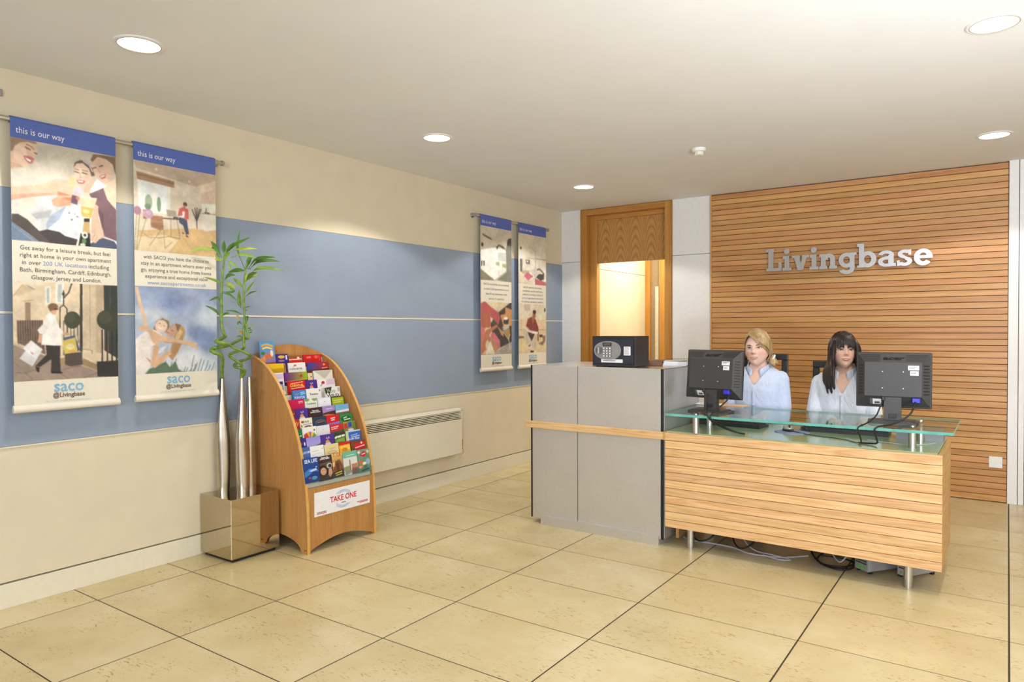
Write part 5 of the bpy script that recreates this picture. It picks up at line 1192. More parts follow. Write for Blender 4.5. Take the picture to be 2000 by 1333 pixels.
# ------------------------------------------------------------------ leaflets in the stand
# row, y from, y to, z of the top edge, label, cover painting (0..1000 across, 0..1000 down the cover), lettering (words, down, height, ink, width share)
W_ = (236, 234, 232); PUR = (74, 44, 134); RED = (196, 30, 34)
def sky(a, b): return [('g', a, b)]
def emblem(): return [('g', (76, 46, 138), (64, 36, 120)), ('e', (206, 196, 220), 500, 300, 210, 58), ('e', (224, 150, 60), 480, 225, 140, 42), ('l', (196, 176, 216), 34, [(520, 150), (600, 95), (640, 130)]), ('l', (196, 176, 216), 26, [(400, 110), (470, 150), (440, 95)]), ('p', (236, 230, 240), [(300, 300), (700, 290), (680, 330), (320, 345)])]
LEAF = [
(0, .560, .670, .572, 'blue sea-life leaflet with a wave, first in the front row of the stand', [('g', (36, 78, 158), (20, 40, 110)), ('p', (60, 120, 190), [(0, 560), (350, 420), (800, 470), (1000, 600), (600, 560), (200, 720), (0, 800)]), ('p', (190, 214, 232), [(300, 520), (800, 440), (860, 520), (500, 560)]), ('p', (24, 56, 128), [(0, 760), (500, 640), (1000, 700), (1000, 1000), (0, 1000)]), ('e', (80, 150, 190), 640, 820, 180, 70), ('e', (170, 70, 90), 330, 800, 90, 40), ('e', (190, 210, 220), 820, 400, 60, 22)], [('SEA LIFE', .20, .115, 'ink_white', .86)]),
(0, .668, .778, .568, 'dark brown leaflet with a smiling face, second in the front row', [('g', (58, 36, 38), (40, 30, 30)), ('p', (90, 78, 60), [(120, 300), (900, 240), (900, 520), (120, 520)]), ('e', (34, 26, 24), 310, 480, 230, 110), ('e', (206, 158, 120), 330, 620, 200, 150), ('e', (150, 98, 76), 370, 690, 70, 24), ('e', (236, 226, 214), 372, 686, 46, 12), ('e', (50, 34, 30), 270, 580, 30, 10), ('e', (50, 34, 30), 420, 575, 30, 10), ('e', (190, 186, 180), 770, 430, 190, 110), ('e', (40, 38, 40), 800, 440, 120, 70), ('p', (200, 150, 112), [(640, 800), (700, 560), (900, 540), (940, 760), (760, 900)]), ('p', (52, 42, 38), [(40, 850), (600, 800), (700, 1000), (0, 1000)])], [('Museum of the', .09, .05, 'ink_white', .5), ('Jewellery Quarter', .14, .055, 'ink_white', .7)]),
(0, .778, .862, .570, 'yellow and red leaflet with a brown horse, third in the front row', [('g', (226, 190, 108), (90, 52, 30)), ('p', (120, 72, 44), [(300, 320), (700, 270), (900, 480), (980, 1000), (100, 1000), (60, 700)]), ('p', (90, 50, 30), [(360, 420), (600, 380), (620, 700), (470, 800), (360, 640)]), ('p', (232, 200, 140), [(60, 380), (240, 330), (200, 520), (80, 560)]), ('p', (60, 36, 28), [(0, 760), (1000, 700), (1000, 1000), (0, 1000)]), ('l', (226, 206, 70), 40, [(200, 820), (820, 770)]), ('l', (226, 206, 70), 36, [(260, 900), (780, 860)])], [('T. CK', .14, .13, 'ink_red', .8)]),
(0, .866, .984, .568, 'teal topped leaflet with a canal and chimney, fourth in the front row', [('g', (214, 216, 214), (206, 206, 196)), ('p', (112, 180, 152), [(0, 0), (1000, 0), (1000, 260), (0, 270)]), ('p', (190, 120, 90), [(560, 560), (960, 540), (980, 720), (560, 720)]), ('p', (110, 70, 60), [(430, 360), (480, 360), (490, 820), (430, 820)]), ('p', (140, 146, 92), [(0, 640), (420, 600), (430, 820), (0, 800)]), ('p', (150, 148, 140), [(80, 800), (420, 760), (600, 860), (100, 1000)]), ('p', (120, 96, 84), [(560, 720), (1000, 720), (1000, 1000), (520, 1000)]), ('l', (214, 232, 224), 22, [(240, 180), (800, 165)])], []),
(0, .988, 1.094, .566, 'floral green leaflet with a red badge, fifth in the front row', [('g', (120, 150, 120), (90, 130, 110)), ('e', (220, 214, 200), 150, 120, 120, 60), ('e', (200, 190, 170), 850, 140, 110, 70), ('e', (96, 140, 80), 760, 320, 200, 70), ('e', (236, 226, 190), 500, 620, 150, 60), ('e', (196, 106, 60), 230, 560, 180, 90), ('e', (150, 170, 206), 800, 560, 170, 130), ('e', (190, 120, 110), 300, 740, 130, 60), ('e', (226, 170, 90), 160, 760, 100, 50), ('e', (60, 110, 70), 560, 760, 150, 60), ('p', (30, 80, 70), [(200, 880), (800, 830), (860, 900), (240, 960)]), ('p', (190, 24, 60), [(180, 260), (420, 130), (560, 90), (800, 210), (640, 290), (540, 350), (330, 300)]), ('l', (240, 226, 230), 36, [(370, 225), (640, 200)])], []),
(1, .568, .635, .634, 'denim blue leaflet in the second row, beside the near side panel', [('g', (70, 104, 164), (60, 92, 150)), ('p', (206, 214, 226), [(0, 150), (1000, 130), (1000, 180), (0, 205)]), ('l', (70, 90, 150), 18, [(150, 172), (800, 158)])], []),
(1, .637, .742, .633, 'plain white leaflet with faint grey lines in the second row', [('g', W_, (222, 222, 224)), ('l', (176, 176, 180), 14, [(160, 170), (600, 150)]), ('l', (190, 190, 196), 12, [(120, 270), (500, 240), (800, 250)]), ('e', (120, 120, 126), 880, 110, 36, 16)], []),
(1, .747, .860, .629, 'cream leaflet with an oval drawing in the second row', [('g', (222, 206, 150), (214, 196, 140)), ('e', (180, 166, 118), 530, 270, 330, 60), ('e', (206, 190, 140), 530, 262, 270, 36), ('l', (170, 150, 110), 14, [(400, 160), (760, 140)])], []),
(1, .864, .957, .628, 'yellow sunflower leaflet with a red top in the second row', [('g', (236, 180, 50), (206, 140, 40)), ('p', RED, [(0, 0), (1000, 0), (1000, 90), (0, 110)]), ('p', (240, 200, 70), [(100, 140), (900, 120), (960, 260), (300, 300)]), ('e', (196, 130, 40), 500, 250, 260, 60)], []),
(1, .965, 1.087, .623, 'red and brown festive leaflet at the far end of the second row', [('g', (120, 62, 30), (100, 46, 26)), ('p', RED, [(260, 110), (1000, 70), (1000, 290), (250, 320)]), ('e', (230, 220, 214), 740, 100, 60, 40), ('l', (236, 226, 220), 26, [(290, 240), (940, 190)])], []),
(2, .584, .640, .685, 'violet leaflet with orange marks, nearest in the third row', [('g', (52, 40, 128), (46, 34, 116)), ('e', (210, 90, 50), 250, 180, 170, 50), ('e', (226, 220, 230), 780, 190, 100, 60)], []),
(2, .642, .751, .683, 'lilac sky leaflet with a dark corner in the third row', [('g', (150, 140, 216), (226, 222, 236)), ('p', (110, 110, 70), [(560, 300), (1000, 210), (1000, 400), (500, 400)])], []),
(2, .754, .861, .686, 'purple leaflet with an orange emblem in the third row', emblem(), []),
(2, .865, .953, .683, 'green countryside leaflet with white letters in the third row', [('g', (86, 106, 52), (110, 140, 60)), ('p', (130, 170, 60), [(100, 220), (900, 170), (900, 300), (100, 320)]), ('p', (50, 62, 36), [(0, 0), (1000, 0), (1000, 90), (0, 110)]), ('e', (60, 90, 40), 500, 330, 400, 40), ('l', (236, 238, 230), 60, [(60, 150), (260, 120)]), ('l', (236, 238, 230), 60, [(340, 130), (600, 110)]), ('l', (236, 238, 230), 60, [(690, 110), (930, 100)])], []),
(2, .958, 1.086, .686, 'blue leaflet headed South East at the far end of the third row', [('g', (54, 104, 190), (50, 98, 180)), ('p', (196, 206, 150), [(0, 0), (190, 0), (190, 1000), (0, 1000)]), ('p', (214, 222, 232), [(190, 0), (1000, 0), (1000, 40), (190, 50)]), ('l', (200, 216, 236), 20, [(340, 170), (780, 140)]), ('l', (214, 226, 240), 24, [(360, 225), (900, 200)])], [('South East', .30, .075, 'ink_white', .78)]),
(3, .604, .643, .737, 'small green leaflet nearest in the fourth row', [('g', (30, 126, 70), (30, 116, 64)), ('l', (210, 226, 214), 40, [(500, 230), (900, 220)])], []),
(3, .647, .756, .742, 'white leaflet with a rainbow fan in the fourth row', [('g', W_, (228, 228, 228)), ('p', (214, 60, 50), [(100, 230), (300, 180), (520, 420), (80, 420)]), ('p', (236, 170, 40), [(300, 180), (480, 160), (520, 420)]), ('p', (150, 90, 180), [(480, 160), (620, 165), (520, 420)]), ('p', (230, 200, 60), [(620, 165), (800, 200), (520, 420)]), ('p', (120, 160, 70), [(800, 200), (960, 300), (520, 420)]), ('e', (60, 70, 90), 840, 120, 50, 30)], []),
(3, .759, .863, .739, 'plain white leaflet with one small grey mark in the fourth row', [('g', (226, 224, 228), (222, 220, 224)), ('e', (180, 170, 180), 500, 140, 40, 16)], []),
(3, .868, .975, .736, 'red leaflet with white text and a dark green photo in the fourth row', [('g', (206, 40, 42), (196, 36, 40)), ('p', (60, 90, 70), [(0, 260), (1000, 210), (1000, 420), (0, 420)]), ('p', (130, 60, 50), [(500, 300), (900, 260), (1000, 330), (600, 340)]), ('l', (236, 220, 220), 26, [(90, 110), (640, 80)]), ('l', (236, 220, 220), 22, [(90, 165), (560, 140)])], []),
(3, .979, 1.085, .741, 'multicoloured leaflet with blue and red squares at the far end of the fourth row', [('g', (150, 160, 70), (70, 60, 60)), ('p', (206, 44, 50), [(60, 60), (320, 50), (320, 220), (60, 230)]), ('p', (40, 84, 170), [(380, 40), (660, 30), (660, 190), (380, 200)]), ('e', (232, 230, 230), 560, 280, 240, 40), ('p', (110, 130, 60), [(720, 20), (1000, 20), (1000, 300), (720, 260)])], []),
(4, .611, .653, .793, 'narrow red leaflet with yellow strokes nearest in the fifth row', [('g', (196, 34, 40), (180, 26, 34)), ('l', (236, 190, 90), 60, [(300, 180), (520, 90)]), ('l', (236, 190, 90), 60, [(600, 200), (800, 110)])], []),
(4, .657, .753, .794, 'cream cookery leaflet with a brown bowl arc in the fifth row', [('g', (238, 232, 206), (230, 222, 190)), ('e', RED, 230, 120, 110, 36), ('p', (180, 172, 206), [(260, 190), (1000, 170), (1000, 205), (260, 225)]), ('e', (104, 50, 30), 620, 330, 350, 90), ('e', (238, 226, 190), 620, 350, 280, 70), ('e', (120, 150, 70), 130, 240, 60, 40)], [('OKR', .145, .07, 'ink_green', .5)]),
(4, .757, .866, .793, 'navy leaflet with a pale ring in the fifth row', [('g', (44, 58, 78), (36, 60, 110)), ('e', (110, 120, 120), 560, 190, 370, 80), ('e', (40, 50, 66), 560, 200, 330, 64), ('l', (200, 120, 90), 22, [(330, 190), (760, 180)]), ('p', (60, 110, 180), [(300, 330), (1000, 270), (1000, 420), (300, 420)])], []),
(4, .868, .974, .792, 'bright red leaflet with a lilac strip in the fifth row', [('g', (206, 26, 30), (200, 24, 28)), ('p', (146, 128, 206), [(0, 270), (1000, 230), (1000, 420), (0, 420)]), ('l', (240, 220, 220), 36, [(330, 110), (660, 100)]), ('l', (240, 220, 220), 36, [(360, 170), (620, 162)])], []),
(4, .978, 1.087, .791, 'green leaflet with a dark oval at the far end of the fifth row', [('g', (36, 130, 60), (206, 226, 180)), ('e', (24, 96, 44), 500, 180, 420, 100), ('l', (226, 232, 226), 34, [(300, 150), (560, 120)]), ('l', (226, 232, 226), 34, [(330, 210), (820, 190)])], []),
(5, .616, .651, .851, 'narrow dark red leaflet nearest in the sixth row', [('g', (140, 44, 56), (80, 60, 60)), ('l', (190, 120, 120), 40, [(300, 150), (800, 130)])], []),
(5, .653, .747, .853, 'purple leaflet with an orange emblem in the sixth row', emblem(), []),
(5, .751, .862, .849, 'dark maroon leaflet with two lines of white text in the sixth row', [('g', (66, 34, 42), (50, 40, 36))], [('Museum of the', .11, .045, 'ink_white', .45), ('Jewellery Quarter', .16, .05, 'ink_white', .72)]),
(5, .865, .969, .851, 'lilac leaflet with a brown field in the sixth row', [('g', (160, 134, 196), (190, 166, 200)), ('p', (70, 46, 40), [(0, 230), (500, 200), (1000, 170), (1000, 420), (0, 420)]), ('p', (206, 130, 40), [(0, 290), (400, 270), (900, 300), (900, 420), (0, 420)]), ('l', (224, 214, 234), 22, [(300, 110), (760, 96)])], []),
(5, .973, 1.087, .851, 'pale blue leaflet with a white band at the far end of the sixth row', [('g', (116, 176, 222), (140, 190, 226)), ('p', (232, 234, 236), [(0, 210), (1000, 170), (1000, 250), (0, 270)]), ('p', (120, 96, 84), [(0, 270), (1000, 250), (1000, 420), (0, 420)])], []),
(6, .630, .751, .908, 'magenta leaflet nearest in the seventh row', [('g', (206, 22, 84), (190, 20, 74)), ('l', (240, 200, 216), 26, [(640, 90), (900, 80)]), ('l', (240, 200, 216), 16, [(640, 130), (880, 122)])], []),
(6, .757, .855, .905, 'white leaflet with green cookery lettering in the seventh row', [('g', (232, 232, 220), (226, 226, 214)), ('e', (130, 160, 80), 180, 40, 200, 50), ('e', (130, 170, 90), 800, 30, 220, 60), ('e', (90, 130, 60), 180, 320, 120, 30)], [('Cookery', .19, .075, 'ink_green', .78)]),
(6, .859, .969, .904, 'white leaflet with a pale blue edge in the seventh row', [('g', (214, 222, 236), (232, 234, 236)), ('p', (234, 236, 238), [(120, 50), (950, 40), (950, 300), (120, 320)]), ('e', (170, 150, 180), 520, 150, 40, 16)], []),
(6, .974, 1.083, .904, 'lime green leaflet with a dark edge at the far end of the seventh row', [('g', (70, 80, 40), (70, 80, 40)), ('p', (166, 182, 34), [(60, 50), (940, 40), (940, 420), (60, 420)]), ('l', (216, 222, 150), 24, [(160, 150), (860, 130)]), ('l', (216, 222, 150), 24, [(160, 215), (740, 200)])], []),
(7, .624, .645, .963, 'sliver of a white leaflet with a dark patch in the eighth row', [('g', W_, W_), ('p', (50, 40, 40), [(0, 130), (1000, 110), (1000, 220), (0, 230)])], []),
(7, .697, .799, .961, 'mid blue leaflet headed FUN FOR in the eighth row', [('g', (60, 132, 206), (50, 120, 196)), ('l', (214, 110, 120), 34, [(220, 130), (480, 110)]), ('l', (206, 224, 240), 22, [(600, 90), (900, 70)]), ('l', (206, 224, 240), 22, [(600, 140), (940, 120)])], [('FUN FOR', .27, .085, 'ink_white', .8)]),
(7, .803, .923, .964, 'white leaflet with a black wordmark in the eighth row', [('g', (234, 232, 228), (226, 224, 220)), ('e', (60, 56, 110), 900, 80, 30, 30)], [('Tension', .21, .07, 'ink_black', .56)]),
(7, .955, 1.086, .966, 'white leaflet headed GO WILD at the far end of the eighth row', [('g', (232, 232, 226), (228, 228, 222)), ('p', (44, 52, 32), [(0, 30), (480, 10), (300, 260), (180, 190), (60, 260)]), ('l', (200, 206, 190), 28, [(130, 70), (200, 170), (260, 80), (320, 160)]), ('p', (170, 176, 186), [(840, 40), (960, 40), (960, 170), (840, 180)])], [('GO', .20, .095, 'ink_green', .34), ('WILD', .34, .10, 'ink_black', .8)]),
(8, .614, .658, 1.022, 'blue leaflet with large white letters nearest in the ninth row', [('g', (44, 52, 150), (40, 46, 140))], [('LIFE', .21, .12, 'ink_white', .9)]),
(8, .696, .832, 1.019, 'red carnival leaflet with yellow letters in the ninth row', [('g', (206, 24, 28), (196, 22, 26)), ('l', (240, 206, 200), 22, [(160, 90), (860, 50)]), ('l', (240, 206, 200), 22, [(160, 250), (900, 215)])], [('CARNIVAL', .19, .09, 'ink_yellow', .82)]),
(8, .836, .926, 1.018, 'purple leaflet with an orange emblem beside the red carnival one in the ninth row', emblem(), []),
(8, .930, 1.080, 1.017, 'white leaflet with a red feather mark in the ninth row', [('g', (234, 230, 230), (232, 228, 228)), ('p', (214, 190, 214), [(520, 20), (960, 10), (960, 190), (520, 210)]), ('e', RED, 330, 120, 90, 50), ('l', (60, 40, 70), 24, [(180, 230), (300, 140)])], []),
(9, .604, .687, 1.076, 'white leaflet with a lilac panel nearest in the tenth row', [('g', (234, 232, 234), (232, 230, 232)), ('p', (214, 196, 222), [(120, 60), (960, 40), (960, 200), (120, 220)])], []),
(9, .696, .874, 1.073, 'purple to lime green wide leaflet in the tenth row', [('h', (104, 40, 130), (164, 190, 30)), ('e', (170, 60, 60), 720, 140, 70, 50), ('e', (120, 170, 60), 820, 130, 50, 40), ('l', (210, 200, 60), 16, [(0, 300), (1000, 250)]), ('p', (60, 40, 50), [(0, 310), (1000, 262), (1000, 420), (0, 420)])], []),
(9, .880, .918, 1.062, 'narrow cream leaflet with a tiny mark in the tenth row', [('g', (222, 206, 160), (216, 198, 150)), ('e', (90, 60, 40), 700, 130, 150, 20)], []),
(9, .927, 1.089, 1.075, 'white envelope at the far end of the tenth row', [('g', (226, 224, 214), (222, 220, 210)), ('p', (190, 186, 172), [(60, 30), (950, 10), (560, 300)])], []),
(10, .575, .724, 1.133, 'plain yellow leaflet nearest in the eleventh row', [('g', (230, 190, 30), (216, 168, 20)), ('p', (196, 150, 20), [(0, 190), (1000, 150), (1000, 420), (0, 420)])], []),
(10, .735, .894, 1.133, 'white concerts leaflet with dark left edge in the eleventh row', [('g', (234, 230, 228), (226, 222, 222)), ('p', (66, 30, 34), [(0, 0), (120, 0), (120, 1000), (0, 1000)]), ('e', (200, 60, 60), 480, 90, 70, 24), ('l', (90, 60, 60), 14, [(380, 150), (470, 100)])], [('concerts', .23, .085, 'ink_brown', .64)]),
(10, .915, 1.088, 1.129, 'blue to red wide leaflet at the far end of the eleventh row', [('h', (52, 70, 160), (200, 40, 32)), ('e', (240, 190, 60), 780, 90, 50, 30), ('l', (240, 200, 120), 22, [(680, 210), (930, 195)]), ('p', (110, 40, 30), [(0, 260), (1000, 220), (1000, 420), (0, 420)])], []),
(11, .579, .690, 1.278, 'tall bright comic-style leaflet sticking up at the near top corner of the stand', [('g', (90, 160, 216), (150, 110, 150)), ('l', (240, 206, 40), 60, [(150, 170), (500, 120), (880, 190)]), ('l', (220, 60, 40), 20, [(150, 175), (500, 130), (880, 195)]), ('l', (236, 220, 90), 50, [(200, 260), (500, 220), (820, 270)]), ('e', (60, 130, 60), 200, 420, 120, 60), ('e', (220, 110, 60), 560, 520, 260, 90), ('e', (236, 216, 190), 780, 420, 100, 110), ('p', (230, 150, 60), [(0, 600), (300, 500), (350, 700), (0, 760)]), ('p', (150, 70, 90), [(0, 760), (1000, 700), (1000, 1000), (0, 1000)])], []),
(11, .700, .798, 1.191, 'violet leaflet with a yellow oval in the top row', [('g', (58, 44, 134), (54, 40, 126)), ('e', (226, 180, 70), 480, 130, 260, 70), ('p', (226, 220, 236), [(800, 60), (930, 60), (930, 250), (800, 250)]), ('e', (190, 110, 160), 460, 300, 240, 40)], []),
(11, .806, .908, 1.178, 'brown and red leaflet with a white strip in the top row', [('g', (140, 90, 50), (206, 50, 26)), ('p', (206, 44, 26), [(0, 130), (1000, 110), (1000, 420), (0, 420)]), ('l', (238, 226, 214), 40, [(0, 190), (1000, 165)]), ('e', (236, 230, 220), 740, 110, 90, 50)], []),
(11, .925, 1.076, 1.180, 'wide red leaflet at the far end of the top row', [('g', (206, 26, 32), (196, 22, 28)), ('p', (226, 120, 110), [(180, 90), (420, 80), (420, 160), (180, 170)]), ('e', (226, 90, 80), 700, 120, 110, 80), ('l', (236, 150, 140), 20, [(840, 60), (900, 180), (860, 300)])], []),
]
ca, sa = math.cos(LEAN), math.sin(LEAN)
for r_, y0, y1, zt_, lab, ops, words in LEAF:
    wd = y1-y0; hh = 0.150 if r_ == 0 else (0.20 if r_ < 11 else (0.19 if zt_ > 1.2 else 0.15)); th = random.uniform(0.007, 0.013)
    hh = min(hh, 0.20)
    t = thing('leaflet', lab, 'leaflet', (XR[r_], (y0+y1)/2, zt_-hh*ca), group='leaflets in the wooden stand')
    # local frame: u across (+y), v down the cover, n towards the room
    def L3(u, v, n): return (sa*v+ca*n-0.0, u, (hh-v)*ca+sa*n)
    T = Matrix(((0, sa, ca), (1, 0, 0), (0, -ca, sa))).to_4x4()      # columns: across, down, out
    T = Matrix(((0, sa, ca, 0), (1, 0, 0, 0), (0, -ca, sa, hh*ca), (0, 0, 0, 1)))
    # sheets behind the front one, fanned a little
    mb = MB(); ns = max(2, int(th/0.003))
    for k in range(ns):
        dz = -0.0006*k-random.uniform(0, 0.0008); q = -th+k*th/ns
        vs = [L3(-wd/2+0.0005*k, -dz, q), (L3(wd/2, -dz, q)), L3(wd/2, hh, q), L3(-wd/2+0.0005*k, hh, q), L3(-wd/2+0.0005*k, -dz, q+th/ns*0.8), L3(wd/2, -dz, q+th/ns*0.8), L3(wd/2, hh, q+th/ns*0.8), L3(-wd/2+0.0005*k, hh, q+th/ns*0.8)]
        mb._add(vs, [(0, 1, 2, 3), (7, 6, 5, 4), (0, 4, 5, 1), (1, 5, 6, 2), (2, 6, 7, 3), (3, 7, 4, 0)])
    c0 = ops[0][1]; key = 'edge_%d_%d_%d' % c0
    if key not in M: M[key] = plain('leaflet_edge', tuple(min(255, int(x*0.8+20)) for x in c0), 0.5)
    build(mb, 'sheet_stack', M[key], t, local=True)
    img = paint(36, ops, 72)
    sheet_grid('front_cover', img, L3(-wd/2, 0, 0.0004), np.array(L3(wd/2, 0, 0))-np.array(L3(-wd/2, 0, 0)), np.array(L3(0, hh, 0))-np.array(L3(0, 0, 0)), M['cover'], t, local=True)
    hw = 0.21
    for s, dn, sz, ink, ws_ in words:
        # lettering plane: columns across, up, out
        Tm = Matrix(((0, -sa, ca, 0), (1, 0, 0, 0), (0, ca, sa, hh*ca), (0, 0, 0, 1)))
        text('cover_lettering', s, sz*hw*1.25, M[ink], t, Tm @ Matrix.Translation((0, -dn*hh, 0.0009)), 'CENTER', width=ws_*wd, offset=0.0004, local=True)
# ================================================================== polished plinth, tall vases, spiral bamboo
PV = Vector((3.97336, -2.18468, 1.34675))
t = thing('metal_plinth', 'low polished steel box plinth mirroring the floor, beside the leaflet stand', 'plinth', (0.16, 0.36, 0))
build(MB().box(0.006, 0.318, 0.203, 0.530, 0.020, 0.3675, 0.0015), 'box_body', M['mirror'], t)
build(MB().box(0.025, 0.300, 0.222, 0.512, 0.0, 0.0205), 'recessed_base', M['blackedge'], t)
VZ = 0.3675
def vase(x, y, h, label, tw):
    t = thing('floor_vase', label, 'vase', (x, y, VZ), group='tall steel vases on the polished plinth')
    mb = MB(); n = 36; rows = 30; vs, fs = [], []
    KR = [(0, .0375), (0.10, .0395), (0.25, .0400), (0.45, .0385), (0.60, .0320), (0.76, .0225), (0.90, .0150), (1.0, .0118)]
    for i in range(rows+1):
        f = i/rows; r = KR[-1][1]
        for (f0, r0), (f1, r1) in zip(KR[:-1], KR[1:]):
            if f0 <= f <= f1: r = r0+(r1-r0)*(f-f0)/(f1-f0); break
        ecc = 0.14*math.sin(PI*f); a = tw+1.3*f
        for q in range(n):
            an = 2*PI*q/n; ex = r*(1+ecc)*math.cos(an); ey = r*(1-ecc)*math.sin(an)
            vs.append((x+ex*math.cos(a)-ey*math.sin(a), y+ex*math.sin(a)+ey*math.cos(a), VZ+f*h))
    for i in range(rows):
        for q in range(n): fs.append((i*n+q, i*n+(q+1) % n, (i+1)*n+(q+1) % n, (i+1)*n+q))
    fs.append(tuple(range(n-1, -1, -1)))
    build(mb._add(vs, fs), 'body', M['vase'], t, smooth=50)
    build(MB()._add([(x+(p[0]-x)*0.95, y+(p[1]-y)*0.95, p[2]-0.004) for p in vs[-n:]], [tuple(range(n))]), 'inner_fill', M['blackedge'], t)
def plant_point(a, z, dpt=0.0, pull=0.03):
    """a: to the side, z: height, dpt: towards the wall; the stems lean out a little from the wall as they rise"""
    a -= 0.377*dpt      # the row of vases runs slightly askew
    p = Vector((0.109+a*0.8186-dpt*0.5743, 0.435+a*0.5743+dpt*0.8186, z)); k = max(0, min(1, (z-1.05)/0.16)); k = k*k*(3-2*k)
    return PV+(p-PV)*(0.986-pull*k)
va = plant_point(-0.134, 1.06); vb = plant_point(-0.012, 1.06)
vase(va.x, va.y, 0.690, 'tall tapering steel vase at the wall-side end of the plinth holding one bamboo stem', 0.5)
vase(vb.x, vb.y, 0.690, 'tall tapering steel vase in the middle of the plinth holding two bamboo stems', 1.1)
vc = plant_point(0.034, 1.06, 0.085)
vase(vc.x, vc.y, 0.690, 'tall steel vase standing behind, closest to the leaflet stand', 1.9)
M['stem'] = plain('bamboo_stem', (108, 138, 50), 0.35, var=0.20, nscale=34)
LEAFM = [plain('leaf_dark', (72, 114, 32), 0.45, var=0.1, nscale=20), plain('leaf_mid', (116, 152, 44), 0.45, var=0.1, nscale=20), plain('leaf_light', (150, 172, 62), 0.5, var=0.1, nscale=20), plain('leaf_yellow', (168, 182, 50), 0.5, var=0.08, nscale=20), plain('leaf_dry', (186, 150, 80), 0.6, var=0.1, nscale=20)]
def spline(P, k=6):
    out = []
    for i in range(len(P)-1):
        p0, p1, p2, p3 = P[max(i-1, 0)], P[i], P[i+1], P[min(i+2, len(P)-1)]
        for q in range(k):
            u = q/k; out.append(0.5*((2*p1)+(p2-p0)*u+(2*p0-5*p1+4*p2-p3)*u*u+(3*p1-p0-3*p2+p3)*u**3))
    out.append(P[-1]); return out
def leaf_mesh(P, wd):
    C = spline(P, 5); n = len(C); vs, fs = [], []
    view = Vector((0.5743, -0.8186, 0.25)).normalized()
    for i, p in enumerate(C):
        f = i/(n-1); w_ = wd*0.5*(min(1.0, 0.10+max(0.0, f-0.12)*3.2))*(1-max(0, (f-0.55)/0.45)**1.6)
        w_ = max(w_, 0.0016 if f < 0.5 else 0.0007)
        tg = (C[min(i+1, n-1)]-C[max(i-1, 0)]).normalized(); s_ = tg.cross(view); s_ = s_.normalized() if s_.length > 1e-4 else Vector((0, 0, 1)); nm = s_.cross(tg)
        vs += [p+s_*w_+nm*w_*0.35, p, p-s_*w_+nm*w_*0.35, p-nm*0.0007]
    for i in range(n-1):
        a = i*4; b = a+4; fs += [(a, a+1, b+1, b), (a+1, a+2, b+2, b+1), (a+2, a+3, b+3, b+2), (a+3, a, b, b+3)]
    m_ = MB()._add(vs, fs); k = max(2, int(n*0.4)); m_.tube(C[:k], [0.0022-0.0010*i/k for i in range(k)], 5); return m_
def plant(label, stems, leaves, base, pull):
    t = thing('lucky_bamboo', label, 'plant', base, group='spiral bamboo in the steel vases')
    for key, r0, r1, spiral in stems:
        pts = STEMS[key]; P = []
        for i, (a, z) in enumerate(pts):
            dpt = 0.0
            if spiral and 0 < i < len(pts)-1:
                s_ = (pts[i+1][0]-pts[i-1][0]); dpt = max(-0.022, min(0.022, s_*0.4))
            P.append(plant_point(a, z, dpt, pull))
        C = spline(P, 6); n = len(C)
        R_ = [r0+(r1-r0)*i/(n-1)+(0.0009 if i % 8 == 0 else 0) for i in range(n)]
        build(MB().tube(C, R_, 10), 'stem', M['stem'], t, smooth=60)
    for pts, wd, ci, tip in leaves:
        n = len(pts)-1
        P = [plant_point(a, z, min(tip, 0.0)*(i/n), pull) for i, (a, z) in enumerate(pts)]
        build(leaf_mesh(P, wd*1.2), 'leaf', LEAFM[ci], t, smooth=50)
plant('spiral-stemmed bamboo plant with one stem, in the vase nearer the posters', [('left', .0105, .0108, 0), ('left_spiral', .0120, .0100, 1), ('left_top', .0095, .0052, 0)], LEAVES_LEFT, va, 0.034)
plant('bamboo plant with two twining spiral stems, in the middle vase by the leaflet stand', [('mid', .0095, .0095, 0), ('mid_a', .0088, .0084, 1), ('mid_a_top', .0085, .006, 0), ('mid_b', .0088, .0084, 1), ('mid_b_top', .0085, .0045, 0)], LEAVES_MID, vb, 0.012)

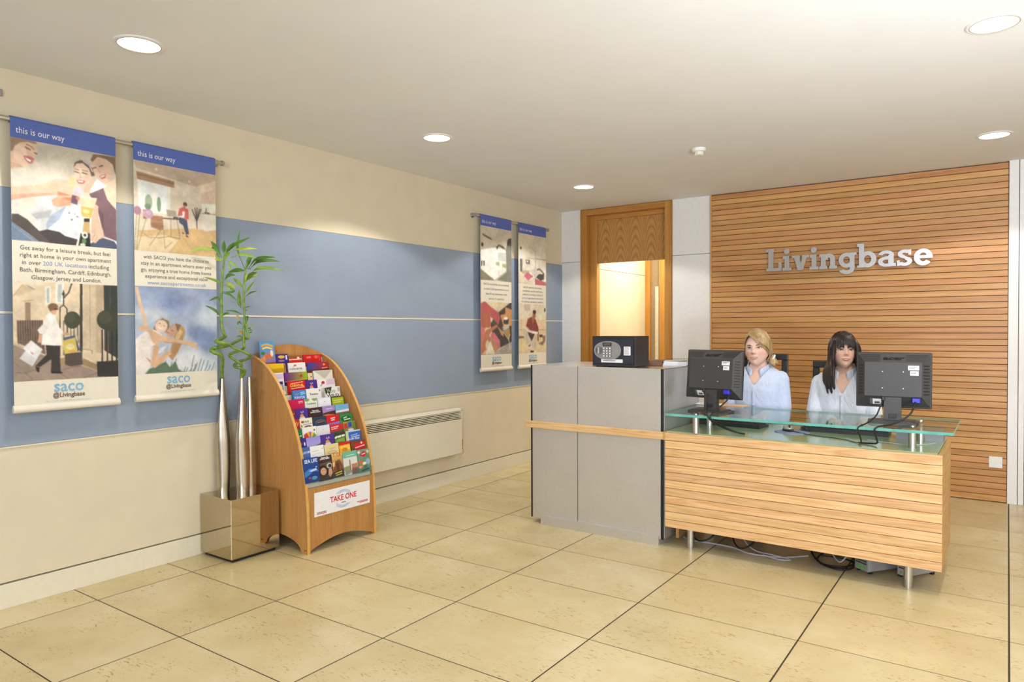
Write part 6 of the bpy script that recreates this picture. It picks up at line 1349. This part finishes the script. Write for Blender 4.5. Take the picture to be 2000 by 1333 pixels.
# ================================================================== chairs and the two women
def chair(x, y, rz, label, top, wd, back_y=0.22):
    t = thing('office_chair', label, 'chair', (x, y, 0), rz, 'office chairs behind the desk')
    for k in range(5):
        a = 2*PI*k/5+0.3; c_, s_ = math.cos(a), math.sin(a)
        l_ = build(MB().tube([(0.03*c_, 0.03*s_, 0.095), (0.27*c_, 0.27*s_, 0.070)], [0.024, 0.016], 8), 'base_arm', M['black'], t, local=True, smooth=40)
        build(MB().tube([(0.27*c_-0.02*s_, 0.27*s_+0.02*c_, 0.028), (0.27*c_+0.02*s_, 0.27*s_-0.02*c_, 0.028)], 0.028, 14), 'castor', M['black'], l_, local=True, smooth=40)
    build(MB().cyl((0, 0, 0.08), (0, 0, 0.40), 0.026, n=16), 'gas_lift', M['black'], t, local=True, smooth=40)
    build(MB().box(-0.235, 0.235, -0.24, 0.22, 0.385, 0.445, 0.028), 'seat', M['black'], t, local=True, smooth=50)
    build(MB().tube([(0, 0.14, 0.39), (0, back_y+0.05, 0.40), (0, back_y+0.055, 0.62)], [0.022, 0.022, 0.016], 10), 'back_support', M['black'], t, local=True, smooth=50)
    W = wd/2; yb = back_y; z0 = 0.58
    bk = build(MB().box(-W, W, yb, yb+0.025, top-0.046, top, 0.006).box(-W, -W+0.045, yb, yb+0.025, z0, top-0.046, 0.006).box(W-0.045, W, yb, yb+0.025, z0, top-0.046, 0.006).box(-W, W, yb, yb+0.025, z0-0.05, z0, 0.006), 'back_frame', M['black'], t, local=True)
    for k in range(7): build(MB().box(-W+0.04, W-0.04, yb+0.008, yb+0.016, z0+0.03+k*(top-z0-0.24)/6, z0+0.045+k*(top-z0-0.24)/6), 'back_bar', M['dark'], bk, local=True)
    return t
chair(2.500, 2.935, 0.0, 'black office chair with an open-framed back behind the fair-haired woman', 1.163, 0.335)
chair(3.040, 2.945, 0.02, 'black office chair mostly hidden behind the dark-haired woman', 1.116, 0.40)

def limb(mb, pts, R_, n=14, flat=1.0):
    """a rounded, tapering closed tube through joints"""
    P = [Vector(p) for p in pts]; C, Q = [], []
    for i in range(len(P)-1):
        p0, p1, p2, p3 = P[max(i-1, 0)], P[i], P[i+1], P[min(i+2, len(P)-1)]
        for k in range(6):
            u = k/6; C.append(0.5*((2*p1)+(p2-p0)*u+(2*p0-5*p1+4*p2-p3)*u*u+(3*p1-p0-3*p2+p3)*u**3)); Q.append(R_[i]+(R_[i+1]-R_[i])*u)
    C.append(P[-1]); Q.append(R_[-1])
    t0 = (C[0]-C[1]).normalized(); t1 = (C[-1]-C[-2]).normalized()
    C = [C[0]+t0*Q[0]*0.95, C[0]+t0*Q[0]*0.6]+C+[C[-1]+t1*Q[-1]*0.6, C[-1]+t1*Q[-1]*0.95]; Q = [Q[0]*0.3, Q[0]*0.8]+Q+[Q[-1]*0.8, Q[-1]*0.3]
    return mb.tube(C, Q, n, flat)
def sections(mb, secs, n=28, p=2.4):
    vs, fs = [], []
    for z, cx, cy, a, b in secs:
        for k in range(n):
            q = 2*PI*k/n; c_, s_ = math.cos(q), math.sin(q)
            vs.append((cx+a*math.copysign(abs(c_)**(2/p), c_), cy+b*math.copysign(abs(s_)**(2/p), s_), z))
    for i in range(len(secs)-1):
        for k in range(n): fs.append((i*n+k, i*n+(k+1) % n, (i+1)*n+(k+1) % n, (i+1)*n+k))
    fs.append(tuple(range(n-1, -1, -1))); fs.append(tuple((len(secs)-1)*n+k for k in range(n)))
    return mb._add(vs, fs)
def head_point(th, ph, s=1.0):
    """th: round from the front (0 = -y), ph: -pi/2 chin .. pi/2 crown; head centre at the origin"""
    c = math.cos(ph); z = math.sin(ph); x = 0.0765*c*math.sin(th); fy = -c*math.cos(th)
    y = fy*(0.094 if fy < 0 else 0.100)
    zz = z*0.118
    if z < 0:
        k = z*z; x *= 1-0.22*k-0.06*abs(z)
        y = y*(1-0.05*k)-0.040*k if fy < 0 else y*(1-0.30*k)-0.040*k
    X, Z = x, zz
    def g(cx, cz, sx, sz): return math.exp(-((X-cx)/sx)**2-((Z-cz)/sz)**2)
    d = 0.0
    if fy < 0:
        d += 0.0120*g(0, -0.008, 0.0085, 0.020)+0.018*g(0, -0.028, 0.0105, 0.0095)+0.006*g(0.0095, -0.031, 0.006, 0.006)+0.006*g(-0.0095, -0.031, 0.006, 0.006)
        d -= 0.0090*(g(0.032, 0.003, 0.016, 0.011)+g(-0.032, 0.003, 0.016, 0.011))
        d += 0.004*(g(0.030, 0.022, 0.022, 0.007)+g(-0.030, 0.022, 0.022, 0.007))
        d += 0.005*g(0, -0.060, 0.024, 0.011)+0.008*g(0, -0.098, 0.020, 0.014)+0.005*(g(0.044, -0.030, 0.018, 0.018)+g(-0.044, -0.030, 0.018, 0.018))
        d -= 0.003*g(0, -0.077, 0.020, 0.006)
    y -= d*max(0.0, -fy)**0.5
    return Vector((x*s, y*s, zz*s))
def head_mesh(mb, MT):
    n, m = 72, 52; vs, fs = [], []
    for i in range(m+1):
        ph = -PI/2+PI*i/m
        for k in range(n): vs.append(MT @ head_point(2*PI*k/n, ph))
    for i in range(m):
        for k in range(n): fs.append((i*n+k, i*n+(k+1) % n, (i+1)*n+(k+1) % n, (i+1)*n+k))
    return mb._add(vs, fs)
def fused(mb, name, parent, m, voxel, smooth_n, keep=None):
    """one continuous skin over all the closed shapes in mb"""
    me = bpy.data.meshes.new(name); me.from_pydata(mb.v, [], mb.f); me.update(); o = bpy.data.objects.new(name, me); COL.objects.link(o)
    r = o.modifiers.new('r', 'REMESH'); r.mode = 'VOXEL'; r.voxel_size = voxel; r.use_smooth_shade = True
    if smooth_n:
        s_ = o.modifiers.new('s', 'SMOOTH'); s_.iterations = smooth_n; s_.factor = 0.5
    dg = bpy.context.evaluated_depsgraph_get(); dg.update(); me2 = bpy.data.meshes.new_from_object(o.evaluated_get(dg)); me2.name = name
    bpy.data.objects.remove(o); bpy.data.meshes.remove(me)
    if keep:
        bm = bmesh.new(); bm.from_mesh(me2); bmesh.ops.delete(bm, geom=[v for v in bm.verts if not keep(v.co)], context='VERTS'); bm.to_mesh(me2); bm.free()
    if keep:
        bm = bmesh.new(); bm.from_mesh(me2)
        for _ in range(6):      # even out the cut edges
            nw = {}
            for v in bm.verts:
                nb = [e.other_vert(v).co for e in v.link_edges if e.is_boundary]
                if len(nb) == 2: nw[v] = v.co*0.4+(nb[0]+nb[1])*0.3
            for v, c in nw.items(): v.co = c
        bm.to_mesh(me2); bm.free()
    me2.shade_smooth(); me2.materials.clear(); me2.materials.append(m); o = bpy.data.objects.new(name, me2); COL.objects.link(o); o.parent = parent; return o
def tone(o, fn):
    me = o.data; at = me.attributes.new('tone', 'FLOAT_COLOR', 'POINT'); n = len(me.vertices); a = np.empty(n*3, 'f'); me.vertices.foreach_get('co', a); a = a.reshape(-1, 3)
    c = fn(a)/255.0; c = np.where(c <= 0.04045, c/12.92, ((c+0.055)/1.055)**2.4); at.data.foreach_set('color', np.concatenate([c, np.ones((n, 1))], 1).ravel().astype('f'))

def woman(x, y, rz, label, P):
    t = thing('person', label, 'person', (x, y, 0), rz)
    sk = P['skin']; hz = P['head_z']; MT = Matrix.Translation((0.0, -0.035, hz)) @ Euler((P['nod'], P['tilt'], P['turn'])).to_matrix().to_4x4() @ Matrix.Scale(P['size'], 4)
    body = MB(); sz = hz-1.205+P['lift']          # shoulder height follows the head
    tor = [(0.46, 0, 0.02, 0.165, 0.120), (0.52, 0, 0.015, 0.178, 0.125), (0.62, 0, 0.0, 0.150, 0.105), (0.70, 0, -0.005, 0.136, 0.098), (0.80, 0, -0.01, 0.148, 0.106), (0.875, 0, -0.015, 0.156, 0.112), (0.93, 0, -0.008, 0.162, 0.104), (0.972, 0, 0.002, 0.158, 0.088), (1.002, 0, 0.008, 0.134, 0.070), (1.024, 0, 0.010, 0.092, 0.060), (1.042, 0, 0.008, 0.064, 0.056), (1.062, 0, 0.004, 0.054, 0.054), (1.09, 0, -0.004, 0.051, 0.053), (1.12, 0, -0.012, 0.050, 0.054), (1.17, 0, -0.02, 0.05, 0.06)]
    tor = [(z+(sz if z > 0.9 else sz*max(0, (z-0.5)/0.4)), cx, cy, a, b) for z, cx, cy, a, b in tor]
    sections(body, tor, p=2.2)
    head_mesh(body, MT)
    for s in (-1, 1):     # ears
        mb = MB().ell((s*0.0755, 0.008, -0.012), 0.007, 0.017, 0.030, 12, 8); mb.v = [tuple(MT @ Vector(p)) for p in mb.v]; body.join(mb)
    arms = P['arms']
    for s, (sh, el, wr, hd) in zip((-1, 1), arms):
        limb(body, [sh, el, wr], [0.046, 0.038, 0.026])
        hv = (Vector(hd)-Vector(wr)).normalized(); side = Vector((hv.y, -hv.x, 0)).normalized()      # side: towards +x for a hand pointing -y
        dn = Vector((0, 0, -1)); w0 = Vector(wr)
        limb(body, [w0, w0+hv*0.045+Vector((0, 0, 0.006)), w0+hv*0.080+Vector((0, 0, 0.004))], [0.024, 0.027, 0.022], 12, 0.52)
        for k, (off, l_) in enumerate(((-0.030, 0.060), (-0.010, 0.072), (0.010, 0.076), (0.029, 0.066))):
            of = off if s < 0 else -off
            b0 = w0+hv*0.076+side*of*0.85+Vector((0, 0, 0.003)); sp = side*of*0.12
            limb(body, [b0-hv*0.03, b0, b0+hv*l_*0.45+sp+Vector((0, 0, 0.007)), b0+hv*l_*0.78+sp+Vector((0, 0, -0.006)), b0+hv*l_*0.92+sp+Vector((0, 0, -0.018))], [0.0085, 0.0088, 0.0082, 0.0075, 0.0065], 10)
        th = side*(-0.030 if s > 0 else 0.030)*-1 if False else side*(0.030 if s < 0 else -0.030)
        limb(body, [w0+hv*0.02+th*0.5, w0+hv*0.05+th*1.15+Vector((0, 0, -0.006)), w0+hv*0.085+th*1.25+Vector((0, 0, -0.014))], [0.013, 0.0105, 0.008], 10)
        hip, kn, an = Vector((s*0.088, 0.0, 0.520)), Vector((s*0.105, -0.430, 0.515)), Vector((s*0.11, -0.400, 0.095))
        limb(body, [hip, (hip+kn)/2+Vector((0, 0, 0.005)), kn], [0.085, 0.076, 0.056]); limb(body, [kn, (kn+an)/2+Vector((0, 0.02, 0)), an], [0.054, 0.050, 0.034]); limb(body, [an, an+Vector((0, -0.06, -0.045)), an+Vector((0.005*s, -0.15, -0.066))], [0.034, 0.036, 0.024], 12, 0.8)
    b = fused(body, 'body', t, M['skin'], 0.0040, 2)
    iM = np.array(MT.inverted())
    def skin_tone(a):
        q = a @ iM[:3, :3].T+iM[:3, 3]; c = np.tile(np.array(sk, float), (len(a), 1))
        inhead = (np.abs(q[:, 2]) < 0.13) & (np.hypot(q[:, 0], q[:, 1]) < 0.14)
        def add(cx, cz, sx, sz, col, k):
            g = np.exp(-((q[:, 0]-cx)/sx)**2-((q[:, 2]-cz)/sz)**2)*inhead*(q[:, 1] < 0)*k; return c*(1-g[:, None])+np.array(col)*g[:, None]
        for s in (-1, 1):
            c = add(s*0.044, -0.032, 0.020, 0.018, P['blush'], 0.45)
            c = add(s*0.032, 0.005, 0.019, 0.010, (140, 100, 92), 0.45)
        c = add(0, -0.036, 0.016, 0.006, (180, 118, 96), 0.45)
        return c
    tone(b, skin_tone)
    def inhead(mb): mb.v = [tuple(MT @ Vector(p)) for p in mb.v]; return mb
    def face_y(xx, zz):
        ph = math.asin(max(-1, min(1, zz/0.118))); lo, hi = -1.5, 1.5
        for _ in range(40):
            mid = (lo+hi)/2
            if head_point(mid, ph).x < xx: lo = mid
            else: hi = mid
        return head_point((lo+hi)/2, ph).y
    for s in (-1, 1):
        ex, ez = s*0.0320, 0.0025; ey = face_y(ex, ez)
        e = build(inhead(MB().ell((ex, ey+0.0030, ez), 0.0125, 0.0060, 0.0052, 18, 10)), 'eye', plain('eye_white', (226, 220, 214), 0.2, var=0.01), t, local=True, smooth=60)
        ix = ex+P.get('gaze', 0.0); build(inhead(MB().ell((ix, ey-0.0012, ez-0.0006), 0.0054, 0.0022, 0.0052, 16, 8)), 'iris', plain('iris', P['iris'], 0.15, var=0.1, nscale=400), e, local=True, smooth=60)
        lp = [(ex+s*0.0005+d*0.0135, face_y(ex+d*0.0135, ez+0.004)-0.0015, ez+0.0055*(1-d*d)-0.0004+(0.0012 if d*s > 0 else 0)) for d in (-1, -0.6, -0.2, 0.2, 0.6, 1)]
        build(inhead(MB().tube(lp, [0.0010, 0.0020, 0.0025, 0.0026, 0.0022, 0.0012], 6)), 'eyelid', plain('lash', P['lash'], 0.6), t, local=True, smooth=60)
        bp_ = [(s*(0.0155+d*0.031), face_y(s*(0.0155+d*0.031), 0.020)-0.0010, 0.0180+0.0050*math.sin(PI*min(1, d*1.1))*0.9) for d in (0, 0.25, 0.5, 0.75, 1)]
        build(inhead(MB().tube(bp_, [0.0024, 0.0034, 0.0032, 0.0024, 0.0010], 6)), 'eyebrow', plain('brow', P['brow'], 0.8), t, local=True, smooth=60)
    ly = -0.062
    def lip(z_off, h, up):
        pts = []
        for d in [k/8-1 for k in range(17)]:
            xx = d*0.0275; zz = ly+z_off*(1-abs(d)**1.5)+0.0032*abs(d)**2
            pts.append((xx, face_y(xx, zz)-0.0012, zz))
        rr = [0.0008+h*(1-abs(k/8-1)**2.2)*(0.86 if up and k == 8 else 1) for k in range(17)]
        return MB().tube(pts, rr, 8)
    lp = build(inhead(lip(0.0028, 0.0026, True).join(lip(-0.0072, 0.0036, False))), 'lips', plain('lips', P['lips'], 0.35), t, local=True, smooth=60)
    tp = [(d*0.020, face_y(d*0.020, ly-0.001)-0.0008, ly-0.0012+0.0030*d*d) for d in (-1, -0.5, 0, 0.5, 1)]
    build(inhead(MB().tube(tp, [0.0008, 0.0028, 0.0032, 0.0028, 0.0008], 6)), 'teeth', plain('teeth', (236, 230, 222), 0.25), t, local=True, smooth=60)
    for s in (-1, 1):
        if P.get('earring'): build(inhead(MB().ell((s*0.079, 0.004, -0.052), 0.006, 0.006, 0.006, 10, 8)), 'earring', M['chrome'], t, local=True, smooth=60)
    # shirt: torso and sleeves as one cloth, open at the neck in a V
    sh_ = MB(); infl = 0.011
    sections(sh_, [(z, cx, cy, a+infl+(0.008 if z < 0.8 else 0), b_+infl+(0.006 if z < 0.86 else 0.002)) for z, cx, cy, a, b_ in tor if z < 1.07+sz], p=2.3)
    for s, (sh, el, wr, hd) in zip((-1, 1), arms):
        cuff = Vector(el)+(Vector(wr)-Vector(el))*P['cuff']
        limb(sh_, [sh, el, tuple(cuff)], [0.056, 0.053, 0.041])
    vz = P['v_z']
    def keep(v):
        nx, ny = v.x, v.y-0.0
        if v.z > 1.050+sz: return False
        if ny < 0.0 and v.z > vz and abs(nx) < (v.z-vz)*P['v_w']: return False
        if (nx/0.062)**2+((v.y-0.004)/0.060)**2 < 1 and v.z > 1.012+sz: return False
        return True
    s_ob = fused(sh_, 'shirt', t, P['cloth'], 0.0050, 4, keep)
    sd = s_ob.modifiers.new('cloth', 'SOLIDIFY'); sd.thickness = 0.0016; sd.offset = 0
    # collar: a folded band that falls into two points beside the V
    def ribbon(rows_, name, m): 
        n = len(rows_[0]); vs = [p for r_ in rows_ for p in r_]; fs = []
        for i in range(len(rows_)-1):
            for k in range(n-1): fs.append((i*n+k, i*n+k+1, (i+1)*n+k+1, (i+1)*n+k))
        o = build(MB()._add(vs, fs), name, m, t, local=True, smooth=70); q = o.modifiers.new('t', 'SOLIDIFY'); q.thickness = 0.0022; q.offset = 0; return o
    r0_, r1_, r2_ = [], [], []
    for k in range(25):
        a = -PI*0.90+2*PI*0.90*k/24          # 0 = behind the neck
        f = abs(a)/(PI*0.90); zz = 1.066+sz-0.052*max(0, f-0.42)**1.25*2.1
        rx, ry = 0.062+0.010*f, 0.063+0.020*f
        bx, by = rx*math.sin(a), 0.006+ry*math.cos(a)
        if f > 0.8: bx *= 1-(f-0.8)*0.4
        r0_.append((bx*1.0, by, zz)); r1_.append((bx*1.07, by*1.05+0.001, zz+0.004)); k_ = 1.28+0.62*max(0, f-0.50); r2_.append((bx*k_, by*1.22-0.014*max(0, f-0.5), zz-0.030-0.075*max(0, f-0.5)))
    ribbon([r0_, r1_, r2_], 'collar', P['cloth'])
    # placket and buttons
    def chest_y(z):
        best = -0.11; n = len(s_ob.data.vertices); return min((v.co.y for v in s_ob.data.vertices if abs(v.co.x) < 0.016 and abs(v.co.z-z) < 0.008), default=best)
    zs = [vz-0.012-k*0.03 for k in range(8)]; ys = [chest_y(z)-0.0022 for z in zs]
    pl = ribbon([[(-0.012, yv, zv) for yv, zv in zip(ys, zs)], [(0.012, yv, zv) for yv, zv in zip(ys, zs)]], 'placket', P['cloth'])
    for k in (0, 2, 4, 6): build(MB().tube([(0, ys[k]-0.003, zs[k]), (0, ys[k]-0.001, zs[k])], 0.0042, 10), 'button', M['paper'], pl, local=True)
    # trousers and shoes
    tr = MB()
    for s in (-1, 1):
        hip, kn, an = Vector((s*0.088, 0.0, 0.520)), Vector((s*0.105, -0.430, 0.515)), Vector((s*0.11, -0.400, 0.13))
        limb(tr, [hip, (hip+kn)/2, kn], [0.100, 0.088, 0.068]); limb(tr, [kn, (kn+an)/2, an], [0.066, 0.062, 0.052])
        build(limb(MB(), [Vector((s*0.11, -0.385, 0.055)), Vector((s*0.11, -0.46, 0.045)), Vector((s*0.115, -0.555, 0.030))], [0.042, 0.042, 0.030], 14, 0.9), 'shoe', M['black'], t, local=True, smooth=60)
    sections(tr, [(0.45, 0, 0.02, 0.175, 0.125), (0.52, 0, 0.015, 0.190, 0.136), (0.60, 0, 0.004, 0.168, 0.118)])
    fused(tr, 'trousers', t, M['black'], 0.008, 2)
    return t, MT
def hair_mat(name, a, b):
    tt = NT(name); n = tt.noise(tt.coords((140, 140, 9)), 1.0, 3); n2 = tt.noise(tt.coords((30, 30, 5)), 1.0, 2)
    tt.base(tt.mix(0.5, tt.ramp(n, [(0.3, a), (0.7, b)]), tt.ramp(n2, [(0.35, a), (0.65, b)]))); tt.set(rough=0.38, spec=0.4); tt.bump(n, 0.3, 0.002); return tt.m
def hair_shell(t, MT, m, inside, lift):
    """a cap of hair over the part of the skull that `inside` picks"""
    n, k_ = 120, 80; vs, fs, ok = [], [], []
    for i in range(k_+1):
        ph = -PI/2+PI*i/k_
        for k in range(n):
            th = -PI+2*PI*k/n; p = head_point(th, ph); nrm = Vector((p.x/0.0054, p.y/0.009, p.z/0.0135)).normalized(); l_ = lift(th, ph, p)
            vs.append(MT @ (p+nrm*l_)); ok.append(inside(th, ph, p))
    for i in range(k_):
        for k in range(n):
            q = (i*n+k, i*n+(k+1) % n, (i+1)*n+(k+1) % n, (i+1)*n+k)
            if all(ok[j] for j in q): fs.append(q)
    mb = MB()._add(vs, fs); o = build(mb, 'hair', m, t, local=True, smooth=80); s_ = o.modifiers.new('t', 'SOLIDIFY'); s_.thickness = 0.008; s_.offset = -1; return o
def strands(t, MT, m, name, paths, rr, flat=0.5, n=10):
    for pts in paths:
        P_ = [MT @ Vector(p) for p in pts]; C = spline(P_, 5); k = len(C)-1
        R_ = [max(0.0008, rr*(0.35+0.65*math.sin(PI*min(1, 0.18+0.82*i/k)))*(1 if i < k else 0.2)) for i in range(k+1)]
        build(MB().tube(C, R_, n, flat), name, m, t, local=True, smooth=70)
def cloth(name, c):
    t = NT(name); f = t.noise(t.coords(), 60, 2); t.base(t.ramp(f, [(0.3, tuple(x*0.97 for x in c)), (0.7, c)])); t.set(rough=0.85, spec=0.2)
    fold = t.noise(t.coords((9, 9, 4.5)), 1.0, 2, 0.5, 1.6); t.bump(fold, 0.55, 0.035); return t.m
shirt1 = cloth('pale_blue_shirt', (206, 217, 240)); shirt2 = cloth('white_blue_shirt', (220, 226, 236))
# fair-haired woman
P1 = dict(skin=(234, 194, 174), blush=(226, 156, 140), head_z=1.206, nod=-0.06, tilt=-0.05, turn=-0.02, iris=(86, 92, 110), lash=(58, 42, 38), brow=(120, 88, 60), lips=(208, 134, 126), v_z=0.955, v_w=0.66, cuff=0.80, cloth=shirt1, lift=0.046, size=1.04,
          arms=[((-0.150, 0.0, 1.000), (-0.190, -0.06, 0.735), (-0.120, -0.320, 0.775), (-0.11, -0.45, 0.762)), ((0.148, 0.0, 1.000), (0.174, -0.045, 0.735), (0.110, -0.320, 0.775), (0.10, -0.45, 0.762))])
w1, MT1 = woman(2.534, 2.900, 0.02, 'fair-haired woman in a pale blue open-necked shirt seated behind the desk', P1)
blond = hair_mat('blond_hair', (132, 104, 64), (206, 178, 128))
def in1(th, ph, p):
    if p.z < -0.075: return False
    a = abs(th)
    if a > 1.9: return True
    hl = 0.088-0.85*max(0, p.x+0.030) if p.x > -0.030 else 0.088-0.55*(-0.030-p.x)
    if p.y < 0:
        if p.z > hl: return True
        return p.x > 0.056 and p.z > -0.030-0.75*p.y or p.x < -0.068 and p.z > -0.01-0.3*p.y
    return p.z > -0.050 or a > 1.75
hair_shell(w1, MT1, blond, in1, lambda th, ph, p: 0.009+0.006*max(0, p.z/0.11)+(0.006 if p.y > 0 else 0))
blond_dark = hair_mat('blond_hair_under', (112, 86, 52), (176, 146, 96))
def sweep(A, B, n, r, jit, seed):
    rg = random.Random(seed); out = ([], [])
    for j in range(n):
        f = j/(n-1); path = [tuple(a_*(1-f)+b_*f+rg.uniform(-jit, jit) for a_, b_ in zip(p, q)) for p, q in zip(A, B)]; out[rg.random() < 0.33].append(path)
    strands(w1, MT1, blond, 'fringe', out[0], r, 0.6, 8); strands(w1, MT1, blond_dark, 'fringe', out[1], r, 0.6, 8)
sweep([(-0.028, -0.080, 0.090), (-0.002, -0.098, 0.074), (0.024, -0.096, 0.046), (0.050, -0.074, 0.012), (0.071, -0.032, -0.022), (0.078, 0.014, -0.052)],
      [(-0.026, -0.052, 0.110), (0.008, -0.068, 0.105), (0.044, -0.060, 0.080), (0.073, -0.026, 0.038), (0.086, 0.018, -0.012), (0.082, 0.046, -0.052)], 9, 0.0068, 0.0014, 3)
sweep([(-0.022, -0.040, 0.117), (0.012, -0.048, 0.115), (0.052, -0.038, 0.090), (0.078, -0.004, 0.044), (0.088, 0.030, -0.008), (0.080, 0.054, -0.052)],
      [(-0.012, 0.040, 0.124), (0.022, 0.044, 0.120), (0.056, 0.050, 0.094), (0.076, 0.060, 0.046), (0.080, 0.070, -0.008), (0.070, 0.074, -0.052)], 9, 0.0070, 0.0014, 4)
sweep([(-0.032, -0.076, 0.092), (-0.050, -0.072, 0.078), (-0.068, -0.046, 0.048), (-0.078, -0.014, 0.010), (-0.079, 0.020, -0.034)],
      [(-0.024, 0.010, 0.124), (-0.050, 0.014, 0.106), (-0.076, 0.026, 0.062), (-0.085, 0.040, 0.012), (-0.078, 0.060, -0.040)], 10, 0.0064, 0.0012, 5)
strands(w1, MT1, blond, 'ponytail', [[(0.062, 0.055, -0.045), (0.088, 0.040, -0.066), (0.100, 0.024, -0.088), (0.098, 0.016, -0.106), (0.108, 0.006, -0.112)], [(0.060, 0.050, -0.050), (0.084, 0.022, -0.074), (0.086, 0.010, -0.096), (0.100, 0.004, -0.104)], [(0.05, 0.06, -0.04), (0.09, 0.05, -0.07), (0.112, 0.034, -0.094), (0.122, 0.020, -0.096)]], 0.016, 0.9)
sc_ = [(0.090+0.012*math.cos(a), 0.030+0.014*math.sin(a)*0.7, -0.062+0.012*math.cos(a)*0.9+0.010*math.sin(a)) for a in [2*PI*k/14 for k in range(15)]]
build(MB().tube([MT1 @ Vector(p) for p in sc_], [0.007+0.002*(k % 2) for k in range(15)], 8), 'hair_tie', M['white'], w1, local=True, smooth=60)
# dark-haired woman
P2 = dict(skin=(232, 190, 168), blush=(224, 152, 136), head_z=1.194, nod=-0.15, tilt=0.03, turn=0.27, iris=(60, 50, 46), lash=(28, 20, 20), brow=(60, 44, 40), lips=(204, 124, 116), v_z=0.925, v_w=0.52, cuff=0.86, cloth=shirt2, earring=True, lift=0.056, size=0.965,
          arms=[((-0.142, 0.0, 0.984), (-0.166, -0.10, 0.722), (-0.030, -0.352, 0.770), (0.00, -0.47, 0.756)), ((0.150, 0.0, 0.984), (0.186, -0.10, 0.722), (0.140, -0.352, 0.770), (0.12, -0.47, 0.756))])
w2, MT2 = woman(3.084, 2.905, 0.10, 'dark-haired woman with a fringe in a white-blue shirt seated behind the desk', P2)
brown = hair_mat('dark_brown_hair', (20, 12, 11), (50, 31, 27))
def in2(th, ph, p):
    a = abs(th)
    if a > 1.25: return p.z > -0.03 or (p.y > 0.02 and p.z > -0.09)
    if p.y < 0:
        return p.z > 0.060 or (abs(p.x) > 0.054 and p.z > -0.02) or (abs(p.x) > 0.060)
    return True
hair_shell(w2, MT2, brown, in2, lambda th, ph, p: 0.010+0.006*max(0, p.z/0.11)+(0.008 if p.y > 0 else 0)+0.003*(abs(th) > 1.0))
bangs = []
for k in range(15):
    f = k/14*2-1; x0 = f*0.030; x1 = f*0.064
    ze = 0.014+0.006*math.sin(k*2.1)-0.016*abs(f)**3+(0.036 if abs(f+0.12) < 0.13 else 0)
    yf_ = -0.1075+0.030*abs(f)**2.2
    bangs.append([(x0*0.5, -0.030, 0.124), (x0, -0.075, 0.106), (x1*0.86, yf_, 0.066), (x1*0.97, yf_-0.002, 0.038), (x1, yf_+0.001, ze)])
strands(w2, MT2, brown, 'fringe', bangs, 0.0068, 0.55, 8)
locks = []
for s in (-1, 1):
    for k in range(7):
        f = k/6; xx = s*(0.074+0.006*math.sin(k*1.7)); y0_ = -0.052+0.090*f-(0.022 if s > 0 else 0); zl = -0.272+0.026*math.sin(k*2.3)
        locks.append([(s*0.050, y0_*0.6, 0.086), (xx, y0_, 0.03), (xx*1.10, y0_-0.004, -0.06), (s*(0.086+0.026*f), y0_-0.016-0.03*(1-f), -0.13), (s*(0.088+0.032*f), y0_-0.040-0.028*(1-f), -0.205), (s*(0.080+0.026*f), y0_-0.050-0.030*(1-f), zl)])
strands(w2, MT2, brown, 'long_lock', locks, 0.0205, 0.62)
